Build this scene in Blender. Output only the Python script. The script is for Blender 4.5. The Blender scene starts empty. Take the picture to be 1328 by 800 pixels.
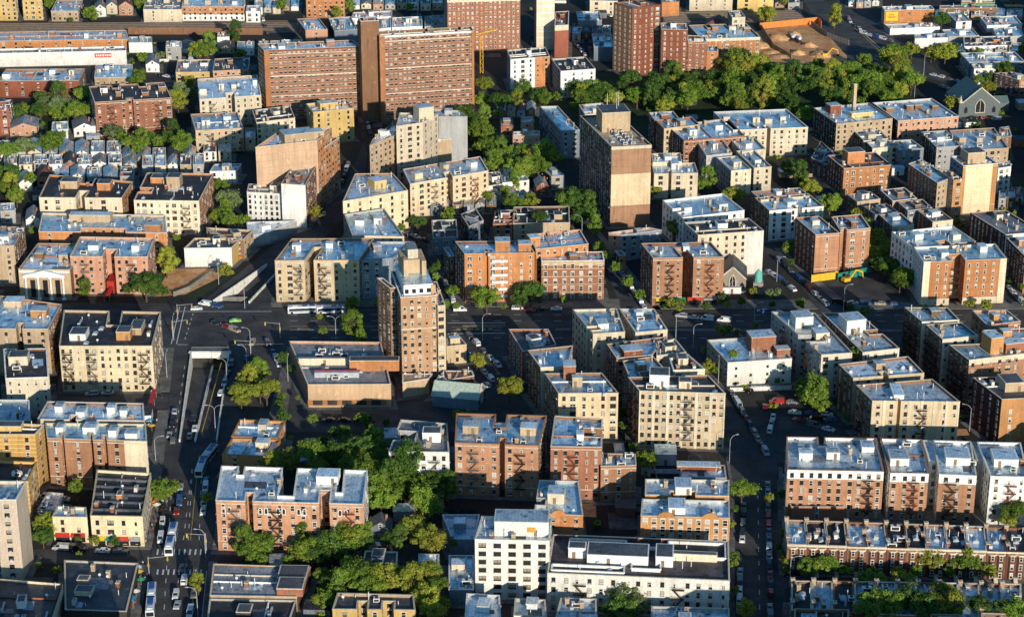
# Aerial view of a city district in low evening sun. All coordinates are metres, x right, y away, z up.
SKYSTR, SUNSTR = 0.105, 5.0
KINDS = [
'apartment_building','bank','clinic','garage','house','row_building','row_house','school',
'shop_building','tower_block','warehouse',]
PH = [
'low brown shed with dark roof left of','the tan high-rise with the pale band','','low tan shed with silver roof behind','the white bulkheaded block','low white shed with grey roof behind','the three winged pink brick block','the pale striped tower',
'low white shed with blue roof right of','the cream court block','low brick shed with blue roof right of','low white shed with silver roof right of','the brown wing above the green hoarding','low grey shed with silver roof in front of','the large sand coloured block','low white shed with dark roof right of',
'the pink brown school','low brown shed with blue roof in front of','the small pinkish block','low white shed with grey roof in front of','the pale block with the blank wall','low brown shed with dark roof behind','the tall cream block with orange edges','low grey shed with grey roof in front of',
'the triangular blue block','low brick shed with black roof right of','low brown shed with blue roof left of','the white fronted block','the black roofed low building','the tall tan block with the blank front','low tan shed with blue roof right of','the bright roofed sand block',
'low grey shed with black roof in front of','the red and white institution','low grey shed with blue roof right of','low tan shed with blue roof in front of','the long cream block by the park','low grey shed with blue roof in front of','low brown shed with dark roof right of','the long white topped block',
'the orange factory beyond the railway','low tan shed with black roof in front of','the upper left brick block','low brown shed with grey roof right of','the cream wedge block','low grey shed with grey roof right of','the blank lift tower','low brown shed with black roof left of',
'the cream stepped tower','low white shed with black roof left of','the cream and brick block','low slate shed with silver roof left of','the rear fire escape block','low white shed with black roof in front of','low slate shed with dark roof behind','the sand coloured twin wing block',
'low brick shed with black roof behind','the white blank walled building','first from left','the brick block with the roof court','low white shed with blue roof behind','the white block above the big trees','low slate shed with blue roof left of','the brown high-rise by the park',
'low white shed with blue roof left of','the long white walled block','low white shed with dark roof left of','the brown double block','low grey shed with blue roof behind','the yellow row building','the orange and white school','low slate shed with black roof right of',
'the low grey roofed shop building','the bright orange block','low brick shed with dark roof left of','the orange cornice block','low slate shed with grey roof right of','the right half of the brown slab','the central sand coloured pair','low tan shed with grey roof left of',
'the orange block at the top edge','low grey shed with grey roof behind','low white shed with black roof right of','low grey shed with blue roof left of','low brick shed with blue roof in front of','low white shed with grey roof left of','the sand block with brick chimneys','low white shed with black roof behind',
'low tan shed with blue roof behind','low tan shed with dark roof behind','low slate shed with black roof left of','low brick shed with blue roof behind','the white building at the fork','low slate shed with grey roof behind','the wide blue roofed block','low brown shed with grey roof left of',
'low slate shed with grey roof in front of','the long red brown school','low brick shed with dark roof in front of','low tan shed with grey roof right of','the cream block with the brown side','low white shed with dark roof in front of','low white shed with silver roof behind','low tan shed with dark roof left of',
'the maroon sided block','low slate shed with silver roof in front of','the white turret house','low slate shed with silver roof behind','second from left','low slate shed with blue roof behind','the white modern building','the left half of the brown slab',
'low slate shed with grey roof left of','the pink brick block','the twin winged tan brick building','low grey shed with black roof right of','low grey shed with dark roof in front of','the orange balcony building','low tan shed with grey roof behind','the long white warehouse',
'low slate shed with silver roof right of','low brick shed with grey roof behind','grey yard fence behind','grey yard fence left of','tan yard fence behind','the white block with the orange bay','white yard fence behind','dark yard fence right of',
'tan yard fence right of','grey yard fence right of','white yard fence in front of','white yard fence right of','tan yard fence in front of','grey yard fence in front of','tan yard fence left of','the pale avenue corner block',
'dark yard fence in front of','the third white topped block','dark yard fence behind','the white walled block','the white low building by the car park','the dark red block','white yard fence left of','dark yard fence left of',
'the right edge white block','the striped orange block','the row cluster','dark green tree left of','third from left','large green tree standing right of','yellowish tree behind','the yellow fronted building',
'green tree behind','large green tree standing in front of','the pale stepped block','green tree in front of','pale green tree in front of','green tree left of','fifth from left','dark green tree standing in front of',
'dark green tree in front of','yellowish tree in front of','fourth from left','the bow fronted row','dark green tree standing right of','yellowish tree right of','large dark green tree standing left of','green tree standing in front of',
'dark green tree behind','yellowish tree standing left of','the low machinery roofed building','dark green tree right of','green tree standing right of','the cream corner building','sixth from left','yellowish tree standing in front of',
'the orange walled block','seventh from left','large green tree standing left of','the orange walled clinic','yellowish tree standing right of','pale green tree standing right of','green tree standing behind','large green tree standing behind',
'green tree standing left of','the orange block with white corners','large yellowish tree standing behind','the arched window block','the shaded lower row','large dark green tree standing in front of','green tree right of','large green tree behind',
'dark green tree standing behind','the small cream building with red awning','large yellowish tree standing left of','the white box shop','the second white block','pale green tree standing behind','dark green tree standing left of','yellowish tree standing behind',
'eighth from left','small yellowish tree standing right of','small green tree right of','the orange building with the yellow sign','small green tree standing left of','small dark green tree standing in front of','small yellowish tree standing in front of','small dark green tree standing behind',
'pale green tree standing in front of','small yellowish tree standing left of','small green tree behind','small dark green tree standing right of','the beige tower','the little red gabled house','small green tree standing right of','the columned bank',
'silver saloon car driving right of','black saloon car driving right of','blue van driving right of','red saloon car driving right of','white saloon car parked right of','black saloon car parked right of','white estate car parked right of','black estate car parked right of',
'white van parked right of','blue estate car parked left of','white van parked left of','grey saloon car parked left of','white saloon car parked left of','first from far end','second from far end','grey saloon car driving left of',
'white van driving left of','white estate car driving left of','silver saloon car driving left of','grey estate car parked left of','silver saloon driving right of','the cream bay block','black saloon driving right of','grey estate car driving right of',
'the brown block with the cream bay','black saloon car driving left of','white saloon car driving left of','beige saloon car driving left of','grey estate car parked behind','black saloon car parked behind','silver estate car parked behind','white estate car parked behind',
'beige estate car driving left of','blue saloon car driving left of','white van driving in front of','blue estate car driving in front of','black saloon car driving in front of','red estate car driving in front of','beige van driving in front of','white saloon car driving in front of',
'grey estate car driving left of','silver van driving left of','red estate car parked right of','the brown brick tower','blue estate car parked right of','silver estate car parked right of','blue saloon car parked right of','white estate car parked left of',
'white estate car driving in front of','silver estate car driving in front of','the twin winged tan building','blue estate car driving left of','grey saloon car parked right of','grey estate car parked right of','red saloon car parked right of','beige estate car parked right of',
'beige saloon car parked right of','silver van parked right of','black estate car parked in front of','beige saloon car parked left of','red van parked in front of','grey saloon car parked in front of','red saloon car parked behind','black van parked behind',
'blue estate car parked behind','red saloon car parked in front of','white saloon car parked in front of','blue saloon car parked in front of','grey van parked behind','white saloon car parked behind','silver saloon car parked left of','silver estate car parked left of',
'red estate car parked left of','third from far end','black estate car parked left of','silver saloon car parked right of','grey van parked right of','grey van parked left of','black saloon car parked in front of','red estate car parked in front of',
'black saloon car parked left of','blue saloon car parked left of','red saloon car driving in front of','silver van parked in front of','the brown wing with the yellow hoarding','blue van parked in front of','black van parked in front of','white estate car parked in front of',
'the yellow hoarding','beige saloon car parked in front of','blue van parked left of','black van driving right of','blue estate car driving right of','beige saloon car driving right of','blue saloon car driving right of','beige estate car parked left of',
'white van parked behind','silver estate car parked in front of','the wide cream block by the underpass','silver saloon car parked in front of','white van parked in front of','the orange yellow signed building','grey estate car parked in front of','red van driving left of',
'grey saloon car parked behind','blue saloon car parked behind','beige estate car parked behind','silver saloon car parked behind','black estate car parked behind','blue estate car parked in front of','the bright yellow block','blue van parked right of',
'the silver roofed slanting block','first','the long row at upper left','second','third','fourth','fifth','sixth',
'seventh','eighth','the row below the upper left brick block','the rear garden row at upper left','the front row at upper left','ninth','the row behind the brown sided cream block','the pair below the tan brick block',
'the pair beside the tall tan block','the row below the sand coloured pair','the top edge row right of the factory','the top edge row left of the orange block','the top edge row right of the orange block','the top edge row above the dig','the far shed row at top right','the far row beyond the diagonal road',
'the shed row in front of the orange shops','the dark row left of the brown high-rise','the row left of the brown slab','the row below the railway cutting','the row among trees left of the tan high-rise','the row right of the tall cream block','the shaded row in the centre block','the row below the white blocks',
]
BUILD = [
(0,'yellow apartment block cut by the top left corner of the photo',[(-322.9,1264.8),(-306.1,1264.8),(-315.2,1309.3),(-332.0,1309.3)],17,'yellow','brown','grey'),
(0,'yellow narrow block with brown side wall near the top left corner',[(-302.6,1266.5),(-290.4,1266.5),(-300.2,1305.3),(-312.4,1305.3)],16,'yellow','brown','grey'),
(10,'tan shed with flat blue roof above the railway at top left',[(-284.6,1263.1),(-267.9,1263.1),(-270.4,1291.4),(-287.1,1291.4)],6.5,'tan','brown','blue',{'bk':[]}),
(10,'long pale low factory beyond the railway, left half of the pair',[(-227.2,1261.0),(-203.5,1261.0),(-207.4,1295.8),(-231.1,1295.8)],8,'cream','tan','grey',{'win':9}),
(10,'orange and white factory with blue roof beyond the railway',[(-204.0,1264.6),(-165.5,1264.6),(-168.2,1291.5),(-206.7,1291.5)],9,'orange','tan','blue',{'low':('white',4)}),
(4,'small white building right of the orange factory at the top',[(-163.9,1260.0),(-155.3,1260.0),(-156.6,1275.8),(-165.1,1275.8)],7,'white','grey','white'),
(10,'long railway shed with orange brick bays and silver roof',[(-301.8,1190.1),(-225.1,1194.8),(-230.1,1216.2),(-306.7,1211.5)],6,'orange','brown','silver',{'win':7,'wk':'dark'}),
(10,'long white warehouse with faint orange arches and a red sign',[(-293.3,1154.0),(-220.4,1160.3),(-222.5,1170.2),(-295.3,1163.9)],8,'white','white','grey',{'win':99,'bk':[],'arches':1}),
(10,'blank white box building right of the long white warehouse',[(-223.5,1186.4),(-209.9,1186.4),(-212.3,1200.5),(-225.9,1200.5)],6,'white','grey','white',{'win':99}),
(4,'pale grey house in the gap before the round tree at top left',[(-199.1,1168.4),(-190.4,1168.4),(-192.1,1182.2),(-200.8,1182.2)],8,'grey','grey','silver'),
(4,'tiny white house standing at the edge of the railway cutting',[(-173.6,1199.5),(-166.7,1200.5),(-168.3,1212.4),(-175.2,1211.5)],6,'white','brown','grey'),
(0,'yellow row building with ragged grey roof, upper left',[(-184.9,1112.8),(-164.9,1113.6),(-167.8,1140.4),(-187.8,1139.5)],8,'yellow','tan','grey'),
(0,'pinkish brick building joined to the right of the yellow row building',[(-163.2,1104.1),(-144.2,1108.2),(-146.6,1134.4),(-165.6,1130.3)],11,'pink','brown','dark'),
(7,'long red brown school with silver roof at the far left',[(-277.6,1091.1),(-234.2,1091.9),(-235.5,1116.5),(-278.9,1115.7)],9,'redbrown','brown','silver',{'win':8}),
(8,'low building with patchy blue roof behind the brick block',[(-230.2,1114.5),(-209.7,1115.8),(-214.1,1143.2),(-234.6,1142.0)],4.5,'tan','brown','blue'),
(0,'brick apartment block with black roof and two fire escapes, upper left',[(-210.7,1015.7),(-173.1,1024.1),(-181.6,1053.9),(-219.2,1045.5)],18.5,'brick','brown','black',{'nf':[(0.42,0.5,4)],'nb':[(0.3,0.4,6),(0.65,0.75,6)],'fe':[0.2,0.82]}),
(0,'cream apartment block with silver roof and deep front court, upper left',[(-160.4,1033.5),(-129.7,1041.7),(-136.2,1081.3),(-167.0,1073.1)],15,'cream','tan','silver',{'nf':[(0.43,0.57,9)],'fe':[0.2]}),
(0,'tan brick block with blue roof and white bulkheads below the cream court block',[(-156.2,988.1),(-133.1,992.2),(-139.6,1020.8),(-162.7,1016.7)],12,'tan','brown','blue',{'fe':[0.3],'bkc':'white'}),
(0,'red orange block cut by the left edge below the school',[(-264.1,1016.9),(-255.6,1021.3),(-257.4,1037.7),(-265.9,1033.3)],14,'red','dark','grey'),
(4,'small pinkish house with white gable at the left edge',[(-254.9,1016.1),(-241.9,1019.6),(-244.1,1034.5),(-257.0,1031.0)],7,'pink','brown','grey',{'gable':1}),
(4,'small house with shaded blue roof between the left trees',[(-232.7,1012.3),(-225.0,1014.0),(-227.6,1028.1),(-235.3,1026.4)],5,'white','grey','blue'),
(4,'white victorian house with turret in front of the brick block',[(-222.4,1016.1),(-212.3,1019.6),(-215.8,1033.8),(-225.9,1030.3)],7,'white','white','grey',{'gable':1,'turret':1}),
(4,'white steep gabled house behind the upper left brick block',[(-206.5,1142.6),(-199.0,1142.6),(-201.5,1158.0),(-209.0,1158.0)],7,'white','pink','grey',{'gable':1}),
(4,'white gabled house, left of three above the railway',[(-259.6,1273.8),(-253.1,1275.3),(-255.9,1288.7),(-262.3,1287.1)],8,'white','grey','grey',{'gable':1}),
(4,'cream gabled house, middle of three above the railway',[(-253.9,1281.7),(-247.2,1281.7),(-249.7,1295.2),(-256.4,1295.2)],8,'cream','grey','grey',{'gable':1}),
(4,'pink gabled house, right of three above the railway',[(-245.7,1278.8),(-237.0,1278.8),(-239.9,1294.9),(-248.5,1294.9)],9,'pink','brown','redroof',{'gable':1}),
(0,'orange brick block cut by the top edge left of centre',[(-127.9,1272.5),(-104.0,1272.5),(-105.8,1294.4),(-129.7,1294.4)],14,'orange','brown','grey'),
(8,'low market hall with white roof behind the brown slab',[(-98.7,1254.5),(-74.7,1259.6),(-74.6,1275.1),(-98.6,1270.0)],4,'white','grey','white'),
(10,'pinkish building with blue pitched looking roof behind the brown slab',[(-122.8,1212.3),(-109.9,1214.7),(-117.6,1242.9),(-130.6,1240.5)],7,'pink','redbrown','blue',{'win':7}),
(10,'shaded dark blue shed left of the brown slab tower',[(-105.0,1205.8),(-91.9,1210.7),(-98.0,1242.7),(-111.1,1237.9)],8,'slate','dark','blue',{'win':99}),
(9,'left half of the long brown slab block with window bands',[(-128.0,1048.2),(-78.7,1056.7),(-83.6,1069.9),(-132.8,1061.3)],37,'slab','brown','blue',{'slab':1}),
(9,'tall blank brown lift tower between the two slab halves',[(-77.5,1045.2),(-68.2,1046.5),(-70.1,1055.0),(-79.4,1053.7)],53,'brown','brown','grey',{'win':99,'bk':[]}),
(9,'right taller half of the long brown slab block with silver roof',[(-67.9,1042.2),(-19.8,1053.4),(-21.4,1063.0),(-69.5,1051.8)],46,'slab','brown','silver',{'slab':1}),
(0,'red brick institutional building with white upper storeys at top centre',[(-37.6,1189.6),(4.8,1194.7),(2.5,1212.8),(-39.9,1207.6)],36,'brick','redbrown','grey',{'top':(7,'cream'),'win':2.6,'wk':'light'}),
(0,'small silver roofed block just behind the slab, left of three',[(-81.4,1214.7),(-72.2,1218.6),(-74.0,1244.4),(-83.2,1240.5)],7,'white','grey','silver'),
(0,'white roofed low block just behind the slab, middle of three',[(-71.6,1218.6),(-53.7,1222.1),(-55.0,1247.0),(-72.9,1243.6)],7,'white','grey','white'),
(0,'cream low block just behind the slab, right of three',[(-52.2,1220.6),(-40.5,1224.5),(-41.5,1251.1),(-53.2,1247.1)],7,'cream','grey','grey'),
(0,'bright yellow apartment block with silver roof below the slab',[(-99.3,1003.0),(-79.6,1010.8),(-84.5,1026.2),(-104.2,1018.4)],17,'yellow','yellow','silver',{'wk':'dark','win':4.2,'bk':[(0.45,0.55,11,6,3.5,'yellow')]}),
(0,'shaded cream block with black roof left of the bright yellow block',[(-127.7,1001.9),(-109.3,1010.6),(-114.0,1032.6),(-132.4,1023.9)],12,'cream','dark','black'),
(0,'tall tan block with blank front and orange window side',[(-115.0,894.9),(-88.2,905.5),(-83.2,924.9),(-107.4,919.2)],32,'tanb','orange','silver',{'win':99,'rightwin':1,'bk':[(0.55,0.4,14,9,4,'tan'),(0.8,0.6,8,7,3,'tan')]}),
(0,'orange rear wing with window rows stepping back from the tall tan block',[(-88.9,915.0),(-85.6,914.1),(-80.3,930.0),(-83.6,931.6)],26,'orange','orange','grey'),
(0,'cream stepped tower with lit window side, upper centre',[(-54.8,948.4),(-42.5,954.3),(-35.6,969.1),(-54.3,971.2)],26,'cream','cream','silver',{'win':4,'rightwin':1,'nb':[(0.3,0.5,4)],'bk':[(0.75,0.6,9,7,8,'cream')]}),
(0,'pale grey wing right of the cream stepped tower',[(-35.5,971.2),(-21.6,971.2),(-25.9,981.5),(-39.1,985.0)],24,'grey','grey','blue',{'win':99}),
(0,'tan lower wing left of the cream stepped tower',[(-66.8,936.8),(-53.1,957.0),(-57.5,975.4),(-65.9,947.3)],20,'tan','brown','silver',{'fe':[]}),
(0,'small tan block in front of the grey wing',[(-38.1,968.1),(-29.6,970.4),(-30.0,977.7),(-38.6,975.4)],13,'tan','tan','dark',{'win':99,'bk':[]}),
(9,'pale striped tower with blank yellowish front near the top edge',[(14.3,1192.5),(24.8,1192.5),(23.9,1210.5),(13.3,1210.5)],33,'cream','grey','grey',{'win':99,'stripes':1}),
(0,'dark red block with white cornice beside the pale striped tower',[(24.6,1174.6),(32.6,1176.5),(33.7,1210.5),(25.7,1208.6)],19,'red','red','redroof',{'top':(3,'cream'),'win':99}),
(0,'white block with one orange bay and black roof, top centre',[(-0.8,1106.5),(20.7,1112.9),(18.7,1133.0),(-2.8,1126.7)],17,'white','grey','black',{'wk':'dark','win':4,'patch':('orange',0.62,1.0)}),
(0,'white block with shaded left side and black roof',[(26.2,1089.2),(45.1,1094.1),(40.5,1119.9),(21.7,1115.0)],15,'white','slate','black',{'wk':'dark','win':4}),
(9,'brown high-rise with window columns rising beside the park',[(66.7,1134.0),(82.8,1141.6),(73.0,1154.5),(56.9,1146.9)],39,'redbrown','brown','grey',{'wk':'light','win':3.4}),
(0,'stepped brick block joined right of the brown high-rise',[(82.9,1129.7),(97.3,1128.8),(97.7,1143.4),(83.3,1144.3)],28,'redbrown','brown','grey',{'wk':'light'}),
(0,'lower stepped brick block above the park trees, second step',[(98.5,1138.7),(108.8,1136.0),(109.1,1149.6),(98.8,1152.3)],19,'brick','brown','grey',{'wk':'light'}),
(0,'small orange block, third step down beside the park',[(110.0,1146.9),(116.5,1146.9),(117.3,1159.0),(110.9,1159.0)],11,'orange','brown','blue'),
(0,'smallest red block, last step down beside the park',[(116.7,1147.2),(123.3,1145.9),(124.3,1154.7),(117.8,1156.0)],6,'red','brown','grey'),
(7,'orange and white school with three blue roof wells',[(109.4,1175.0),(143.8,1179.6),(139.0,1212.8),(104.6,1208.2)],11,'orange','brown','blue',{'wk':'light','win':3.2,'nb':[(0.28,0.36,8),(0.64,0.7,8)],'top':(1.5,'cream')}),
(4,'brown hipped roof pavilion behind the orange and white school',[(115.9,1228.4),(130.0,1227.4),(132.7,1243.9),(118.5,1244.9)],9,'brown','brown','redroof',{'hip':1}),
(4,'square cream tower with blue roof above the school',[(130.0,1206.2),(137.9,1208.2),(136.9,1225.2),(129.0,1223.2)],16,'cream','tan','blue'),
(0,'cream low block at the top edge left of the brown high-rise',[(48.7,1280.6),(65.9,1279.0),(66.5,1314.9),(49.3,1316.5)],9,'cream','tan','grey',{'win':6}),
(10,'orange block with white door right of the brown high-rise top',[(93.4,1275.2),(104.3,1277.9),(104.9,1296.9),(94.0,1294.2)],9,'orange','white','grey',{'win':99}),
(10,'long cream depot at the top edge right of centre',[(111.8,1290.3),(139.0,1292.0),(140.9,1316.9),(113.8,1315.3)],8,'cream','tan','grey',{'win':8}),
(10,'yellow tan depot at the top edge',[(141.7,1287.7),(164.4,1288.7),(166.8,1312.0),(144.1,1310.9)],9,'yellow','tan','grey',{'win':8}),
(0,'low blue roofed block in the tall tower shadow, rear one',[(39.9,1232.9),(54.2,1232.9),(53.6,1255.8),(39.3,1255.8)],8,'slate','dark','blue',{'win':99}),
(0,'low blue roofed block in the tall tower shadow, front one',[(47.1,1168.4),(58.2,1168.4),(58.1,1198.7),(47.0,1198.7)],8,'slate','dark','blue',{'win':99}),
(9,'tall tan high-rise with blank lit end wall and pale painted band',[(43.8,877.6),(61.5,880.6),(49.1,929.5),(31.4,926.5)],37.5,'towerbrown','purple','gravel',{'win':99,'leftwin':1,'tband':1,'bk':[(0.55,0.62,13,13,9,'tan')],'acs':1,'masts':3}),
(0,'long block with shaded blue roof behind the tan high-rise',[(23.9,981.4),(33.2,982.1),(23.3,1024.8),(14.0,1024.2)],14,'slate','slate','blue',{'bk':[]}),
(0,'blue roofed block directly behind the tan high-rise',[(36.7,1009.1),(48.7,1012.6),(46.3,1030.6),(34.2,1027.1)],14,'cream','slate','blue'),
(0,'small pinkish block among trees left of the tan high-rise',[(0.4,988.0),(13.6,989.7),(13.8,997.8),(0.6,996.1)],9,'pink','dark','silver'),
(0,'narrow pinkish block with white bulkhead behind the small pinkish block',[(4.6,1012.1),(10.9,1012.8),(10.8,1023.4),(4.5,1022.7)],9,'pink','dark','silver'),
(0,'shaded brick block left of the narrow pinkish block',[(-5.5,1009.1),(0.9,1009.1),(0.4,1023.3),(-6.1,1023.3)],8,'brick','dark','silver'),
(0,'brick block with blue roof at the near edge of the park',[(70.8,995.8),(83.2,998.6),(81.2,1012.0),(68.7,1009.2)],15,'redbrown','dark','blue'),
(0,'tan fronted block with dark brick side, second from the park',[(74.5,981.4),(92.5,988.2),(89.5,1001.9),(71.5,995.1)],15,'tan','redbrown','blue'),
(0,'wide brick block with large blue roof, third from the park',[(82.9,964.8),(113.0,972.7),(108.1,1003.4),(76.5,988.9)],14,'brick','dark','blue',{'bkc':'white'}),
(0,'cream block with silver roof right of the tan high-rise',[(65.7,918.6),(86.1,919.8),(85.9,935.5),(65.5,934.3)],12,'cream','tan','silver',{'nf':[(0.33,0.4,5)],'win':4}),
(0,'cream rear block behind the cream block beside the tan high-rise',[(66.0,933.0),(79.7,934.2),(80.0,947.9),(66.3,946.7)],13,'cream','tan','silver',{'bkc':'white'}),
(0,'cream corner block with shaded side right of the bushy trees',[(101.8,923.1),(111.4,925.8),(106.4,946.3),(96.8,943.6)],12,'cream','grey','silver',{'wk':'dark'}),
(0,'cream block joined behind the cream corner block',[(112.8,927.0),(121.3,929.4),(115.8,956.5),(107.2,954.0)],12,'cream','grey','silver'),
(0,'grey white block with flat roof below the wide blue roofed block',[(92.3,946.3),(105.0,951.0),(102.6,973.5),(90.0,968.8)],12,'grey','grey','white'),
(0,'pale block with silver roof near the cream corner block',[(109.9,952.6),(121.7,957.4),(118.1,978.5),(106.3,973.7)],12,'cream','grey','silver'),
(0,'long cream block with blue roofs near the park',[(108.5,982.1),(145.9,987.2),(139.1,1019.2),(101.7,1014.1)],14,'cream','grey','blue',{'nf':[(0.45,0.5,6)],'bkc':'cream'}),
(8,'orange building with yellow square sign at top right',[(227.7,1250.0),(258.5,1252.6),(258.5,1263.0),(227.7,1260.4)],10,'orange','grey','silver',{'win':9,'sign':'yellow'}),
(8,'low white shop row in front of the orange building',[(227.8,1228.4),(258.7,1233.3),(257.0,1244.2),(226.1,1239.3)],4,'white','grey','white',{'win':99}),
(8,'white box shop by the far street at top right',[(236.8,1196.2),(256.6,1198.6),(257.8,1208.6),(238.0,1206.2)],6,'white','grey','white',{'win':99}),
(10,'grey flat roofed shed right of the white box shop',[(259.0,1208.5),(277.8,1211.3),(277.1,1228.8),(258.3,1225.9)],4,'grey','grey','silver',{'win':99}),
(10,'white shed with blue roof at far top right',[(287.7,1235.8),(309.9,1239.8),(310.2,1261.0),(288.0,1257.0)],4,'white','grey','blue',{'win':99}),
(10,'small white shed with antennae at top right',[(270.2,1241.7),(279.9,1243.7),(278.6,1267.8),(268.9,1265.8)],5,'white','grey','silver',{'win':6}),
(8,'low orange and white shop with arched cornice at right',[(262.9,1181.5),(291.3,1184.8),(295.1,1206.7),(266.8,1203.5)],5,'orange','grey','dark',{'top':(1.5,'white'),'win':7}),
(10,'blue roofed shed behind the low orange and white shop',[(286.6,1203.5),(303.5,1207.3),(305.8,1229.1),(288.9,1225.3)],5,'grey','grey','blue',{'win':99}),
(10,'long blue roofed hall above the stone church',[(255.8,1133.9),(287.3,1136.5),(286.6,1157.5),(255.0,1154.9)],8,'slate','grey','blue',{'bkc':'white'}),
(0,'white stepped block just above the stone church',[(254.9,1116.6),(273.5,1118.7),(274.1,1129.2),(255.4,1127.1)],9,'white','grey','silver'),
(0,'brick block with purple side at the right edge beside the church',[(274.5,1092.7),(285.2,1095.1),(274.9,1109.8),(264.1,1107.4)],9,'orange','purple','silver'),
(10,'long brown viaduct building at top right',[(266.7,1276.3),(302.7,1277.9),(304.2,1285.9),(268.2,1284.3)],5,'brown','brown','grey',{'win':6}),
(8,'small building with green front at the top right edge',[(281.9,1285.4),(303.6,1288.1),(305.6,1297.8),(283.9,1295.1)],6,'green','grey','grey',{'win':99}),
(0,'tan arched window block with tall chimney facing the park',[(160.7,993.0),(190.2,1002.7),(182.7,1031.0),(153.2,1021.3)],14,'tan','dark','blue',{'bk':[(0.25,0.75,7,6,5,'red'),(0.6,0.4,12,4,2,'yellow')],'chim':(0.6,0.7,14),'wk':'dark'}),
(7,'pink brown school block with round windows and silver roof',[(192.8,1001.3),(224.7,1009.7),(217.2,1042.7),(185.3,1034.3)],13,'pink','dark','silver',{'win':3,'bkc':'brown'}),
(0,'small shaded link block between the two park side buildings',[(186.4,1039.8),(196.9,1041.7),(196.9,1051.0),(186.4,1049.1)],9,'brown','dark','blue',{'win':99}),
(0,'low tan rimmed block below the arched window block',[(172.5,980.6),(185.3,984.6),(183.3,1000.1),(170.5,996.1)],9,'cream','dark','blue'),
(0,'low cream block with bright front right of the orange block',[(174.9,968.1),(187.8,972.0),(186.5,981.9),(173.6,978.0)],9,'cream','dark','silver'),
(0,'shaded blue roofed row block right of the low cream block',[(187.8,965.5),(199.8,968.1),(196.5,982.9),(184.6,980.3)],9,'slate','slate','blue'),
(0,'silver roofed block with slanting side, right cluster',[(204.2,959.7),(217.2,962.9),(214.3,988.6),(201.3,985.4)],12,'grey','dark','silver',{'bkc':'white'}),
(0,'tan block with silver roof wells at the right',[(215.7,954.2),(238.7,959.0),(238.9,992.9),(215.9,988.1)],12,'tan','brown','silver',{'bkc':'tan'}),
(0,'narrow dark block right of the tan block at the right',[(239.0,975.4),(244.5,978.7),(246.8,995.5),(241.2,992.2)],12,'brown','dark','silver'),
(0,'purple brown block with long sloping dark roof',[(143.6,956.0),(153.7,937.3),(156.4,956.0),(152.1,983.6)],8,'purple','redbrown','dark',{'win':4}),
(0,'bright orange block with dark roof and orange bulkhead',[(154.1,923.2),(177.3,928.7),(172.8,949.0),(149.6,943.5)],13,'orange','redbrown','dark',{'wk':'light','bk':[(0.38,0.55,10,7,7,'orange')]}),
(0,'tall cream block with blank bright wall and orange edges',[(203.3,895.9),(219.6,899.5),(216.6,913.8),(200.3,910.2)],23,'creamy','slate','grey',{'win':99,'leftwin':1,'edges':'orangey','bk':[(0.5,0.6,10,8,6,'tan')]}),
(0,'orange fronted lower wing at the left of the tall cream block',[(197.5,887.5),(202.2,889.0),(198.2,902.6),(193.5,901.1)],19,'orangey','slate','grey',{'leftwin':1}),
(0,'long block with dark window side left of the tall cream block',[(190.1,886.3),(197.4,893.5),(189.5,921.9),(182.2,914.7)],18,'tan','brown','blue',{'bk':[]}),
(0,'small white block right of the tall cream block',[(226.7,927.0),(233.4,930.0),(234.5,938.3),(227.9,935.2)],12,'white','grey','grey'),
(0,'maroon sided block with grey roof at the right edge',[(208.3,828.6),(224.5,831.8),(215.4,860.4),(199.2,857.1)],14,'white','maroon','grey',{'bkc':'cream'}),
(0,'maroon block with blue roof cut by the right edge',[(209.0,795.9),(217.1,797.8),(214.5,820.6),(206.4,818.7)],16,'orange','maroon','blue'),
(0,'orange brick block with white corner strips and a recessed fire escape',[(164.7,781.5),(198.8,785.4),(198.0,803.3),(163.8,799.4)],19,'orange','white','blue',{'nf':[(0.34,0.5,8)],'pil':'cream','fe':[0.38],'wk':'light','low':('cream',3),'bkc':'white'}),
(0,'rear wing with blue roof behind the orange block with white corners',[(163.8,799.1),(190.8,807.3),(185.2,826.9),(158.2,818.8)],18.6,'brick','white','blue',{'nf':[(0.45,0.6,5)]}),
(0,'brown wing with one window column and pale yellow hoarding',[(125.9,814.4),(136.2,816.4),(130.6,838.0),(120.3,836.0)],19,'tanbrick','redbrown','blue',{'win':6,'wk':'light'}),
(0,'brown wing above the green hoarding',[(136.9,819.4),(150.0,822.8),(148.7,840.5),(135.7,837.1)],19,'tanbrick','redbrown','silver',{'win':3.6,'wk':'light','nf':[(0.05,0.22,3)]}),
(0,'white fronted block with two blue roofs, right of centre',[(112.2,859.8),(136.7,866.0),(132.3,883.6),(107.8,877.4)],14,'white','brown','blue',{'nf':[(0.52,0.6,4)],'wk':'dark','bkc':'white'}),
(0,'blue roofed rear block behind the white fronted block',[(110.1,874.7),(132.4,880.2),(129.3,891.9),(107.0,886.4)],14,'cream','brown','blue'),
(6,'low grey roofed row building, rear left of six in the cluster',[(154.9,886.8),(166.0,891.0),(163.1,901.4),(152.0,897.2)],9,'tan','brown','grey'),
(6,'low grey roofed row building, rear right of six in the cluster',[(171.0,887.9),(182.6,891.8),(179.7,907.4),(168.1,903.5)],9,'tan','brown','grey'),
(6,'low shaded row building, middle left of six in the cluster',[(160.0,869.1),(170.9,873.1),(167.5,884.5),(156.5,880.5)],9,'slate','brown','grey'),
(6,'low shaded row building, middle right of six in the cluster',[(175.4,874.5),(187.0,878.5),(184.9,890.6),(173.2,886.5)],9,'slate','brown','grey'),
(6,'low cream row building, front left of six in the cluster',[(164.9,853.2),(174.8,855.8),(171.8,871.4),(161.9,868.8)],9,'cream','brown','blue',{'bkc':'white'}),
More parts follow.
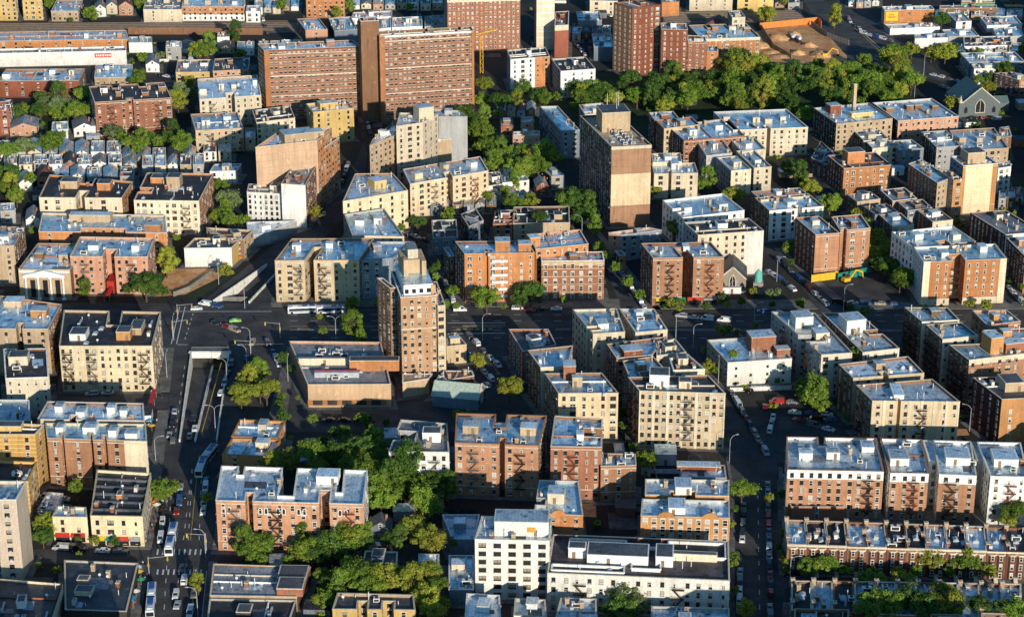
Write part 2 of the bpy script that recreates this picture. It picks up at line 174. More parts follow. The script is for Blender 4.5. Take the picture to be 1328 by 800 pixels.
(6,'low cream row building, front right of six in the cluster',[(183.6,859.2),(193.1,862.4),(189.4,877.4),(179.9,874.2)],9,'cream','brown','blue',{'bkc':'white'}),
(4,'white house with blue roof left of the tan high-rise, second from left',[(1.3,925.2),(8.0,927.6),(3.3,947.3),(-3.3,944.9)],6,'white','grey','blue'),
(4,'little red gabled house beside the white houses',[(11.4,921.2),(17.0,922.7),(15.7,933.1),(10.1,931.6)],7,'red','dark','grey',{'gable':1}),
(4,'dark house with blue roof right of the little red gabled house',[(18.5,932.7),(24.8,934.8),(20.3,947.9),(14.0,945.8)],6,'grey','dark','blue'),
(8,'black roofed low building with bent parapet left of the tan high-rise',[(0.6,860.0),(25.3,861.3),(25.6,883.9),(0.8,882.6)],8,'tan','brown','black',{'win':6}),
(8,'dark low building left of the black roofed low building',[(-8.3,860.5),(0.2,860.5),(0.9,876.6),(-7.5,876.6)],8,'brick','brown','black'),
(0,'orange brick building with a column of white balconies facing the avenue',[(-19.1,785.7),(9.1,786.9),(6.2,801.0),(-23.3,800.5)],21,'orange','maroon','blue',{'wk':'light','balc':0.5,'nf':[(0.3,0.34,2)],'bk':[(0.6,0.5,7,6,5,'orange'),(0.9,0.4,6,5,4,'orange')]}),
(0,'orange rear wing with long blue roof behind the balcony building',[(9.6,793.8),(31.2,800.2),(28.3,818.0),(6.7,811.6)],20,'orange','orange','blue',{'bk':[(-0.02,0.5,5,5,4,'orange')]}),
(0,'brick building with pale window bands and cornice facing the avenue',[(11.9,788.1),(37.3,789.0),(37.0,799.3),(11.6,798.3)],17,'brick','brown','white',{'wk':'bigwhite','win':3.3,'top':(2,'tan'),'n':5,'bands':'tan'}),
(0,'tan brick building in two wings with zigzag fire escapes and shops',[(56.4,782.0),(85.0,783.6),(81.1,801.2),(52.6,799.5)],20.5,'tanbrick','redbrown','silver',{'nf':[(0.42,0.57,12)],'fe':[0.24,0.8],'bkc':'white','shops':1}),
(0,'pale block with plain blank wall at its right half',[(77.1,813.9),(105.0,819.4),(100.4,835.6),(72.4,830.1)],19,'cream','grey','black',{'patch':('lightgrey',0.7,1.0),'blankpatch':1,'bkc':'white','wk':'dark'}),
(0,'white walled block with blue roofs above the pale block',[(73.5,847.6),(101.0,857.4),(93.9,880.6),(66.4,870.9)],15,'white','white','blue',{'bkc':'white','nl':[(0.3,0.5,5)]}),
(8,'long shaded low block below the tan high-rise',[(46.5,836.0),(64.1,842.9),(58.9,846.4),(41.3,839.6)],11,'slate','pink','white'),
(4,'tiny orange house wedged beside the tree lined street',[(44.9,821.7),(47.9,822.5),(46.3,828.5),(43.4,827.8)],7,'orange','dark','grey'),
(0,'white building with rows of dark windows at the avenue fork',[(-118.6,885.8),(-96.6,882.1),(-93.4,896.3),(-119.2,897.2)],14,'white','brown','grey',{'wk':'dark','win':2.2,'rightwin':1}),
(0,'white upper block with brick side behind the white building at the fork',[(-102.4,879.4),(-91.4,877.1),(-89.1,904.8),(-99.5,907.8)],20,'white','redbrown','grey',{'win':99,'rightwin':1}),
(3,'low grey garage beside the ramp wall',[(-114.3,852.2),(-105.9,857.4),(-95.3,872.4),(-117.4,870.5)],5,'grey','grey','silver',{'win':99}),
(0,'cream wedge shaped block with pale roof at the fork',[(-73.4,857.6),(-45.9,872.9),(-53.9,897.3),(-70.8,896.8)],19,'creamy','brown','silver',{'wk':'dark','win':4.5,'bk':[(0.55,0.5,7,7,4,'yellow')]}),
(0,'triangular blue roofed block below the cream wedge block',[(-67.3,827.6),(-45.4,826.3),(-56.0,863.0),(-72.7,855.0)],14,'cream','slate','blue',{'bkc':'white'}),
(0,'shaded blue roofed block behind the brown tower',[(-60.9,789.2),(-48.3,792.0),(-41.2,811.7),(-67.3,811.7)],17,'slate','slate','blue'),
(0,'sand coloured block in two wings with two zigzag fire escapes',[(-95.4,786.0),(-61.5,786.5),(-57.2,812.8),(-91.1,812.3)],18,'sand','brown','blue',{'nf':[(0.35,0.46,16)],'fe':[0.27,0.56],'bkc':'white','wk':'mix','sgn':1}),
(0,'sand coloured pair of wings with fire escapes, centre',[(-45.7,888.0),(-10.8,907.7),(-14.9,929.2),(-49.9,909.5)],17,'sand','brown','silver',{'nf':[(0.46,0.54,8)],'fe':[0.3,0.82],'win':3.2}),
(4,'white house with black roof right of the sand coloured pair',[(-10.9,921.8),(-4.8,924.7),(-5.4,944.8),(-11.6,941.9)],5,'white','grey','black'),
(4,'white house with blue roof, leftmost by the little red house',[(-4.5,923.7),(2.9,925.8),(0.9,947.0),(-6.4,944.9)],6,'white','grey','blue'),
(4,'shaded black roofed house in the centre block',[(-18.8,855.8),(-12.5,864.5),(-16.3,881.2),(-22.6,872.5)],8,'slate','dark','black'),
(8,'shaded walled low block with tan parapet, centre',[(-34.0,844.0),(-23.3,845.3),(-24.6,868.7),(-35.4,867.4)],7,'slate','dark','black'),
(8,'red shaded shop building left of the black roofed low building',[(-5.5,864.5),(2.7,864.5),(1.9,878.5),(-6.3,878.5)],8,'red','dark','black'),
(0,'slim red brick block left of the orange balcony building',[(-26.0,806.4),(-23.7,807.6),(-26.3,818.8),(-28.6,817.7)],12,'redbrown','dark','blue'),
(9,'tall brown brick tower with white penthouse beside the avenue',[(-40.3,702.4),(-27.1,704.8),(-32.1,731.9),(-45.3,729.6)],34.5,'brick2','brown','grey',{'win':2.25,'wk':'mix','n':12,'bk':[],'tower':1,'sgn':2}),
(9,'pale narrow right shoulder of the brown brick tower',[(-27.0,703.0),(-24.2,703.7),(-28.1,728.2),(-30.8,727.4)],31,'sand','brown','grey',{'win':3,'bk':[],'n':10}),
(9,'dark rear wing at the left of the brown brick tower',[(-44.8,713.1),(-42.7,713.5),(-48.0,723.9),(-50.1,723.5)],34,'brown','brown','dark',{'leftwin':1,'bk':[],'n':11}),
(0,'cream fronted brick block with black roofs and one orange side',[(-209.3,875.0),(-172.5,874.4),(-171.6,897.5),(-211.3,907.7)],15,'cream','orange','black',{'nf':[(0.44,0.55,10)],'nb':[(0.4,0.55,8)],'bk':[(0.3,0.6,9,6,4,'tan'),(0.72,0.6,7,6,4,'orange')],'win':4.2}),
(0,'cream fronted block with brown side and long fire escape, left',[(-166.1,868.2),(-137.3,867.1),(-136.2,906.1),(-166.7,907.6)],16,'cream','brown2','black',{'fe':[0.8],'bk':[(0.25,0.75,9,6,3,'orange'),(0.5,0.6,7,7,6,'tan')],'nl':[(0.3,0.45,6)]}),
(0,'orange walled block with three blue roof sections',[(-202.6,841.1),(-147.6,839.6),(-151.6,862.4),(-206.1,865.6)],11,'orange','tan','blue',{'nf':[(0.33,0.68,5)],'nb':[(0.32,0.4,6)],'bk':[(0.4,0.75,18,5,3,'tan'),(0.9,0.3,8,5,3,'orange')],'win':6}),
(1,'bank with white columned portico and pale grey roof',[(-200.1,790.8),(-179.0,790.3),(-177.6,821.4),(-198.7,821.9)],12.5,'tan','brown','silver',{'portico':1,'win':99}),
(0,'pink brick block in two wings with blue roofs and red canopy',[(-179.6,795.0),(-148.0,794.5),(-148.9,817.3),(-180.2,819.0)],16.5,'pink2','pink2','blue',{'nf':[(0.42,0.57,9)],'fe':[0.18,0.78],'bkc':'white','canopy':1,'win':2.9}),
(0,'orange tan block with blue roof at the left edge',[(-215.3,805.5),(-204.9,806.9),(-205.5,829.6),(-215.8,830.8)],17,'tan','brown','blue',{'win':3.4}),
(10,'white blank walled building with yellow side by the vacant lot',[(-138.4,826.9),(-118.5,827.6),(-115.3,839.8),(-135.8,839.8)],8.5,'white','yellow','dark',{'win':99,'low':None}),
(8,'brown block with shop windows behind the white blank walled building',[(-118.7,834.6),(-114.5,836.6),(-111.7,848.6),(-132.4,851.9)],9,'brown','tan','dark'),
(4,'white house with blue flat roof beside the red wall',[(-143.1,940.9),(-130.3,941.8),(-129.6,953.0),(-142.4,952.0)],6,'white','grey','blue'),
(4,'small pale house left of the orange walled block',[(-216.5,876.8),(-210.6,878.2),(-213.1,891.8),(-219.0,890.5)],6,'white','grey','grey',{'gable':1}),
(4,'small grey house with blue roof at the left edge',[(-229.0,882.4),(-222.7,883.8),(-225.3,894.9),(-231.6,893.5)],6,'grey','grey','blue'),
(4,'orange hipped house left of the cream and brick block',[(-223.9,936.1),(-216.9,937.0),(-219.7,950.8),(-226.6,949.9)],7,'orange','orange','redroof',{'hip':1}),
(4,'white house with blue gable beside the left edge trees',[(-231.1,929.2),(-225.4,930.7),(-228.4,944.3),(-234.1,942.8)],6,'white','grey','blue',{'gable':1}),
(0,'tan block with blue roofs and brown side at the left edge',[(-190.7,713.2),(-171.3,712.9),(-171.4,737.7),(-197.0,747.0)],18,'tan','brown2','blue',{'nf':[(0.38,0.5,6)],'bk':[(0.25,0.85,8,6,2.5,'tan'),(0.72,0.6,7,5,3,'orangey')],'win':3.4}),
(0,'cream block with black roofs at the left edge',[(-178.6,673.9),(-163.6,675.1),(-169.8,701.5),(-185.4,700.9)],15,'cream','brown','black',{'wk':'light','bk':[(0.35,0.6,8,6,4,'cream')],'nb':[(0.3,0.5,4)],'win':2.6}),
(0,'shaded block with dark blue roof at the left edge',[(-176.8,644.9),(-163.9,644.9),(-168.0,662.2),(-180.9,662.2)],12,'slate','dark','blue',{'bk':[]}),
(0,'wide cream block with three zigzag fire escapes beside the underpass',[(-164.0,696.5),(-130.3,696.5),(-132.4,729.9),(-169.3,731.9)],18,'creamy','tan','black',{'nb':[(0.47,0.6,14)],'fe':[0.08,0.34,0.9],'win':2.7,'n':6,'bk':[(0.2,0.3,7,7,3,'white'),(0.68,0.3,6,6,4,'orangey'),(0.8,0.5,5,9,3,'tan')],'chimc':'tan'}),
(0,'rear row of white bulkheaded roofs below the wide cream block',[(-158.9,635.0),(-122.9,633.8),(-125.6,648.0),(-158.5,649.6)],17,'tan','brown','silver',{'bkc':'white','nf':[(0.3,0.36,4)],'bkn':4}),
(0,'brown brick block with one cream bay beside the wide road',[(-152.4,619.4),(-119.3,617.0),(-121.9,630.6),(-155.5,631.5)],17.3,'tanbrick','cream','blue',{'nf':[(0.14,0.17,4),(0.43,0.46,5),(0.56,0.6,4)],'bkc':'white','bkn':4,'patch':('cream',0.77,1.0),'blankpatch':1,'win':5}),
(0,'yellow orange striped brick block at the left edge',[(-168.2,616.5),(-155.5,616.5),(-154.2,624.1),(-170.4,626.1)],20,'striped','striped','black',{'win':4.2,'bk':[(0.3,0.7,10,4,2,'yellow')]}),
(0,'lower wing of the striped orange block behind the beige tower',[(-163.8,594.8),(-153.5,594.5),(-153.7,608.5),(-167.2,609.5)],14,'striped','striped','black',{'bk':[]}),
(9,'beige apartment tower with air conditioner windows at the left edge',[(-154.1,555.5),(-147.5,555.5),(-147.2,567.9),(-157.0,568.1)],27,'beige','beige','blue',{'wk':'ac','win':3.2,'n':9,'rightblank':1}),
(5,'cream corner building with ridged black roofs by the bus stop',[(-130.8,577.4),(-114.5,576.8),(-116.8,607.4),(-134.8,609.9)],10.5,'creamy','cream','black',{'n':3,'win':3.6,'wk':'dark','ridges':5,'shops':1,'bk':[(0.5,0.45,2,3,2,'orange')]}),
(8,'small cream building with red shop awning left of the corner building',[(-143.2,579.7),(-132.3,579.3),(-133.9,586.0),(-143.1,587.0)],9,'creamy','cream','blue',{'n':3,'win':4,'wk':'dark','redawn':1}),
(3,'low grey yard building with a car park roof on the left',[(-150.9,592.5),(-143.8,591.6),(-144.9,603.7),(-149.9,604.7)],5,'grey','grey','silver',{'win':99}),
(8,'wide flat dark roofed market hall by the crossing',[(-129.4,528.9),(-111.4,527.8),(-112.9,556.9),(-135.6,558.8)],5,'dark','dark','blacktop',{'win':99,'bk':[(0.28,0.6,4,3,1.5,'tan'),(0.3,0.38,6,4,1.5,'cream')],'coping':'cream'}),
(8,'black roofed hall with cream edge wall in the bottom left corner',[(-145.9,515.0),(-131.0,516.1),(-131.9,539.2),(-152.3,542.5)],8,'cream','cream','blacktop',{'win':99,'coping':'dark'}),
(8,'low shop building with grey roof right of the wide road',[(-88.6,537.2),(-63.0,536.3),(-60.6,554.5),(-90.1,556.5)],5,'tan','brown','grey',{'win':99,'coping':'cream','bk':[(0.86,0.7,10,8,2,'brick'),(0.9,0.25,9,7,3,'brick')]}),
(8,'low dark hall in front of the low grey roofed shop building',[(-87.3,520.2),(-64.2,519.0),(-63.1,535.3),(-88.5,536.2)],4.5,'dark','dark','black',{'win':99}),
(2,'rear half of the orange walled clinic with blue roof',[(-95.1,640.7),(-79.3,639.4),(-78.1,653.2),(-93.9,654.5)],8,'orangey','orangey','blue',{'win':6,'coping':'orangey'}),
(2,'front half of the orange walled clinic with blue roof',[(-96.5,626.7),(-80.4,625.0),(-78.2,638.5),(-94.7,639.4)],8,'orangey','orangey','blue',{'win':6,'coping':'orangey','bk':[(0.7,0.7,5,4,2.5,'cream')]}),
(8,'wide low commercial building with rooftop machinery and cream front',[(-73.0,682.3),(-43.3,682.6),(-49.2,722.0),(-83.7,723.0)],9,'billboard','pink','grey',{'win':99,'mach':1,'bk':[(0.45,0.5,50,1,2.5,'cream'),(0.86,0.4,18,4,4,'orange')],'coping':'cream'}),
(8,'small sand coloured block with shiny roof right of the brown tower',[(-24.6,721.4),(-17.1,723.3),(-21.2,735.2),(-24.9,733.6)],7.5,'sand','tan','blue',{'win':4.5,'wk':'dark'}),
(8,'tan annexe with blank wall at the foot of the brown tower',[(-39.6,690.9),(-30.1,694.5),(-29.1,699.0),(-40.0,699.0)],6,'tan','brown','tan',{'win':99}),
(8,'rust roofed hall right of the tower annexe',[(-28.5,690.9),(-13.8,697.2),(-14.7,701.8),(-24.9,701.8)],6,'brown','brown','redroof',{'win':99,'bk':[]}),
(0,'white block with fire escape above the big trees',[(-40.0,612.2),(-20.4,611.5),(-21.7,633.7),(-37.3,636.9)],16,'white','grey','grey',{'nl':[(0.35,0.65,7)],'fe':[0.75],'win':2.8,'bk':[(0.7,0.5,7,5,4,'white')],'wk':'mix'}),
(0,'brown brick double block with fire escapes, lower centre left',[(-18.5,612.4),(8.5,610.0),(11.6,633.5),(-18.6,635.4)],19,'tanbrick','brown','blue',{'nf':[(0.53,0.6,5)],'nb':[(0.44,0.56,10)],'fe':[0.22,0.78],'win':2.8,'bk':[(0.18,0.5,6,5,3,'tan'),(0.84,0.5,6,5,3,'tan')]}),
(0,'brick block with a curled roof court, lower centre',[(12.5,609.5),(29.0,608.9),(30.1,631.0),(14.3,633.4)],19,'brick','brown','blue',{'nr':[(0.35,0.65,6)],'fe':[0.42],'win':2.8}),
(0,'lower brown annexe with red porch right of the brick block',[(28.7,607.2),(40.2,608.1),(40.4,616.5),(29.7,617.0)],13,'tanbrick','brown','blue',{'bk':[],'win':3}),
(0,'cream rimmed block with blue roof, rear half of the centre pair',[(10.1,676.8),(19.9,677.9),(22.1,696.9),(5.7,692.4)],18,'cream','brown','blue',{'bk':[]}),
(0,'sand fronted block with blue roof and brick chimneys, centre',[(15.9,654.2),(36.5,654.5),(31.5,672.0),(11.4,671.5)],18,'sand','brown','blue',{'bk':[(0.42,0.95,5,6,6,'brick'),(0.44,0.5,4,3,4,'tan')],'win':3}),
(0,'pale corner block with blue roof and lit narrow front at the avenue',[(29.6,704.5),(41.4,706.5),(39.4,729.8),(22.8,728.7)],19.5,'cream','cream','blue',{'nl':[(0.15,0.3,4)],'bkc':'white','win':3,'wk':'dark'}),
(0,'pale block with white bulkheads joined right of the avenue corner block',[(45.4,709.4),(57.4,712.3),(53.8,733.2),(40.7,733.2)],18,'cream','grey','blue',{'bkc':'white'}),
(0,'dark red block with white windows left of the avenue corner block',[(3.9,705.6),(16.4,711.9),(13.7,727.5),(-1.2,727.5)],12,'brick','red','dark',{'wk':'light'}),
(0,'rust rimmed block with blue roof, rear left of the roof cluster',[(37.2,682.7),(50.1,685.8),(56.5,703.1),(34.3,695.9)],19,'brick','redbrown','blue',{'bk':[(0.4,0.3,8,6,3,'redbrown')]}),
(0,'rust rimmed block with brick courts, middle of the roof cluster',[(40.9,664.3),(54.8,668.2),(50.3,683.8),(39.2,679.7)],19.3,'brick','brown','blue',{'bkc':'brick','nf':[(0.3,0.6,4)]}),
(0,'cream block with black roof, right of the roof cluster',[(56.5,670.8),(67.7,671.7),(62.6,685.5),(55.9,681.5)],19.5,'cream','cream','black'),
(0,'grey roofed block, rear right of the roof cluster',[(51.6,685.2),(62.4,688.2),(59.4,701.2),(52.2,696.9)],19,'cream','cream','grey',{'bkc':'cream'}),
(0,'large sand coloured block with a central fire escape, centre right',[(43.4,649.4),(72.5,647.2),(68.0,663.0),(40.1,661.1)],21,'sandst','brown','dark',{'fe':[0.56],'fel':[0.3,0.7],'win':2.3,'n':7,'wk':'mix','bk':[(0.35,0.75,8,7,5,'white'),(0.62,0.5,5,4,3,'cream')]}),
(10,'white low building with scattered small windows beside the car park',[(78.8,700.0),(102.7,704.0),(97.0,725.6),(73.1,721.6)],10,'whitish','grey','blue',{'win':5,'wk':'small','bk':[(0.72,0.6,11,7,7,'brick'),(0.95,0.3,6,4,3,'brick')]}),
(0,'pale long block with stepped shaded side and silver roof',[(111.3,690.7),(122.7,692.6),(114.5,731.6),(98.1,732.6)],17,'cream2','grey','silver',{'nl':[(0.3,0.45,7)],'bk':[(0.45,0.75,8,7,5,'white'),(0.6,0.45,6,6,3,'cream')],'feL':1,'win':3}),
(0,'pale block with brown side right of the pale stepped block',[(126.5,692.9),(140.4,696.7),(131.0,731.6),(117.2,731.6)],17,'cream2','brown','silver',{'bk':[(0.4,0.62,9,8,6,'white')],'nr':[(0.4,0.52,5)],'win':3}),
(0,'white and blue roofed block behind the bright roofed block',[(119.5,669.6),(145.2,674.0),(142.2,689.3),(116.2,682.0)],17,'sand','brown','white',{'nf':[(0.42,0.5,4)],'bkc':'tan'}),
(0,'sand block with bright white and blue roof, right of the car park',[(122.6,647.9),(152.3,647.1),(146.5,666.5),(119.1,661.3)],18,'sandst','brown','white',{'fe':[0.57],'fel':[0.4],'win':2.9,'n':6,'nf':[(0.29,0.33,2)],'bk':[(0.4,0.5,4,10,2,'white')],'wk':'mix'}),
(0,'cream rimmed block with fire escapes down its side, rear of three',[(151.2,712.6),(165.4,714.6),(163.4,727.0),(147.3,727.0)],21,'cream2','bronze','blue',{'fel':[0.2,0.5,0.8],'win':3}),
(0,'cream rimmed block with fire escapes down its side, middle of three',[(155.5,695.4),(169.1,699.2),(165.6,712.0),(152.1,709.7)],21,'cream2','bronze','blue',{'fel':[0.2,0.5,0.8],'win':3,'bk':[]}),
(0,'brown fronted block with fire escapes down its side, front of three',[(161.2,676.2),(187.4,683.8),(184.5,693.0),(157.0,690.2)],21,'tanbrick','bronze','blue',{'fel':[0.2,0.5,0.8],'win':3,'top':(2,'cream'),'bk':[(0.5,0.7,6,7,7,'orangey'),(0.75,0.6,9,5,4,'brick')]}),
(0,'orange brick rimmed block with blue roof at the right edge',[(176.9,719.0),(190.3,723.0),(187.7,734.5),(174.5,734.1)],17,'brick','orangey','blue',{'bkc':'orangey'}),
(0,'rust rimmed block with blue courts near the right edge',[(175.5,699.7),(192.0,702.5),(188.9,711.2),(173.2,709.2)],19,'orangey','redbrown','blue',{'bkc':'orangey'}),
(0,'maroon block with bright orange front at the right edge',[(167.0,649.0),(181.2,650.7),(177.4,669.4),(161.0,667.7)],18,'orangey','maroon','dark',{'win':5,'wk':'light','bk':[(0.6,0.6,8,8,4,'tan')]}),
(0,'long brick block with white top storey and white bulkheads, lower right',[(87.5,596.6),(117.9,595.2),(119.6,620.1),(90.2,621.2)],17,'tanbrick','white','silver',{'top':(3.1,'white'),'bkc':'white','bkn':3,'win':2.8,'n':6,'fe':[0.84],'nb':[(0.35,0.42,6)]}),
(0,'second white topped brick block from the left, lower right',[(119.8,594.3),(131.9,593.8),(134.4,619.1),(120.9,620.0)],17,'tanbrick','white','silver',{'top':(3.1,'white'),'fe':[0.6],'win':2.8,'n':6,'bk':[(0.3,0.4,7,7,3,'white')]}),
(0,'third white topped brick block with a white bulkhead, lower right',[(135.1,593.3),(146.7,592.1),(150.1,617.6),(138.0,618.5)],17,'tanbrick','white','silver',{'top':(3.1,'white'),'fe':[0.32],'win':2.8,'n':6,'bk':[(0.55,0.5,9,8,3,'white')]}),
(0,'all white block at the right edge beside the white topped blocks',[(151.0,591.9),(162.9,591.2),(166.1,616.6),(152.1,617.2)],17,'white','white','silver',{'win':2.8,'n':6,'fe':[0.55],'bk':[(0.5,0.5,9,8,3,'white')]}),
(3,'low brick garage with black roof in front of the white topped block',[(89.0,594.3),(105.9,594.2),(105.9,599.3),(88.2,600.2)],5,'brick','brown','black',{'win':9,'bk':[]}),
(6,'black roofed row house with cream parapet at the bottom right',[(78.9,508.3),(94.1,508.3),(95.9,520.2),(80.5,520.8)],10,'tan','brown','black',{'bk':[]}),
(6,'silver roofed row house cut by the bottom edge, left of two',[(116.9,508.9),(125.5,508.9),(127.3,519.1),(119.2,519.4)],9,'tan','brown','silver',{'bk':[]}),
(6,'silver roofed row house cut by the bottom edge, right of two',[(131.3,508.9),(143.9,508.4),(145.7,519.4),(133.7,520.1)],9,'tan','brown','silver',{'bk':[]}),
(0,'recessed white link between the second and third white topped blocks',[(134.2,605.4),(137.3,605.1),(138.4,620.3),(135.0,620.7)],16,'white','white','silver',{'bk':[]}),
(0,'recessed grey link between the third and the all white block',[(149.7,605.4),(153.8,605.1),(152.4,619.1),(150.6,619.4)],16,'grey','white','silver',{'bk':[]}),
(0,'narrow link at the back between the first two white topped blocks',[(120.1,607.6),(122.0,607.6),(121.3,622.6),(120.2,622.6)],15.5,'brick','white','silver',{'bk':[]}),
(0,'blue roofed block with curved orange pediment behind the white building',[(6.8,572.2),(21.8,570.6),(21.1,594.5),(8.7,595.2)],14,'orange','slate','blue',{'ped':1,'bk':[(0.45,0.5,6,6,4,'cream')],'bkc':'white','nl':[(0.25,0.45,3)]}),
(0,'rear half of the orange cornice block with silver roofs',[(41.7,584.8),(67.8,583.9),(69.0,595.2),(42.4,595.9)],14,'orangey','slate','silver',{'bkc':'white','bk':[(0.45,0.5,6,7,3,'white')],'nf':[(0.3,0.6,3)]}),
(0,'front half of the orange cornice block with two curved pediments',[(39.5,570.6),(66.6,568.9),(67.6,580.7),(40.6,582.0)],14,'orangey','slate','silver',{'ped':2,'wk':'bigwhite','win':2.6,'bk':[(0.4,0.5,6,7,3,'white')]}),
(0,'shaded blue roofed block with red shed behind the orange cornice block',[(54.5,605.5),(69.2,604.8),(69.5,614.3),(55.2,614.6)],10,'slate','brown','blue',{'bk':[(0.4,0.9,24,4,1.5,'redbrown')]}),
(0,'clean white modern building with grid of dark windows, bottom centre',[(-10.9,543.9),(11.0,542.9),(12.0,557.7),(-9.1,558.7)],20,'whitish','white','white',{'n':7,'win':3.6,'wk':'widedark','bk':[(0.6,0.55,16,8,4.5,'white')],'bkwin':1}),
(0,'long white walled block with open roof courts, bottom centre right',[(10.3,536.2),(63.0,531.5),(65.0,555.8),(12.5,560.2)],13,'whitish','redbrown','maroonroof',{'n':4,'win':3.3,'wk':'mix','courts':1,'fe':[0.18,0.72],'bk':[(0.15,0.55,6,4,4,'white'),(0.38,0.5,18,8,3,'white'),(0.64,0.5,6,8,4,'white'),(0.8,0.55,14,2,2.2,'cream')]}),
(6,'small silver roofed white house at the bottom, right of the modern building',[(0.5,518.6),(9.8,517.7),(9.6,527.6),(0.9,528.4)],9,'white','grey','silver',{'bkc':'white'}),
(6,'blue roofed white house cut by the bottom edge',[(11.3,510.0),(23.8,510.0),(24.3,528.1),(14.1,528.7)],9,'white','grey','blue',{'bk':[(0.8,0.3,6,4,2,'tan')]}),
(6,'long silver roofed white house cut by the bottom edge',[(38.8,508.9),(60.9,507.8),(62.1,522.7),(40.0,523.9)],9,'white','grey','silver',{'bkc':'white'}),
(6,'silver roofed white house left of the modern building base',[(-13.5,511.1),(-3.0,510.0),(-3.6,530.2),(-13.1,531.3)],9,'white','grey','silver',{'bkc':'white'}),
(0,'tan block lying just below the bottom edge of the photo, first from left',[(-139.4,448.1),(-115.0,447.3),(-119.7,474.2),(-145.2,474.5)],26,'tan','brown','dark'),
(0,'brick block lying just below the bottom edge of the photo, second from left',[(-111.7,451.2),(-92.6,450.5),(-96.2,477.5),(-116.2,477.9)],24,'brick','brown','dark'),
(0,'tan block lying just below the bottom edge of the photo, third from left',[(-78.4,468.8),(-53.5,468.0),(-55.2,496.1),(-81.2,496.5)],13,'tan','brown','dark'),
(0,'brick block lying just below the bottom edge of the photo, fourth from left',[(-50.7,473.3),(-15.0,472.5),(-15.0,502.8),(-52.4,503.3)],9,'brick','brown','dark'),
(0,'cream block lying just below the bottom edge of the photo, fifth from left',[(-10.2,457.6),(11.4,456.9),(11.5,484.3),(-11.1,484.7)],20,'cream','brown','dark'),
(0,'tanbrick block lying just below the bottom edge of the photo, sixth from left',[(14.1,460.8),(54.6,460.1),(56.8,487.7),(14.3,488.1)],18,'tanbrick','brown','dark'),
(0,'brick block lying just below the bottom edge of the photo, seventh from left',[(69.8,449.7),(98.6,448.9),(102.9,475.8),(72.7,476.2)],25,'brick','brown','dark'),
(0,'tan block lying just below the bottom edge of the photo, eighth from left',[(102.0,451.2),(138.7,450.5),(144.9,477.5),(106.4,477.9)],24,'tan','brown','dark'),
(0,'pinkish brick block in three wings with arched top windows',[(-91.1,573.9),(-45.5,571.3),(-45.7,594.9),(-92.5,598.3)],17.5,'pinkb','white','silver',{'archtop':1,'nf':[(0.2,0.25,6),(0.7,0.77,9)],'nb':[(0.12,0.16,6),(0.42,0.52,22),(0.8,0.84,16)],'fe':[0.12,0.4,0.9],'win':2.9,'n':6,'wk':'mix','bk':[(0.74,0.75,8,6,3,'white')]}),
(8,'yellow fronted building with dark striped roof at the bottom',[(-51.5,523.9),(-27.7,523.4),(-28.6,532.3),(-50.8,533.4)],8,'yellow','tan','dark',{'nf':[(0.3,0.42,5),(0.6,0.74,5)],'win':4,'bk':[]}),
(3,'blue roofed shed left of the white modern building',[(-18.6,540.6),(-11.3,540.6),(-11.6,561.9),(-19.2,561.9)],5,'slate','grey','blue',{'win':99,'bk':[(0.4,0.7,5,4,2,'cream')]}),
(3,'pale roofed shed among trees left of the blue roofed shed',[(-28.3,551.0),(-22.0,549.2),(-22.2,562.6),(-28.4,562.8)],5,'slate','grey','silver',{'win':99}),
(3,'shaded blue roofed shed behind the white modern building',[(-18.5,570.6),(-11.5,570.6),(-10.2,586.9),(-22.0,586.9)],6,'slate','grey','blue',{'win':99}),
(4,'dark shaded house with small white dormer among trees',[(-44.4,580.5),(-37.8,579.6),(-37.9,586.6),(-44.5,587.2)],7,'slate','dark','dark',{'gable':1}),
(4,'dark flat roofed house hidden between the courtyard trees',[(-45.0,553.5),(-34.6,552.9),(-34.8,562.2),(-44.7,562.9)],6,'slate','dark','dark'),
(6,'first bow fronted row house from the left, dark roof',[(83.4,560.5),(89.4,560.1),(90.8,576.2),(84.7,576.6)],9.5,'brown','brown','blue',{'bow':1,'top':(0.6,'cream'),'bk':[],'n':3,'win':1.9,'wk':'light','skyl':1,'group':'bow fronted row houses'}),
(6,'second bow fronted row house from the left, dark roof',[(89.4,560.0),(95.4,559.7),(96.9,575.7),(90.8,576.1)],9.5,'rowred','brown','black',{'bow':1,'top':(0.6,'cream'),'bk':[],'n':3,'win':1.9,'wk':'light','skyl':1,'group':'bow fronted row houses'}),
(6,'third bow fronted row house from the left, dark roof',[(95.4,559.6),(101.3,559.2),(103.0,575.3),(96.9,575.7)],9.5,'rowred','brown','black',{'bow':1,'top':(0.6,'cream'),'bk':[],'n':3,'win':1.9,'wk':'light','skyl':1,'group':'bow fronted row houses'}),
(6,'fourth bow fronted row house from the left, pale roof',[(101.4,559.2),(107.3,558.8),(109.1,574.8),(103.0,575.2)],9.5,'brown','brown','silver',{'bow':1,'top':(0.6,'cream'),'bk':[],'n':3,'win':1.9,'wk':'light','skyl':1,'group':'bow fronted row houses'}),
(6,'fifth bow fronted row house from the left, pale roof',[(107.3,558.8),(113.2,558.4),(115.2,574.4),(109.1,574.8)],9.5,'rowred','brown','silver',{'bow':1,'top':(0.6,'cream'),'bk':[],'n':3,'win':1.9,'wk':'light','skyl':1,'group':'bow fronted row houses'}),
(6,'sixth bow fronted row house from the left, dark roof',[(113.3,558.3),(119.2,557.9),(121.3,573.9),(115.2,574.3)],9.5,'rowred','brown','black',{'bow':1,'top':(0.6,'cream'),'bk':[],'n':3,'win':1.9,'wk':'light','skyl':1,'group':'bow fronted row houses'}),
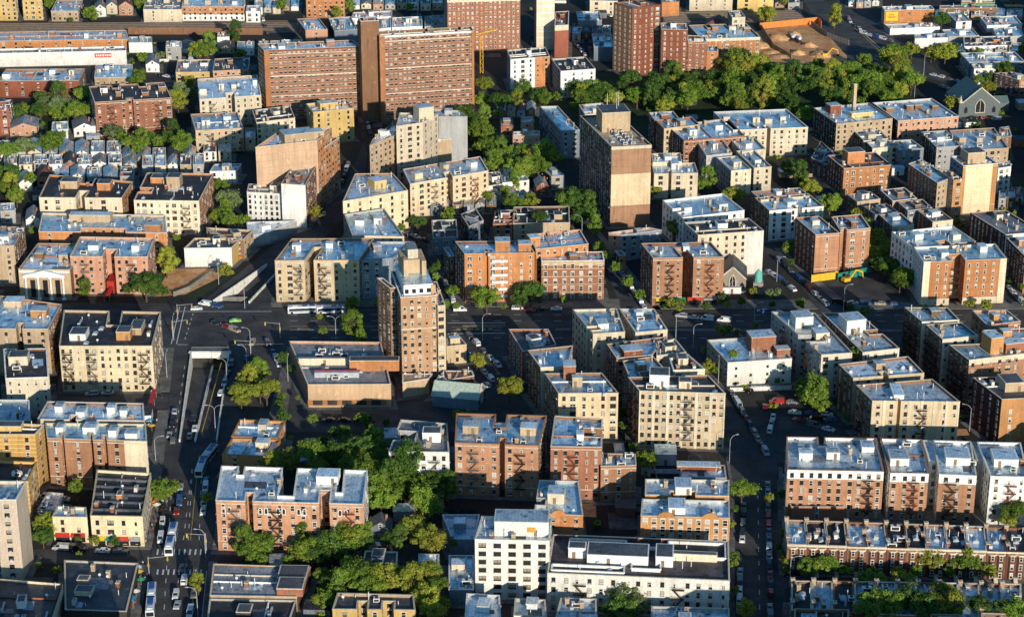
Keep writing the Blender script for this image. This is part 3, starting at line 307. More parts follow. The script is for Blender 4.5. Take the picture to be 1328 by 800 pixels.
(6,'seventh bow fronted row house from the left, dark roof',[(119.2,557.9),(125.1,557.5),(127.4,573.5),(121.3,573.9)],9.5,'brown','brown','black',{'bow':1,'top':(0.6,'cream'),'bk':[],'n':3,'win':1.9,'wk':'light','skyl':1,'group':'bow fronted row houses'}),
(6,'eighth bow fronted row house from the left, pale roof',[(125.2,557.5),(131.1,557.1),(133.4,573.0),(127.4,573.4)],9.5,'rowred','brown','silver',{'bow':1,'top':(0.6,'cream'),'bk':[],'n':3,'win':1.9,'wk':'light','skyl':1,'group':'bow fronted row houses'}),
(6,'ninth bow fronted row house from the left, dark roof',[(131.1,557.0),(137.0,556.7),(139.5,572.6),(133.5,573.0)],9.5,'rowred','brown','black',{'bow':1,'top':(0.6,'cream'),'bk':[],'n':3,'win':1.9,'wk':'light','skyl':1,'group':'bow fronted row houses'}),
(6,'tenth bow fronted row house from the left, pale roof',[(137.0,556.6),(142.9,556.2),(145.6,572.1),(139.5,572.5)],9.5,'brown','brown','white',{'bow':1,'top':(0.6,'cream'),'bk':[],'n':3,'win':1.9,'wk':'light','skyl':1,'group':'bow fronted row houses'}),
(6,'eleventh bow fronted row house from the left, dark roof',[(143.0,556.2),(148.8,555.8),(151.6,571.7),(145.6,572.1)],9.5,'rowred','brown','blue',{'bow':1,'top':(0.6,'cream'),'bk':[],'n':3,'win':1.9,'wk':'light','skyl':1,'group':'bow fronted row houses'}),
(6,'twelfth bow fronted row house from the left, dark roof',[(148.9,555.8),(154.7,555.4),(157.6,571.2),(151.7,571.6)],9.5,'rowred','brown','dark',{'bow':1,'top':(0.6,'cream'),'bk':[],'n':3,'win':1.9,'wk':'light','skyl':1,'group':'bow fronted row houses'}),
(6,'first shaded row house from the left in the row below the bow fronts, black roof',[(79.9,522.5),(85.7,522.3),(88.0,539.6),(82.1,539.8)],8.5,'brick','brown','black',{'bk':[],'n':3,'win':2.4,'skyl':1,'group':'row houses below the bow fronts'}),
(6,'second shaded row house from the left in the row below the bow fronts, blue roof',[(85.9,521.9),(91.6,521.7),(94.1,539.4),(88.2,539.7)],8.5,'brick','brown','blue',{'bk':[],'n':3,'win':2.4,'skyl':1,'group':'row houses below the bow fronts'}),
(6,'third shaded row house from the left in the row below the bow fronts, black roof',[(91.8,521.4),(97.5,521.1),(100.2,539.3),(94.4,539.5)],8.5,'brick','brown','black',{'bk':[],'n':3,'win':2.4,'skyl':1,'group':'row houses below the bow fronts'}),
(6,'fourth shaded row house from the left in the row below the bow fronts, blue roof',[(97.7,520.8),(103.4,520.6),(106.4,539.1),(100.5,539.3)],8.5,'brick','brown','blue',{'bk':[],'n':3,'win':2.4,'skyl':1,'group':'row houses below the bow fronts'}),
(6,'fifth shaded row house from the left in the row below the bow fronts, blue roof',[(103.5,520.2),(109.2,520.0),(112.5,538.9),(106.6,539.1)],8.5,'brick','brown','blue',{'bk':[],'n':3,'win':2.4,'skyl':1,'group':'row houses below the bow fronts'}),
(6,'sixth shaded row house from the left in the row below the bow fronts, blue roof',[(109.4,519.7),(115.1,519.4),(118.6,538.7),(112.7,539.0)],8.5,'brick','brown','blue',{'bk':[],'n':3,'win':2.4,'skyl':1,'group':'row houses below the bow fronts'}),
(6,'seventh shaded row house from the left in the row below the bow fronts, blue roof',[(115.3,519.1),(121.0,518.9),(124.7,538.5),(118.8,538.8)],8.5,'brick','brown','blue',{'bk':[],'n':3,'win':2.4,'skyl':1,'group':'row houses below the bow fronts'}),
(6,'eighth shaded row house from the left in the row below the bow fronts, silver roof',[(121.1,518.6),(126.8,518.3),(130.8,538.4),(124.9,538.6)],8.5,'brick','brown','silver',{'bk':[],'n':3,'win':2.4,'skyl':1,'group':'row houses below the bow fronts'}),
(6,'ninth shaded row house from the left in the row below the bow fronts, silver roof',[(127.0,518.0),(132.6,517.8),(136.9,538.2),(131.0,538.4)],8.5,'brick','brown','silver',{'bk':[],'n':3,'win':2.4,'skyl':1,'group':'row houses below the bow fronts'}),
(6,'tenth shaded row house from the left in the row below the bow fronts, blue roof',[(132.8,517.4),(138.5,517.2),(143.0,538.0),(137.1,538.2)],8.5,'brick','brown','blue',{'bk':[],'n':3,'win':2.4,'skyl':1,'group':'row houses below the bow fronts'}),
(6,'eleventh shaded row house from the left in the row below the bow fronts, blue roof',[(138.6,516.9),(144.3,516.7),(149.1,537.8),(143.2,538.1)],8.5,'brick','brown','blue',{'bk':[],'n':3,'win':2.4,'skyl':1,'group':'row houses below the bow fronts'}),
(4,(329,'white',330),[(-252.3,975.3),(-245.8,975.6),(-249.9,994.4),(-256.5,994.1)],4.9,'white','dark','grey'),
(4,(331,'grey',330),[(-244.8,976.1),(-238.2,976.4),(-242.2,995.2),(-248.8,994.9)],4.5,'grey','brown','dark'),
(4,(332,'cream',330),[(-237.8,979.1),(-231.2,979.5),(-235.1,998.3),(-241.7,998.0)],5.5,'cream','grey','blue',{'gable':1}),
(4,(333,'grey',330),[(-229.9,978.3),(-223.3,978.6),(-227.0,997.4),(-233.6,997.1)],5.1,'grey','dark','silver',{'gable':1}),
(4,(334,'orange',330),[(-222.3,979.2),(-215.7,979.5),(-219.3,998.3),(-225.9,998.0)],4.8,'orange','brown','silver',{'gable':1}),
(4,(335,'white',330),[(-214.3,977.9),(-207.7,978.2),(-211.1,997.0),(-217.7,996.7)],5.2,'white','brown','blue',{'gable':1}),
(4,(336,'white',330),[(-206.2,976.3),(-199.6,976.6),(-202.9,995.4),(-209.5,995.1)],4.7,'white','grey','blue'),
(4,(337,'white',330),[(-198.2,975.4),(-191.6,975.7),(-194.9,994.5),(-201.4,994.1)],4.8,'white','grey','blue'),
(4,(329,'tan',338),[(-190.1,972.3),(-183.8,972.6),(-186.3,988.0),(-192.6,987.7)],4.7,'tan','dark','blue',{'gable':1}),
(4,(331,'pink',338),[(-182.6,971.5),(-176.4,971.8),(-178.8,987.3),(-185.0,987.0)],4.8,'pink','brown','silver',{'gable':1}),
(4,(332,'cream',338),[(-174.7,968.2),(-168.5,968.5),(-170.7,983.9),(-177.0,983.6)],4.5,'cream','brown','blue'),
(4,(333,'grey',338),[(-168.0,972.1),(-161.8,972.4),(-164.0,987.9),(-170.2,987.6)],5.3,'grey','brown','dark',{'gable':1}),
(4,(334,'tan',338),[(-160.9,973.6),(-154.7,973.9),(-156.8,989.4),(-163.0,989.1)],5.0,'tan','brown','blue',{'gable':1}),
(4,(329,'grey',339),[(-224.2,938.3),(-217.6,938.6),(-220.6,953.6),(-227.2,953.3)],4.5,'grey','grey','blue'),
(4,(331,'tan',339),[(-217.5,942.9),(-210.8,943.2),(-213.7,958.2),(-220.4,957.9)],4.5,'tan','brown','silver',{'gable':1}),
(4,(332,'white',339),[(-209.3,941.2),(-202.7,941.5),(-205.4,956.5),(-212.1,956.2)],5.0,'white','dark','blue',{'gable':1}),
(4,(333,'grey',339),[(-200.6,936.9),(-194.0,937.2),(-196.6,952.1),(-203.3,951.8)],4.6,'grey','grey','blue'),
(4,(334,'slate',339),[(-193.5,940.2),(-186.9,940.5),(-189.4,955.4),(-196.1,955.1)],5.1,'slate','dark','blue',{'gable':1}),
(4,(335,'grey',339),[(-184.8,935.7),(-178.2,936.0),(-180.6,951.0),(-187.2,950.7)],5.3,'grey','brown','dark'),
(4,(329,'white',340),[(-244.4,957.4),(-238.3,957.7),(-241.6,973.2),(-247.7,972.9)],4.7,'white','dark','blue'),
(4,(331,'cream',340),[(-236.7,955.0),(-230.6,955.3),(-233.8,970.8),(-239.9,970.5)],4.8,'cream','dark','blue'),
(4,(332,'grey',340),[(-229.9,956.6),(-223.8,956.9),(-226.9,972.4),(-233.0,972.1)],4.8,'grey','grey','blue'),
(4,(333,'white',340),[(-221.9,953.1),(-215.8,953.4),(-218.8,968.8),(-224.9,968.5)],5.6,'white','grey','blue'),
(4,(334,'brick',340),[(-216.6,961.4),(-210.4,961.7),(-213.4,977.3),(-219.5,977.0)],5.1,'brick','brown','dark',{'gable':1}),
(4,(335,'white',340),[(-207.8,953.9),(-201.7,954.3),(-204.5,969.7),(-210.6,969.4)],5.4,'white','brown','blue'),
(4,(336,'white',340),[(-202.5,962.8),(-196.3,963.2),(-199.0,978.8),(-205.2,978.5)],4.5,'white','brown','grey',{'gable':1}),
(4,(337,'cream',340),[(-194.0,956.6),(-187.8,956.9),(-190.5,972.4),(-196.6,972.1)],5.1,'cream','grey','grey'),
(4,(341,'grey',340),[(-187.7,961.1),(-181.6,961.5),(-184.1,977.0),(-190.2,976.7)],4.6,'grey','brown','blue',{'gable':1}),
(4,(329,'grey',342),[(-177.3,953.7),(-172.1,954.0),(-174.8,971.2),(-179.9,970.9)],4.6,'grey','dark','blue'),
(4,(331,'cream',342),[(-170.7,950.9),(-165.6,951.2),(-168.1,968.3),(-173.2,968.0)],5.6,'cream','dark','silver'),
(4,(332,'white',342),[(-166.1,959.4),(-160.9,959.7),(-163.4,977.0),(-168.6,976.7)],5.0,'white','grey','blue',{'gable':1}),
(4,(333,'tan',342),[(-158.9,952.5),(-153.7,952.8),(-156.1,970.0),(-161.2,969.7)],5.6,'tan','dark','dark'),
(4,(334,'grey',342),[(-153.4,956.3),(-148.2,956.7),(-150.5,973.9),(-155.7,973.6)],4.5,'grey','brown','blue'),
(4,(329,'white',343),[(-150.9,975.5),(-144.7,975.8),(-146.9,992.8),(-153.0,992.5)],4.9,'white','brown','dark'),
(4,(331,'cream',343),[(-143.7,976.0),(-137.5,976.3),(-139.6,993.3),(-145.8,993.0)],4.9,'cream','dark','blue'),
(4,(329,'brick',344),[(-138.3,991.6),(-133.3,992.0),(-135.2,1008.6),(-140.2,1008.3)],6.8,'brick','dark','blue'),
(4,(331,'tan',344),[(-132.7,993.5),(-127.6,993.8),(-129.4,1010.5),(-134.5,1010.2)],6.7,'tan','dark','blue'),
(4,(329,'white',345),[(-16.7,912.7),(-11.3,913.0),(-11.3,924.8),(-16.7,924.5)],3.4,'white','brown','blue'),
(4,(331,'cream',345),[(-10.4,914.6),(-4.9,914.9),(-4.8,926.7),(-10.3,926.4)],3.8,'cream','brown','grey',{'gable':1}),
(4,(332,'grey',345),[(-4.0,914.8),(1.5,915.1),(1.7,926.9),(-3.8,926.6)],4.1,'grey','brown','grey',{'gable':1}),
(4,(329,'white',346),[(-220.1,1288.3),(-213.8,1288.8),(-216.4,1307.2),(-222.7,1306.7)],5.0,'white','brown','grey'),
(4,(331,'cream',346),[(-212.5,1287.3),(-206.1,1287.9),(-208.7,1306.3),(-215.0,1305.7)],5.6,'cream','grey','dark'),
(4,(332,'pink',346),[(-205.4,1289.4),(-199.0,1290.0),(-201.5,1308.4),(-207.8,1307.9)],4.8,'pink','grey','silver'),
(4,(329,'white',347),[(-161.1,1280.3),(-156.2,1280.8),(-158.3,1301.2),(-163.2,1300.6)],4.5,'white','dark','blue'),
(4,(331,'grey',347),[(-156.0,1285.5),(-151.2,1286.1),(-153.2,1306.6),(-158.1,1306.0)],4.5,'grey','dark','blue',{'gable':1}),
(4,(332,'cream',347),[(-150.0,1282.5),(-145.1,1283.0),(-147.1,1303.5),(-151.9,1302.9)],3.9,'cream','brown','blue'),
(4,(333,'tan',347),[(-145.2,1291.4),(-140.4,1292.0),(-142.2,1312.6),(-147.1,1312.1)],3.9,'tan','dark','grey',{'gable':1}),
(4,(334,'white',347),[(-139.4,1290.8),(-134.6,1291.3),(-136.3,1311.9),(-141.2,1311.4)],3.9,'white','grey','blue',{'gable':1}),
(4,(329,'white',348),[(-102.8,1294.5),(-96.4,1295.0),(-97.6,1314.2),(-104.0,1313.7)],4.0,'white','grey','silver',{'gable':1}),
(4,(331,'cream',348),[(-95.4,1296.0),(-89.0,1296.5),(-90.1,1315.8),(-96.5,1315.2)],4.5,'cream','dark','grey',{'gable':1}),
(4,(332,'pink',348),[(-87.7,1292.2),(-81.3,1292.7),(-82.2,1311.9),(-88.6,1311.4)],3.7,'pink','brown','blue'),
(4,(333,'grey',348),[(-80.3,1294.2),(-73.9,1294.7),(-74.8,1314.0),(-81.2,1313.4)],4.5,'grey','dark','blue',{'gable':1}),
(4,(334,'tan',348),[(-72.8,1294.2),(-66.4,1294.8),(-67.2,1314.1),(-73.6,1313.5)],4.1,'tan','brown','dark'),
(4,(335,'white',348),[(-65.3,1293.3),(-58.9,1293.8),(-59.5,1313.1),(-65.9,1312.6)],4.1,'white','brown','dark'),
(4,(336,'cream',348),[(-57.7,1291.5),(-51.3,1292.1),(-51.9,1311.3),(-58.3,1310.7)],4.5,'cream','brown','dark'),
(4,(337,'pink',348),[(-50.3,1293.4),(-43.9,1293.9),(-44.4,1313.2),(-50.8,1312.7)],4.4,'pink','grey','silver'),
(4,(329,'cream',349),[(158.1,1296.5),(165.3,1297.0),(167.7,1315.6),(160.4,1315.0)],4.7,'cream','dark','blue',{'gable':1}),
(4,(331,'tan',349),[(166.8,1299.2),(174.0,1299.8),(176.5,1318.4),(169.2,1317.8)],4.8,'tan','dark','dark',{'gable':1}),
(4,(332,'grey',349),[(174.5,1294.4),(181.7,1295.0),(184.3,1313.5),(177.0,1313.0)],4.2,'grey','brown','dark'),
(4,(329,'grey',350),[(262.5,1266.2),(272.0,1266.7),(275.6,1284.4),(266.1,1283.9)],3.4,'grey','brown','silver',{'gable':1}),
(4,(331,'white',350),[(272.8,1262.8),(282.3,1263.3),(286.1,1281.0),(276.5,1280.5)],3.0,'white','brown','blue'),
(4,(332,'tan',350),[(284.5,1266.5),(294.1,1267.0),(298.0,1284.8),(288.4,1284.3)],2.8,'tan','brown','blue'),
(4,(333,'slate',350),[(296.7,1271.4),(306.3,1272.0),(310.4,1289.8),(300.7,1289.3)],2.5,'slate','grey','blue',{'gable':1}),
(4,(334,'grey',350),[(306.7,1267.1),(316.3,1267.6),(320.5,1285.3),(310.9,1284.8)],2.6,'grey','grey','silver'),
(4,(329,'white',351),[(214.0,1302.2),(218.4,1302.7),(221.1,1319.2),(216.7,1318.6)],4.3,'white','dark','blue',{'gable':1}),
(4,(331,'tan',351),[(218.3,1298.1),(222.7,1298.6),(225.5,1315.0),(221.1,1314.5)],4.0,'tan','brown','blue'),
(4,(332,'grey',351),[(223.5,1299.5),(227.9,1300.0),(230.8,1316.4),(226.4,1315.9)],4.1,'grey','dark','blue'),
(4,(333,'white',351),[(229.4,1304.2),(233.8,1304.7),(236.7,1321.2),(232.3,1320.6)],4.8,'white','grey','dark',{'gable':1}),
(4,(329,'grey',352),[(248.3,1176.8),(255.2,1177.2),(259.0,1195.9),(252.1,1195.5)],3.6,'grey','brown','blue'),
(4,(331,'slate',352),[(255.9,1175.2),(262.8,1175.6),(266.7,1194.3),(259.8,1193.8)],3.6,'slate','brown','blue'),
(4,(332,'tan',352),[(264.3,1177.2),(271.2,1177.6),(275.2,1196.3),(268.3,1195.9)],3.0,'tan','brown','blue'),
(4,(333,'white',352),[(272.5,1178.7),(279.4,1179.2),(283.6,1197.9),(276.7,1197.4)],4.1,'white','dark','blue',{'gable':1}),
(4,(334,'grey',352),[(279.9,1176.6),(286.8,1177.0),(291.1,1195.7),(284.2,1195.3)],3.7,'grey','dark','silver'),
(4,(335,'slate',352),[(287.4,1174.9),(294.3,1175.4),(298.7,1194.0),(291.8,1193.6)],4.0,'slate','brown','silver'),
(4,(329,'slate',353),[(29.9,1213.7),(35.0,1214.2),(35.6,1231.3),(30.6,1230.9)],4.7,'slate','brown','grey'),
(4,(331,'grey',353),[(35.7,1210.8),(40.8,1211.3),(41.5,1228.4),(36.4,1227.9)],5.4,'grey','dark','blue'),
(4,(332,'brown',353),[(41.9,1218.7),(47.0,1219.2),(47.7,1236.5),(42.6,1236.0)],5.4,'brown','brown','grey',{'gable':1}),
(4,(333,'slate',353),[(47.5,1212.6),(52.6,1213.1),(53.5,1230.3),(48.4,1229.8)],5.5,'slate','brown','dark'),
(4,(334,'grey',353),[(53.5,1213.7),(58.5,1214.1),(59.5,1231.3),(54.4,1230.9)],5.4,'grey','grey','dark'),
(4,(329,'grey',354),[(-147.0,1177.7),(-141.4,1178.2),(-143.1,1195.7),(-148.7,1195.2)],4.7,'grey','dark','blue'),
(4,(331,'tan',354),[(-140.4,1177.7),(-134.8,1178.2),(-136.4,1195.7),(-142.0,1195.3)],4.9,'tan','brown','silver'),
(4,(332,'white',354),[(-134.4,1183.5),(-128.8,1183.9),(-130.4,1201.6),(-136.0,1201.1)],4.0,'white','dark','blue'),
(4,(333,'grey',354),[(-127.5,1180.8),(-121.9,1181.2),(-123.4,1198.8),(-129.0,1198.4)],4.9,'grey','dark','blue'),
(4,(329,'white',355),[(-195.0,1185.6),(-185.1,1186.0),(-187.3,1202.4),(-197.2,1201.9)],3.9,'white','grey','dark',{'gable':1}),
(4,(331,'grey',355),[(-182.8,1181.7),(-173.0,1182.1),(-175.1,1198.4),(-184.9,1198.0)],3.8,'grey','brown','dark'),
(4,(332,'tan',355),[(-171.8,1185.0),(-162.0,1185.4),(-163.9,1201.8),(-173.7,1201.3)],4.4,'tan','dark','dark',{'gable':1}),
(4,(333,'white',355),[(-159.6,1179.8),(-149.8,1180.3),(-151.6,1196.5),(-161.4,1196.1)],4.2,'white','brown','blue'),
(4,(329,'grey',356),[(-1.4,901.2),(2.0,901.5),(2.1,911.5),(-1.2,911.2)],4.8,'grey','brown','blue'),
(4,(331,'tan',356),[(2.5,904.8),(5.9,905.1),(6.1,915.2),(2.7,914.9)],3.9,'tan','dark','blue'),
(4,(332,'white',356),[(6.4,906.9),(9.8,907.2),(10.1,917.3),(6.7,917.0)],4.4,'white','grey','dark',{'gable':1}),
(4,(329,'grey',357),[(222.1,902.1),(225.6,902.4),(228.3,914.0),(224.9,913.7)],5.4,'grey','brown','blue'),
(4,(331,'brown',357),[(226.3,903.4),(229.8,903.7),(232.5,915.4),(229.1,915.1)],5.5,'brown','brown','blue'),
(4,(332,'white',357),[(232.1,910.8),(235.6,911.1),(238.4,922.9),(235.0,922.6)],4.5,'white','brown','grey',{'gable':1}),
(4,(329,'slate',358),[(-36.9,891.9),(-32.6,892.2),(-32.9,905.1),(-37.2,904.8)],5.5,'slate','dark','blue'),
(4,(331,'grey',358),[(-32.1,898.9),(-27.7,899.2),(-28.0,912.2),(-32.3,911.9)],5.0,'grey','brown','silver',{'gable':1}),
(4,(332,'brown',358),[(-26.8,893.1),(-22.5,893.4),(-22.6,906.4),(-27.0,906.1)],5.3,'brown','grey','dark'),
(4,(333,'slate',358),[(-21.8,892.6),(-17.4,892.9),(-17.5,905.8),(-21.9,905.6)],5.3,'slate','grey','silver'),
(4,(334,'grey',358),[(-16.8,899.9),(-12.4,900.2),(-12.5,913.3),(-16.9,913.0)],5.0,'grey','grey','grey',{'gable':1}),
(4,(335,'brown',358),[(-11.7,898.1),(-7.3,898.4),(-7.3,911.4),(-11.7,911.1)],5.4,'brown','brown','blue',{'gable':1}),
(4,(329,'brick',359),[(-7.8,1052.1),(-3.4,1052.5),(-3.3,1065.7),(-7.7,1065.3)],5.4,'brick','brown','blue',{'gable':1}),
(4,(331,'tan',359),[(-2.7,1052.9),(1.8,1053.3),(2.0,1066.5),(-2.5,1066.1)],4.8,'tan','dark','grey',{'gable':1}),
(4,(332,'grey',359),[(2.5,1053.6),(7.0,1054.0),(7.2,1067.2),(2.8,1066.8)],4.5,'grey','dark','dark',{'gable':1}),
(4,(333,'brick',359),[(7.7,1055.4),(12.2,1055.8),(12.5,1069.0),(8.0,1068.7)],4.6,'brick','grey','blue',{'gable':1}),
]
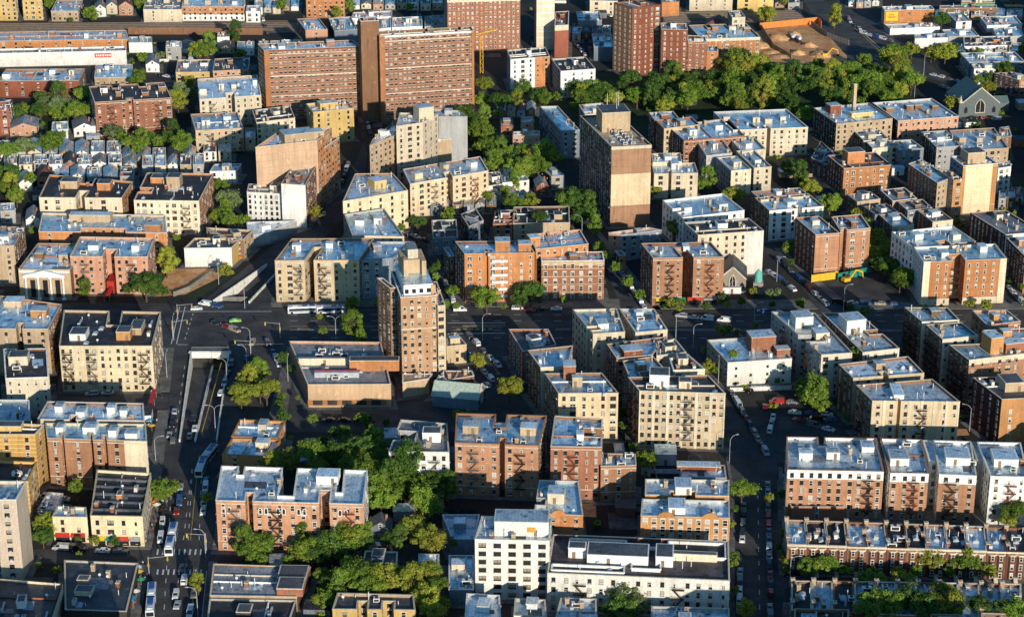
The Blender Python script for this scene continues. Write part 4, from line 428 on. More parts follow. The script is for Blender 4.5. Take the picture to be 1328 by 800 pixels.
TREES = [
(-39.3,607.4,8.5,6.2,'d',(147,61,148)),(-48.0,613.2,8.5,6.2,'g',(149,6,2)),(-37.5,542.7,7.9,5.6,'y',(150,151,58)),(-45.2,543.9,7.9,5.7,'g',(152,151,108)),(107.8,678.5,8.7,6.4,'g',(153,154,2)),(-33.5,606.0,7.8,5.5,'g',(155,61,58)),(-28.5,594.8,7.7,5.4,'g',(155,61,108)),(-49.3,632.5,8.0,5.7,'d',(147,61,58)),
(-29.3,541.5,7.3,5.0,'y',(150,151,108)),(32.5,533.3,7.2,5.0,'p',(156,65,58)),(-81.4,566.2,7.3,5.0,'g',(155,6,58)),(-43.7,606.7,7.4,5.2,'g',(157,61,108)),(-41.9,596.9,7.4,5.1,'g',(157,61,158)),(31.0,525.9,6.9,4.6,'d',(159,65,2)),(-40.9,539.7,7.0,4.7,'g',(152,151,148)),(-55.7,565.2,7.1,4.9,'d',(160,6,148)),
(-50.2,539.7,7.0,4.7,'g',(152,151,58)),(-33.7,611.3,15.6,5.1,'d',(147,61,158)),(-25.7,570.2,6.8,4.6,'y',(161,61,108)),(-67.0,630.9,7.3,5.0,'g',(152,6,58)),(-62.9,564.5,6.8,4.6,'g',(155,6,162)),(103.6,525.7,9.6,4.4,'g',(155,163,58)),(-148.2,786.6,8.4,6.1,'d',(164,113,2)),(114.2,528.0,9.6,4.4,'d',(159,163,2)),
(124.7,529.2,9.6,4.4,'y',(165,163,108)),(-25.2,607.5,7.0,4.7,'d',(159,61,2)),(28.1,893.4,8.8,6.5,'d',(166,1,2)),(-10.1,773.8,8.0,5.7,'g',(167,117,2)),(-31.0,578.0,6.6,4.3,'y',(161,61,58)),(-59.7,630.2,6.9,4.7,'d',(168,6,108)),(-25.6,535.0,6.3,4.1,'y',(165,151,58)),(-23.0,527.0,6.2,4.0,'y',(165,151,108)),
(35.1,529.2,6.3,4.1,'p',(156,65,108)),(-51.7,567.7,6.5,4.3,'g',(155,6,158)),(-87.8,681.9,7.2,5.0,'y',(169,170,2)),(-77.0,566.4,6.5,4.3,'g',(155,6,148)),(108.4,524.4,9.7,4.1,'g',(155,163,108)),(117.9,523.2,9.7,4.1,'d',(171,163,58)),(126.3,523.2,9.7,4.1,'y',(165,163,148)),(-61.1,743.7,7.5,5.2,'g',(152,170,58)),
(159.3,588.0,6.6,4.4,'g',(155,144,108)),(-112.0,604.1,6.6,4.4,'g',(172,173,2)),(-39.4,618.1,6.6,4.4,'g',(157,61,174)),(3.2,941.8,8.5,6.2,'g',(155,18,108)),(7.5,777.9,7.4,5.2,'d',(164,117,2)),(-92.4,698.6,7.0,4.7,'g',(157,170,58)),(-144.1,813.9,7.7,5.4,'y',(175,176,2)),(-38.1,608.6,6.4,4.2,'g',(157,61,177)),
(-225.9,984.4,8.7,6.4,'g',(178,106,2)),(-94.9,690.9,6.8,4.6,'y',(150,179,162)),(144.0,521.3,9.8,3.8,'g',(155,144,148)),(-49.6,634.1,6.5,4.3,'g',(152,6,148)),(-16.1,1000.4,8.5,6.2,'g',(153,77,2)),(-49.3,571.4,8.0,3.8,'y',(180,6,2)),(-1.0,686.7,6.7,4.4,'y',(175,141,2)),(-128.9,894.9,7.9,5.6,'p',(181,100,2)),
(74.3,604.2,6.2,4.0,'g',(182,75,2)),(-224.2,1033.4,8.7,6.4,'g',(183,106,2)),(161.4,798.5,7.3,5.1,'g',(184,185,2)),(-55.4,565.0,5.9,3.7,'d',(160,6,162)),(-96.3,681.0,6.6,4.4,'y',(150,179,108)),(-36.0,548.2,5.8,3.6,'g',(152,151,162)),(-35.0,611.3,10.1,3.9,'d',(147,61,162)),(15.8,968.4,8.1,5.8,'g',(172,18,2)),
(12.6,946.4,8.0,5.7,'g',(155,18,148)),(120.7,1098.3,8.9,6.6,'g',(153,70,2)),(133.5,1069.2,8.7,6.4,'y',(186,36,2)),(-20.7,607.3,6.1,3.9,'d',(164,61,2)),(183.6,1088.5,8.8,6.5,'g',(183,187,2)),(-53.9,622.5,6.1,4.0,'g',(152,6,108)),(-74.6,627.1,6.2,4.0,'y',(180,179,2)),(-58.9,560.1,5.8,3.6,'d',(160,6,108)),
(-79.7,625.6,6.2,4.0,'y',(175,179,2)),(101.0,520.2,9.5,3.5,'g',(172,188,2)),(-77.6,567.6,5.9,3.7,'g',(155,6,108)),(109.6,675.0,6.4,4.2,'g',(155,154,108)),(-239.3,1065.4,8.7,6.4,'d',(189,97,2)),(127.0,557.3,6.6,3.6,'y',(165,163,58)),(-24.2,1029.6,8.3,6.0,'d',(160,77,58)),(-8.8,951.6,7.8,5.5,'g',(190,78,58)),
(-41.2,625.0,6.1,3.9,'d',(147,61,108)),(117.5,1066.2,8.5,6.2,'g',(152,36,108)),(136.2,1073.8,8.5,6.2,'g',(183,36,2)),(91.7,926.0,7.7,5.4,'g',(167,94,2)),(97.6,1075.1,8.5,6.2,'g',(152,94,148)),(194.3,1095.2,8.6,6.3,'g',(191,16,58)),(179.2,1043.6,8.3,6.0,'g',(152,187,158)),(134.3,524.9,8.9,3.4,'d',(171,163,108)),
(66.4,1068.1,8.3,6.0,'g',(167,63,2)),(216.5,1094.0,8.6,6.2,'g',(191,16,108)),(-47.5,645.7,6.1,3.9,'g',(157,61,58)),(-24.9,550.2,6.4,3.4,'y',(150,151,162)),(136.9,555.4,5.7,3.5,'g',(155,144,58)),(72.9,1060.6,8.2,5.9,'d',(192,1,2)),(-146.0,581.5,5.8,3.6,'y',(169,193,2)),(-47.4,631.4,6.0,3.8,'y',(169,61,2)),
(119.9,1076.2,8.3,6.0,'g',(152,36,148)),(-52.9,627.5,5.9,3.7,'y',(150,6,108)),(92.6,1060.5,8.2,5.9,'g',(152,94,108)),(214.0,1148.1,8.7,6.4,'y',(194,195,2)),(154.9,1107.6,8.4,6.1,'d',(168,187,58)),(79.8,1096.5,8.3,6.0,'d',(160,63,158)),(-174.9,1155.6,8.7,6.3,'g',(183,69,2)),(34.2,888.6,7.2,4.9,'d',(147,1,108)),
(130.6,1131.2,8.5,6.2,'y',(161,70,148)),(-45.8,570.6,5.6,3.4,'d',(171,6,58)),(35.0,1057.7,8.1,5.8,'g',(155,196,58)),(-6.0,1053.8,8.0,5.7,'d',(160,125,58)),(-45.2,630.8,5.8,3.7,'g',(157,61,148)),(-34.4,572.7,5.6,3.4,'d',(171,6,108)),(135.0,932.8,7.4,5.2,'d',(160,36,108)),(-55.1,535.4,5.4,3.2,'g',(184,151,2)),
(89.4,554.5,5.5,3.3,'g',(152,188,58)),(107.8,546.0,5.4,3.3,'g',(184,163,2)),(212.4,1110.0,8.3,6.0,'y',(150,16,58)),(156.4,811.6,6.8,4.5,'d',(171,12,108)),(94.6,555.1,5.5,3.3,'g',(152,188,108)),(-238.2,978.1,7.7,5.4,'p',(197,50,2)),(170.7,1070.2,8.0,5.8,'d',(168,187,162)),(-238.3,935.8,7.4,5.2,'d',(198,50,2)),
(43.6,1066.9,8.0,5.7,'d',(171,196,58)),(-235.9,1046.9,8.0,5.7,'p',(156,97,108)),(186.3,1117.0,8.2,5.9,'g',(152,187,162)),(-178.7,1159.0,8.4,6.1,'y',(199,69,2)),(217.5,1156.2,8.4,6.1,'g',(184,195,2)),(115.8,546.2,5.4,3.2,'y',(175,163,2)),(65.0,1099.7,8.0,5.7,'d',(160,63,108)),(46.9,1071.9,7.8,5.5,'d',(171,196,108)),
(70.9,855.7,8.1,4.5,'g',(184,139,2)),(-26.2,550.2,5.3,3.1,'y',(150,151,148)),(-163.5,987.4,7.4,5.2,'g',(172,42,2)),(-22.2,543.7,5.2,3.1,'g',(172,151,2)),(36.8,862.8,6.8,4.5,'g',(167,1,2)),(170.1,1097.1,8.0,5.7,'y',(150,187,58)),(142.6,1101.7,8.0,5.7,'g',(155,70,162)),(44.9,629.8,5.6,3.5,'g',(167,14,2)),
(48.9,1075.5,7.8,5.5,'g',(190,196,108)),(145.5,1106.6,8.0,5.7,'g',(155,70,158)),(-49.1,552.9,5.3,3.1,'g',(155,6,174)),(144.0,895.0,6.9,4.7,'g',(167,73,2)),(194.9,1079.8,7.8,5.6,'g',(152,16,58)),(247.1,1157.5,8.3,6.0,'y',(161,195,162)),(74.3,1078.6,7.7,5.5,'d',(160,63,148)),(43.6,1083.8,7.7,5.4,'g',(190,196,58)),
(-43.0,603.7,5.4,3.2,'g',(157,61,162)),(-35.8,611.8,13.7,3.3,'g',(157,61,200)),(53.6,1061.8,7.5,5.3,'y',(165,196,108)),(31.2,877.8,6.6,4.4,'d',(147,1,58)),(139.0,1137.7,7.9,5.6,'y',(161,70,162)),(-90.7,686.0,5.8,3.6,'g',(182,179,2)),(-64.8,572.1,7.6,3.1,'d',(160,6,58)),(-25.4,594.0,5.3,3.2,'g',(155,61,162)),
(166.7,1096.6,7.7,5.4,'d',(168,187,148)),(180.8,1091.8,7.7,5.4,'g',(152,187,148)),(177.6,1116.8,7.8,5.5,'y',(150,187,108)),(-55.8,639.2,5.5,3.4,'d',(168,6,162)),(173.0,1073.2,7.6,5.3,'y',(150,187,148)),(-57.5,627.0,5.5,3.3,'d',(168,6,148)),(-64.5,624.0,5.5,3.3,'y',(150,6,58)),(138.4,916.7,6.8,4.6,'y',(199,27,2)),
(126.2,1151.0,7.9,5.6,'g',(155,70,108)),(200.7,1094.6,7.7,5.4,'g',(152,16,108)),(-97.2,695.9,5.8,3.6,'y',(150,179,148)),(-169.5,1003.3,7.2,5.0,'d',(164,42,2)),(67.9,530.2,5.0,2.9,'y',(201,65,2)),(-7.2,984.6,7.1,4.8,'d',(198,18,2)),(94.4,1079.4,7.6,5.3,'d',(168,94,58)),(207.0,1077.2,7.6,5.3,'y',(150,16,108)),
(-226.6,1069.4,7.6,5.3,'g',(172,97,2)),(123.3,524.1,9.7,2.9,'y',(201,163,2)),(216.9,1133.7,7.8,5.6,'y',(161,195,58)),(-245.4,971.0,7.1,4.9,'g',(182,50,2)),(80.1,1049.9,7.3,5.1,'y',(150,94,58)),(-46.0,571.1,9.4,3.0,'g',(202,6,148)),(-29.1,608.8,5.3,3.1,'g',(155,61,148)),(125.0,1132.1,7.7,5.4,'y',(161,70,108)),
(24.2,899.5,6.5,4.3,'y',(199,28,2)),(196.6,1244.7,8.2,5.9,'y',(169,203,2)),(100.9,903.1,6.6,4.4,'y',(199,139,2)),(184.6,1115.6,7.6,5.3,'y',(150,187,162)),(105.7,548.7,5.0,2.9,'g',(204,163,2)),(152.5,1035.5,7.2,4.9,'g',(172,36,2)),(123.4,1099.8,7.4,5.2,'d',(160,70,148)),(140.1,522.8,9.6,2.8,'d',(205,144,2)),
(-244.7,1042.0,7.2,4.9,'d',(160,97,108)),(95.8,1073.6,7.2,4.9,'d',(168,94,108)),(-232.4,919.5,6.6,4.4,'y',(169,50,2)),(-13.9,1031.3,6.9,4.7,'g',(190,77,108)),(-238.5,1045.9,7.1,4.9,'y',(175,97,2)),(215.9,1122.1,7.3,5.1,'y',(161,195,108)),(6.3,1086.8,7.1,4.8,'d',(160,125,108)),(-14.8,1090.8,7.1,4.9,'y',(180,77,2)),
(34.5,1086.8,7.1,4.8,'d',(159,196,2)),(-12.1,986.3,6.6,4.4,'g',(182,78,2)),(-7.0,963.8,6.5,4.3,'g',(190,78,108)),(0.6,952.7,6.5,4.3,'g',(155,18,58)),(1.7,895.5,6.3,4.1,'g',(152,28,108)),(111.3,1112.8,7.2,5.0,'d',(160,70,108)),(155.3,1251.4,7.8,5.5,'y',(150,70,58)),(-163.4,1207.4,7.6,5.4,'d',(159,40,2)),
(-13.1,713.2,5.5,3.3,'y',(169,141,2)),(147.1,1048.0,6.9,4.7,'d',(168,36,174)),(145.2,1086.8,7.1,4.8,'d',(168,36,108)),(155.1,1114.9,7.2,5.0,'g',(152,36,162)),(160.6,1090.8,7.1,4.9,'d',(168,187,108)),(45.1,628.0,5.1,3.0,'y',(206,14,2)),(-227.0,905.9,6.4,4.2,'g',(157,50,108)),(-63.4,641.6,5.2,3.0,'d',(168,6,58)),
(-175.4,1056.3,7.0,4.7,'y',(165,42,108)),(-54.2,545.9,4.8,2.7,'d',(207,151,2)),(-92.5,704.0,5.4,3.3,'g',(157,170,108)),(203.2,1123.1,7.3,5.0,'d',(168,16,108)),(-204.6,1106.7,7.2,4.9,'g',(182,42,2)),(-96.4,677.5,5.3,3.2,'y',(150,179,58)),(104.9,689.7,5.4,3.2,'g',(155,154,58)),(217.8,1119.0,7.2,5.0,'g',(167,195,2)),
(240.5,1163.9,7.4,5.2,'y',(161,195,148)),(143.6,1058.8,6.9,4.7,'d',(168,36,148)),(152.5,828.2,6.0,3.8,'y',(165,12,108)),(-200.1,1003.0,6.7,4.5,'p',(208,42,2)),(158.3,840.5,6.0,3.8,'y',(165,12,148)),(36.9,1076.5,6.9,4.7,'y',(175,196,2)),(154.3,818.7,5.9,3.7,'d',(171,12,58)),(-93.4,545.9,4.8,2.7,'y',(209,72,2)),
(158.6,795.5,5.8,3.6,'d',(198,185,2)),(-31.1,547.6,4.8,2.6,'g',(210,151,58)),(-230.6,1041.6,6.9,4.7,'g',(184,106,2)),(-125.3,872.6,6.1,3.9,'g',(190,100,162)),(90.4,1069.8,6.9,4.7,'y',(150,94,108)),(39.6,1086.1,6.9,4.7,'y',(165,196,58)),(107.7,1084.0,6.9,4.7,'y',(150,36,58)),(-145.8,575.9,4.9,2.8,'d',(211,212,2)),
(-49.9,571.0,5.6,2.7,'g',(202,6,108)),(147.3,1065.8,6.9,4.6,'d',(168,36,158)),(156.6,586.5,5.0,2.8,'y',(206,144,2)),(-178.4,1068.3,6.9,4.6,'y',(165,42,58)),(-176.2,1182.7,7.3,5.1,'g',(182,69,2)),(14.9,1075.6,6.8,4.6,'d',(160,125,148)),(-171.0,995.5,6.5,4.3,'d',(159,42,2)),(153.6,813.5,5.8,3.6,'g',(172,12,2)),
(150.0,847.6,5.9,3.7,'y',(165,12,58)),(141.1,1121.0,7.0,4.7,'g',(155,70,148)),(2.0,925.9,7.1,3.9,'g',(184,213,2)),(-188.5,986.3,6.4,4.2,'g',(155,42,58)),(115.1,1063.8,6.7,4.5,'g',(152,36,58)),(89.0,1122.7,6.9,4.7,'d',(164,63,2)),(-243.4,1057.0,6.7,4.5,'p',(156,97,58)),(-0.3,899.2,6.0,3.8,'g',(152,28,58)),
(4.8,976.6,6.3,4.1,'d',(159,18,2)),(-41.7,868.0,5.9,3.7,'d',(159,78,2)),(156.7,1258.1,7.5,5.2,'y',(150,70,108)),(92.0,1076.0,6.7,4.5,'y',(150,94,148)),(119.5,1053.7,6.6,4.4,'y',(150,36,108)),(-57.6,735.9,5.3,3.2,'g',(152,170,108)),(-51.7,571.1,9.8,2.6,'g',(202,6,58)),(271.4,1118.1,9.1,4.7,'d',(168,16,148)),
(-128.6,887.8,5.9,3.7,'g',(190,100,148)),(-57.7,651.1,5.0,2.8,'d',(205,170,2)),(260.8,1240.4,7.4,5.1,'d',(164,203,2)),(122.3,539.6,4.6,2.5,'g',(214,163,2)),(-184.1,995.4,6.4,4.1,'g',(155,42,108)),(171.2,1133.7,6.9,4.7,'g',(152,187,108)),(-24.0,550.0,6.2,2.5,'g',(210,151,108)),(-173.5,788.4,5.5,3.4,'g',(172,215,2)),
(93.7,1110.2,6.7,4.5,'g',(155,70,58)),(149.4,1087.4,6.6,4.4,'d',(168,36,162)),(255.9,1086.4,6.7,4.4,'y',(180,16,2)),(2.5,1063.8,6.5,4.2,'y',(175,125,2)),(12.6,865.7,9.0,3.5,'d',(192,28,2)),(-234.5,916.9,6.0,3.8,'g',(157,50,58)),(-257.3,1040.8,6.5,4.3,'d',(160,97,58)),(17.2,1069.5,6.4,4.2,'g',(167,125,2)),
(-16.1,1065.8,6.4,4.2,'g',(190,77,58)),(-21.4,1015.1,6.2,4.0,'d',(160,77,108)),(58.9,1085.0,6.5,4.3,'d',(160,63,58)),(-178.7,1085.2,6.6,4.3,'p',(208,69,2)),(166.6,1122.8,6.7,4.5,'g',(152,187,58)),(42.5,1072.8,6.5,4.2,'g',(155,196,108)),(75.8,1100.8,6.6,4.4,'d',(160,63,162)),(81.5,1058.2,6.4,4.2,'g',(152,94,58)),
(25.4,891.4,5.8,3.6,'g',(152,28,148)),(98.6,1077.2,6.5,4.3,'d',(168,94,148)),(3.5,776.8,5.3,3.2,'d',(159,117,2)),(121.5,1141.2,6.7,4.5,'y',(161,70,58)),(131.1,1104.8,6.6,4.4,'d',(160,70,174)),(127.8,1073.4,6.5,4.3,'d',(168,36,58)),(203.9,1071.7,6.5,4.3,'g',(152,16,162)),(-38.2,573.9,4.6,2.5,'d',(211,6,2)),
(132.5,949.6,6.0,3.8,'d',(160,36,58)),(-131.2,878.6,5.7,3.5,'g',(190,100,58)),(131.5,1154.0,6.8,4.5,'d',(160,70,162)),(-135.3,922.6,5.9,3.7,'g',(190,100,108)),(-57.1,551.2,4.5,2.4,'g',(214,72,2)),(191.8,1112.9,6.6,4.4,'d',(168,187,158)),(191.1,1081.1,6.5,4.3,'d',(168,16,58)),(96.8,1100.2,6.5,4.3,'d',(160,70,58)),
(199.4,1067.6,6.4,4.2,'g',(152,16,148)),(230.4,1170.7,6.8,4.6,'y',(169,195,2)),(129.9,1134.5,6.6,4.4,'d',(160,70,158)),(-246.4,1058.2,6.4,4.2,'g',(167,97,2)),]
FARTREES = [
(-198.6,1006.1,6.2,4.0,'d'),(108.4,1078.9,6.4,4.2,'g'),(232.0,1059.6,6.4,4.2,'y'),(-1.7,975.2,6.0,3.8,'g'),(143.5,553.8,4.5,2.4,'y'),(64.8,1111.3,6.4,4.2,'d'),(174.2,1104.8,6.4,4.2,'d'),(-15.2,982.7,5.9,3.7,'g'),
(-28.6,881.1,5.5,3.4,'g'),(92.8,1128.9,6.4,4.2,'y'),(199.3,1145.7,6.5,4.3,'g'),(85.3,1104.5,6.3,4.1,'y'),(84.7,1074.4,6.2,4.0,'d'),(72.0,708.9,4.9,2.8,'y'),(-79.9,665.2,4.8,2.6,'d'),(105.6,783.7,5.2,3.0,'p'),
(-232.3,1283.7,7.0,4.8,'g'),(-172.3,1075.5,6.2,4.0,'p'),(-118.6,809.7,5.3,3.1,'y'),(84.7,1070.1,6.2,4.0,'d'),(155.6,869.1,5.5,3.3,'y'),(-258.5,1255.2,6.9,4.7,'g'),(159.4,854.8,5.4,3.3,'y'),(-249.7,1068.6,6.2,4.0,'d'),
(-182.8,990.0,5.9,3.7,'g'),(-235.6,1040.9,6.1,3.9,'g'),(-141.6,609.6,4.6,2.5,'g'),(125.4,1158.5,6.4,4.2,'y'),(205.0,1094.9,6.3,4.1,'d'),(150.6,856.0,5.4,3.2,'d'),(8.5,896.4,5.5,3.3,'y'),(263.3,1109.9,6.3,4.1,'d'),
(201.2,1084.1,6.2,4.0,'d'),(-22.8,1019.0,5.9,3.7,'g'),(-179.1,998.6,5.8,3.7,'d'),(158.1,833.2,5.3,3.1,'y'),(-13.0,1012.3,5.8,3.6,'g'),(21.3,964.5,5.6,3.5,'y'),(-24.3,786.8,5.0,2.9,'g'),(24.2,908.2,5.4,3.3,'y'),
(-88.0,884.3,5.4,3.2,'y'),(-183.9,981.5,6.0,3.6,'g'),(-64.1,773.3,5.0,2.8,'g'),(156.9,852.6,5.3,3.1,'y'),(173.5,1125.7,6.2,4.0,'g'),(-164.3,981.4,6.4,3.5,'g'),(154.1,881.6,5.3,3.2,'y'),(-52.4,663.4,4.6,2.5,'g'),
(-254.9,1047.3,5.9,3.7,'g'),(121.6,554.2,4.3,2.2,'g'),(1.5,1075.4,5.9,3.7,'d'),(204.7,1108.7,6.1,3.9,'g'),(7.5,969.9,5.5,3.4,'y'),(114.4,1098.9,6.0,3.8,'d'),(87.0,924.1,5.4,3.2,'g'),(140.7,1113.0,6.0,3.8,'g'),
(-139.3,1102.9,6.0,3.8,'y'),(-19.9,535.3,4.1,2.0,'y'),(-119.8,873.9,5.2,3.1,'g'),(168.1,1075.4,5.9,3.7,'y'),(-176.0,1102.9,6.0,3.8,'y'),(118.0,839.2,5.1,3.0,'g'),(-68.0,559.9,4.2,2.1,'g'),(-75.9,561.1,4.2,2.1,'g'),
(137.1,556.5,9.0,2.1,'y'),(-141.6,786.6,4.9,2.8,'d'),(156.2,845.5,5.1,3.0,'y'),(-194.1,996.4,5.6,3.5,'g'),(125.7,561.5,7.0,2.1,'d'),(47.3,798.0,4.9,2.8,'g'),(88.6,1086.4,5.8,3.6,'g'),(-85.6,718.1,4.6,2.5,'d'),
(66.3,558.9,4.1,2.0,'g'),(100.2,554.4,4.1,2.0,'g'),(108.2,552.6,4.1,2.0,'d'),(116.1,553.2,4.1,2.0,'y'),(-50.3,662.5,4.4,2.3,'d'),(131.7,554.4,4.1,2.0,'g'),(102.2,1082.8,5.7,3.5,'y'),(-61.7,652.6,4.3,2.2,'d'),
(100.4,1117.1,5.8,3.6,'d'),(-12.3,979.6,5.3,3.1,'d'),(154.7,830.8,4.9,2.7,'y'),(160.0,812.1,5.9,2.7,'d'),(-101.6,1279.2,6.2,4.0,'g'),(-108.4,1263.5,6.2,4.0,'y'),(-143.9,1281.8,6.2,4.0,'g'),(37.2,840.0,4.8,2.7,'g'),
(66.2,916.3,5.1,2.9,'y'),(51.3,782.8,4.7,2.5,'g'),(142.8,1150.1,5.8,3.6,'y'),(81.6,744.8,4.6,2.4,'y'),(71.2,608.1,4.2,2.1,'d'),(-15.3,1020.8,5.4,3.2,'g'),(-98.6,602.6,4.1,2.0,'y'),(156.4,1090.4,5.6,3.4,'d'),
(154.5,1101.3,5.6,3.4,'d'),(255.6,1175.8,5.7,3.5,'d'),(7.5,952.5,5.0,2.9,'g'),(24.7,1075.4,5.3,3.2,'g'),(48.8,1096.9,5.4,3.2,'g'),(8.5,905.4,4.9,2.7,'g'),(-18.5,570.3,5.1,1.8,'d'),(43.3,815.1,4.6,2.5,'g'),
(38.9,668.1,4.2,2.1,'d'),(-155.8,1163.3,5.6,3.4,'g'),(85.2,778.9,4.5,2.4,'d'),(19.0,966.2,5.0,2.9,'d'),(-79.5,562.3,3.9,1.8,'g'),(-210.5,1155.4,5.6,3.4,'g'),(-175.9,993.1,5.1,3.0,'g'),(-155.8,789.9,4.5,2.4,'d'),
(-291.2,1289.8,6.0,3.8,'g'),(-226.0,930.0,6.4,2.8,'g'),(236.3,1020.4,5.2,3.0,'d'),(7.9,904.5,4.8,2.6,'d'),(39.6,745.1,4.3,2.2,'g'),(256.8,1158.0,5.5,3.4,'d'),(268.5,1167.3,5.6,3.4,'g'),(84.6,578.5,3.9,1.8,'g'),
(82.9,746.7,4.3,2.2,'d'),(136.0,724.8,4.3,2.2,'d'),(125.3,697.8,15.8,2.1,'g'),(182.6,774.0,4.4,2.3,'y'),(83.2,561.3,3.8,1.7,'y'),(188.8,772.2,4.4,2.3,'y'),(-16.5,959.6,4.8,2.7,'g'),(87.3,605.3,3.9,1.8,'d'),
(39.3,829.9,4.5,2.3,'g'),(-26.9,773.7,4.3,2.2,'g'),(276.1,1135.0,6.7,3.2,'y'),(159.4,834.8,4.5,2.4,'d'),(115.4,774.3,4.3,2.2,'d'),(68.5,585.2,3.8,1.7,'y'),(-13.2,661.0,4.0,1.9,'g'),(63.9,775.2,4.2,2.1,'y'),
(-49.1,775.6,4.2,2.1,'d'),(-70.0,664.8,3.9,1.8,'g'),(295.3,1176.7,5.3,3.1,'g'),(43.8,745.7,4.1,2.0,'y'),(-82.7,677.5,3.9,1.8,'d'),(255.7,1109.8,5.1,2.9,'g'),(-30.9,818.4,4.3,2.1,'d'),(67.4,775.5,4.2,2.0,'g'),
(-73.2,745.6,4.1,2.0,'g'),(81.4,725.5,4.0,1.9,'g'),(77.4,771.9,4.1,2.0,'d'),(81.4,705.7,11.2,1.9,'g'),(139.6,766.6,4.1,2.0,'g'),(74.2,724.4,4.0,1.9,'d'),(67.9,564.4,3.6,1.6,'d'),(-129.3,574.0,3.7,1.6,'y'),
(49.2,745.6,4.0,1.9,'g'),(73.7,726.0,4.0,1.9,'g'),(66.1,543.3,3.6,1.5,'y'),(-34.7,779.4,4.1,2.0,'y'),(-10.7,903.5,6.6,2.3,'g'),(-44.0,661.8,3.8,1.7,'d'),(-82.1,709.3,3.9,1.8,'d'),(-3.1,916.0,5.1,2.3,'g'),
(-7.6,1045.5,4.7,2.6,'g'),(38.4,659.0,3.8,1.7,'d'),(74.8,707.6,3.9,1.8,'g'),(-201.5,1162.1,5.0,2.8,'p'),(81.9,570.6,3.6,1.5,'d'),(49.1,746.2,4.0,1.9,'d'),(83.1,565.2,3.6,1.5,'g'),(-19.8,669.6,3.8,1.7,'y'),
(-83.4,680.8,3.8,1.7,'d'),(-31.3,654.4,3.7,1.6,'d'),(-18.3,664.6,3.7,1.7,'y'),(-49.9,659.2,3.7,1.6,'d'),(-18.4,668.6,3.7,1.7,'g'),(-15.2,668.8,3.7,1.7,'y'),(82.5,555.9,3.5,1.4,'d'),(139.7,767.3,4.0,1.9,'d'),
(-123.0,573.9,3.5,1.5,'d'),(134.5,771.9,3.9,1.8,'d'),(92.1,777.6,3.9,1.8,'d'),(143.8,724.0,3.8,1.7,'y'),(-54.2,775.2,3.9,1.8,'y'),(-82.7,684.8,3.7,1.6,'g'),(179.2,747.6,3.9,1.8,'y'),(163.7,771.1,3.9,1.8,'g'),
(-63.5,1282.1,4.9,2.7,'g'),(-33.3,814.6,3.9,1.8,'d'),(-140.8,1104.3,4.5,2.4,'y'),(132.2,746.3,3.8,1.7,'d'),(97.8,789.4,3.8,1.8,'y'),(83.7,604.6,3.5,1.4,'y'),(80.2,747.8,3.8,1.7,'y'),(225.2,1110.3,4.5,2.4,'y'),
(118.2,746.3,3.7,1.7,'y'),(81.2,748.2,3.7,1.6,'g'),(-210.0,862.8,4.0,1.9,'g'),(176.0,745.0,3.7,1.6,'y'),(66.3,770.4,3.7,1.6,'y'),(170.8,770.4,3.7,1.6,'d'),(132.8,747.5,3.6,1.6,'g'),(-48.7,867.3,3.8,1.7,'g'),
(171.8,1296.6,4.7,2.5,'y'),(94.6,752.3,3.6,1.5,'g'),(71.4,596.5,3.3,1.3,'d'),(68.4,565.9,3.3,1.2,'g'),(82.6,603.5,3.3,1.3,'y'),(-145.9,854.3,3.8,1.7,'g'),(117.4,667.2,3.5,1.4,'g'),(-58.4,728.3,3.5,1.5,'y'),
(198.0,875.2,3.8,1.8,'g'),(-132.6,565.9,3.3,1.2,'g'),(24.3,747.5,3.6,1.5,'y'),(86.1,774.6,3.6,1.5,'y'),(-22.4,773.4,3.6,1.5,'g'),(-74.2,725.8,3.5,1.4,'d'),(86.0,775.1,3.6,1.5,'y'),(156.2,746.6,3.5,1.4,'g'),
(-75.8,762.0,3.5,1.4,'y'),(87.1,746.5,3.4,1.4,'g'),(117.8,823.9,3.6,1.5,'d'),(97.2,698.8,3.4,1.3,'d'),(-64.6,774.5,3.5,1.4,'y'),(-134.9,576.0,3.4,1.1,'d'),(208.6,794.8,3.5,1.4,'g'),(103.9,775.3,3.5,1.4,'d'),
(-78.8,726.5,3.3,1.3,'d'),(189.1,777.3,3.4,1.3,'d'),(-34.1,773.7,3.3,1.3,'g'),(204.8,776.2,3.4,1.3,'g'),(-3.4,773.0,3.3,1.3,'g'),(-61.2,728.5,3.4,1.2,'d'),(73.5,648.2,3.5,1.0,'y'),(84.6,693.1,3.5,1.1,'y'),
(-76.8,683.2,3.6,1.0,'g'),(-270.4,1252.8,3.8,1.7,'d'),(178.5,925.6,3.5,1.1,'g'),]
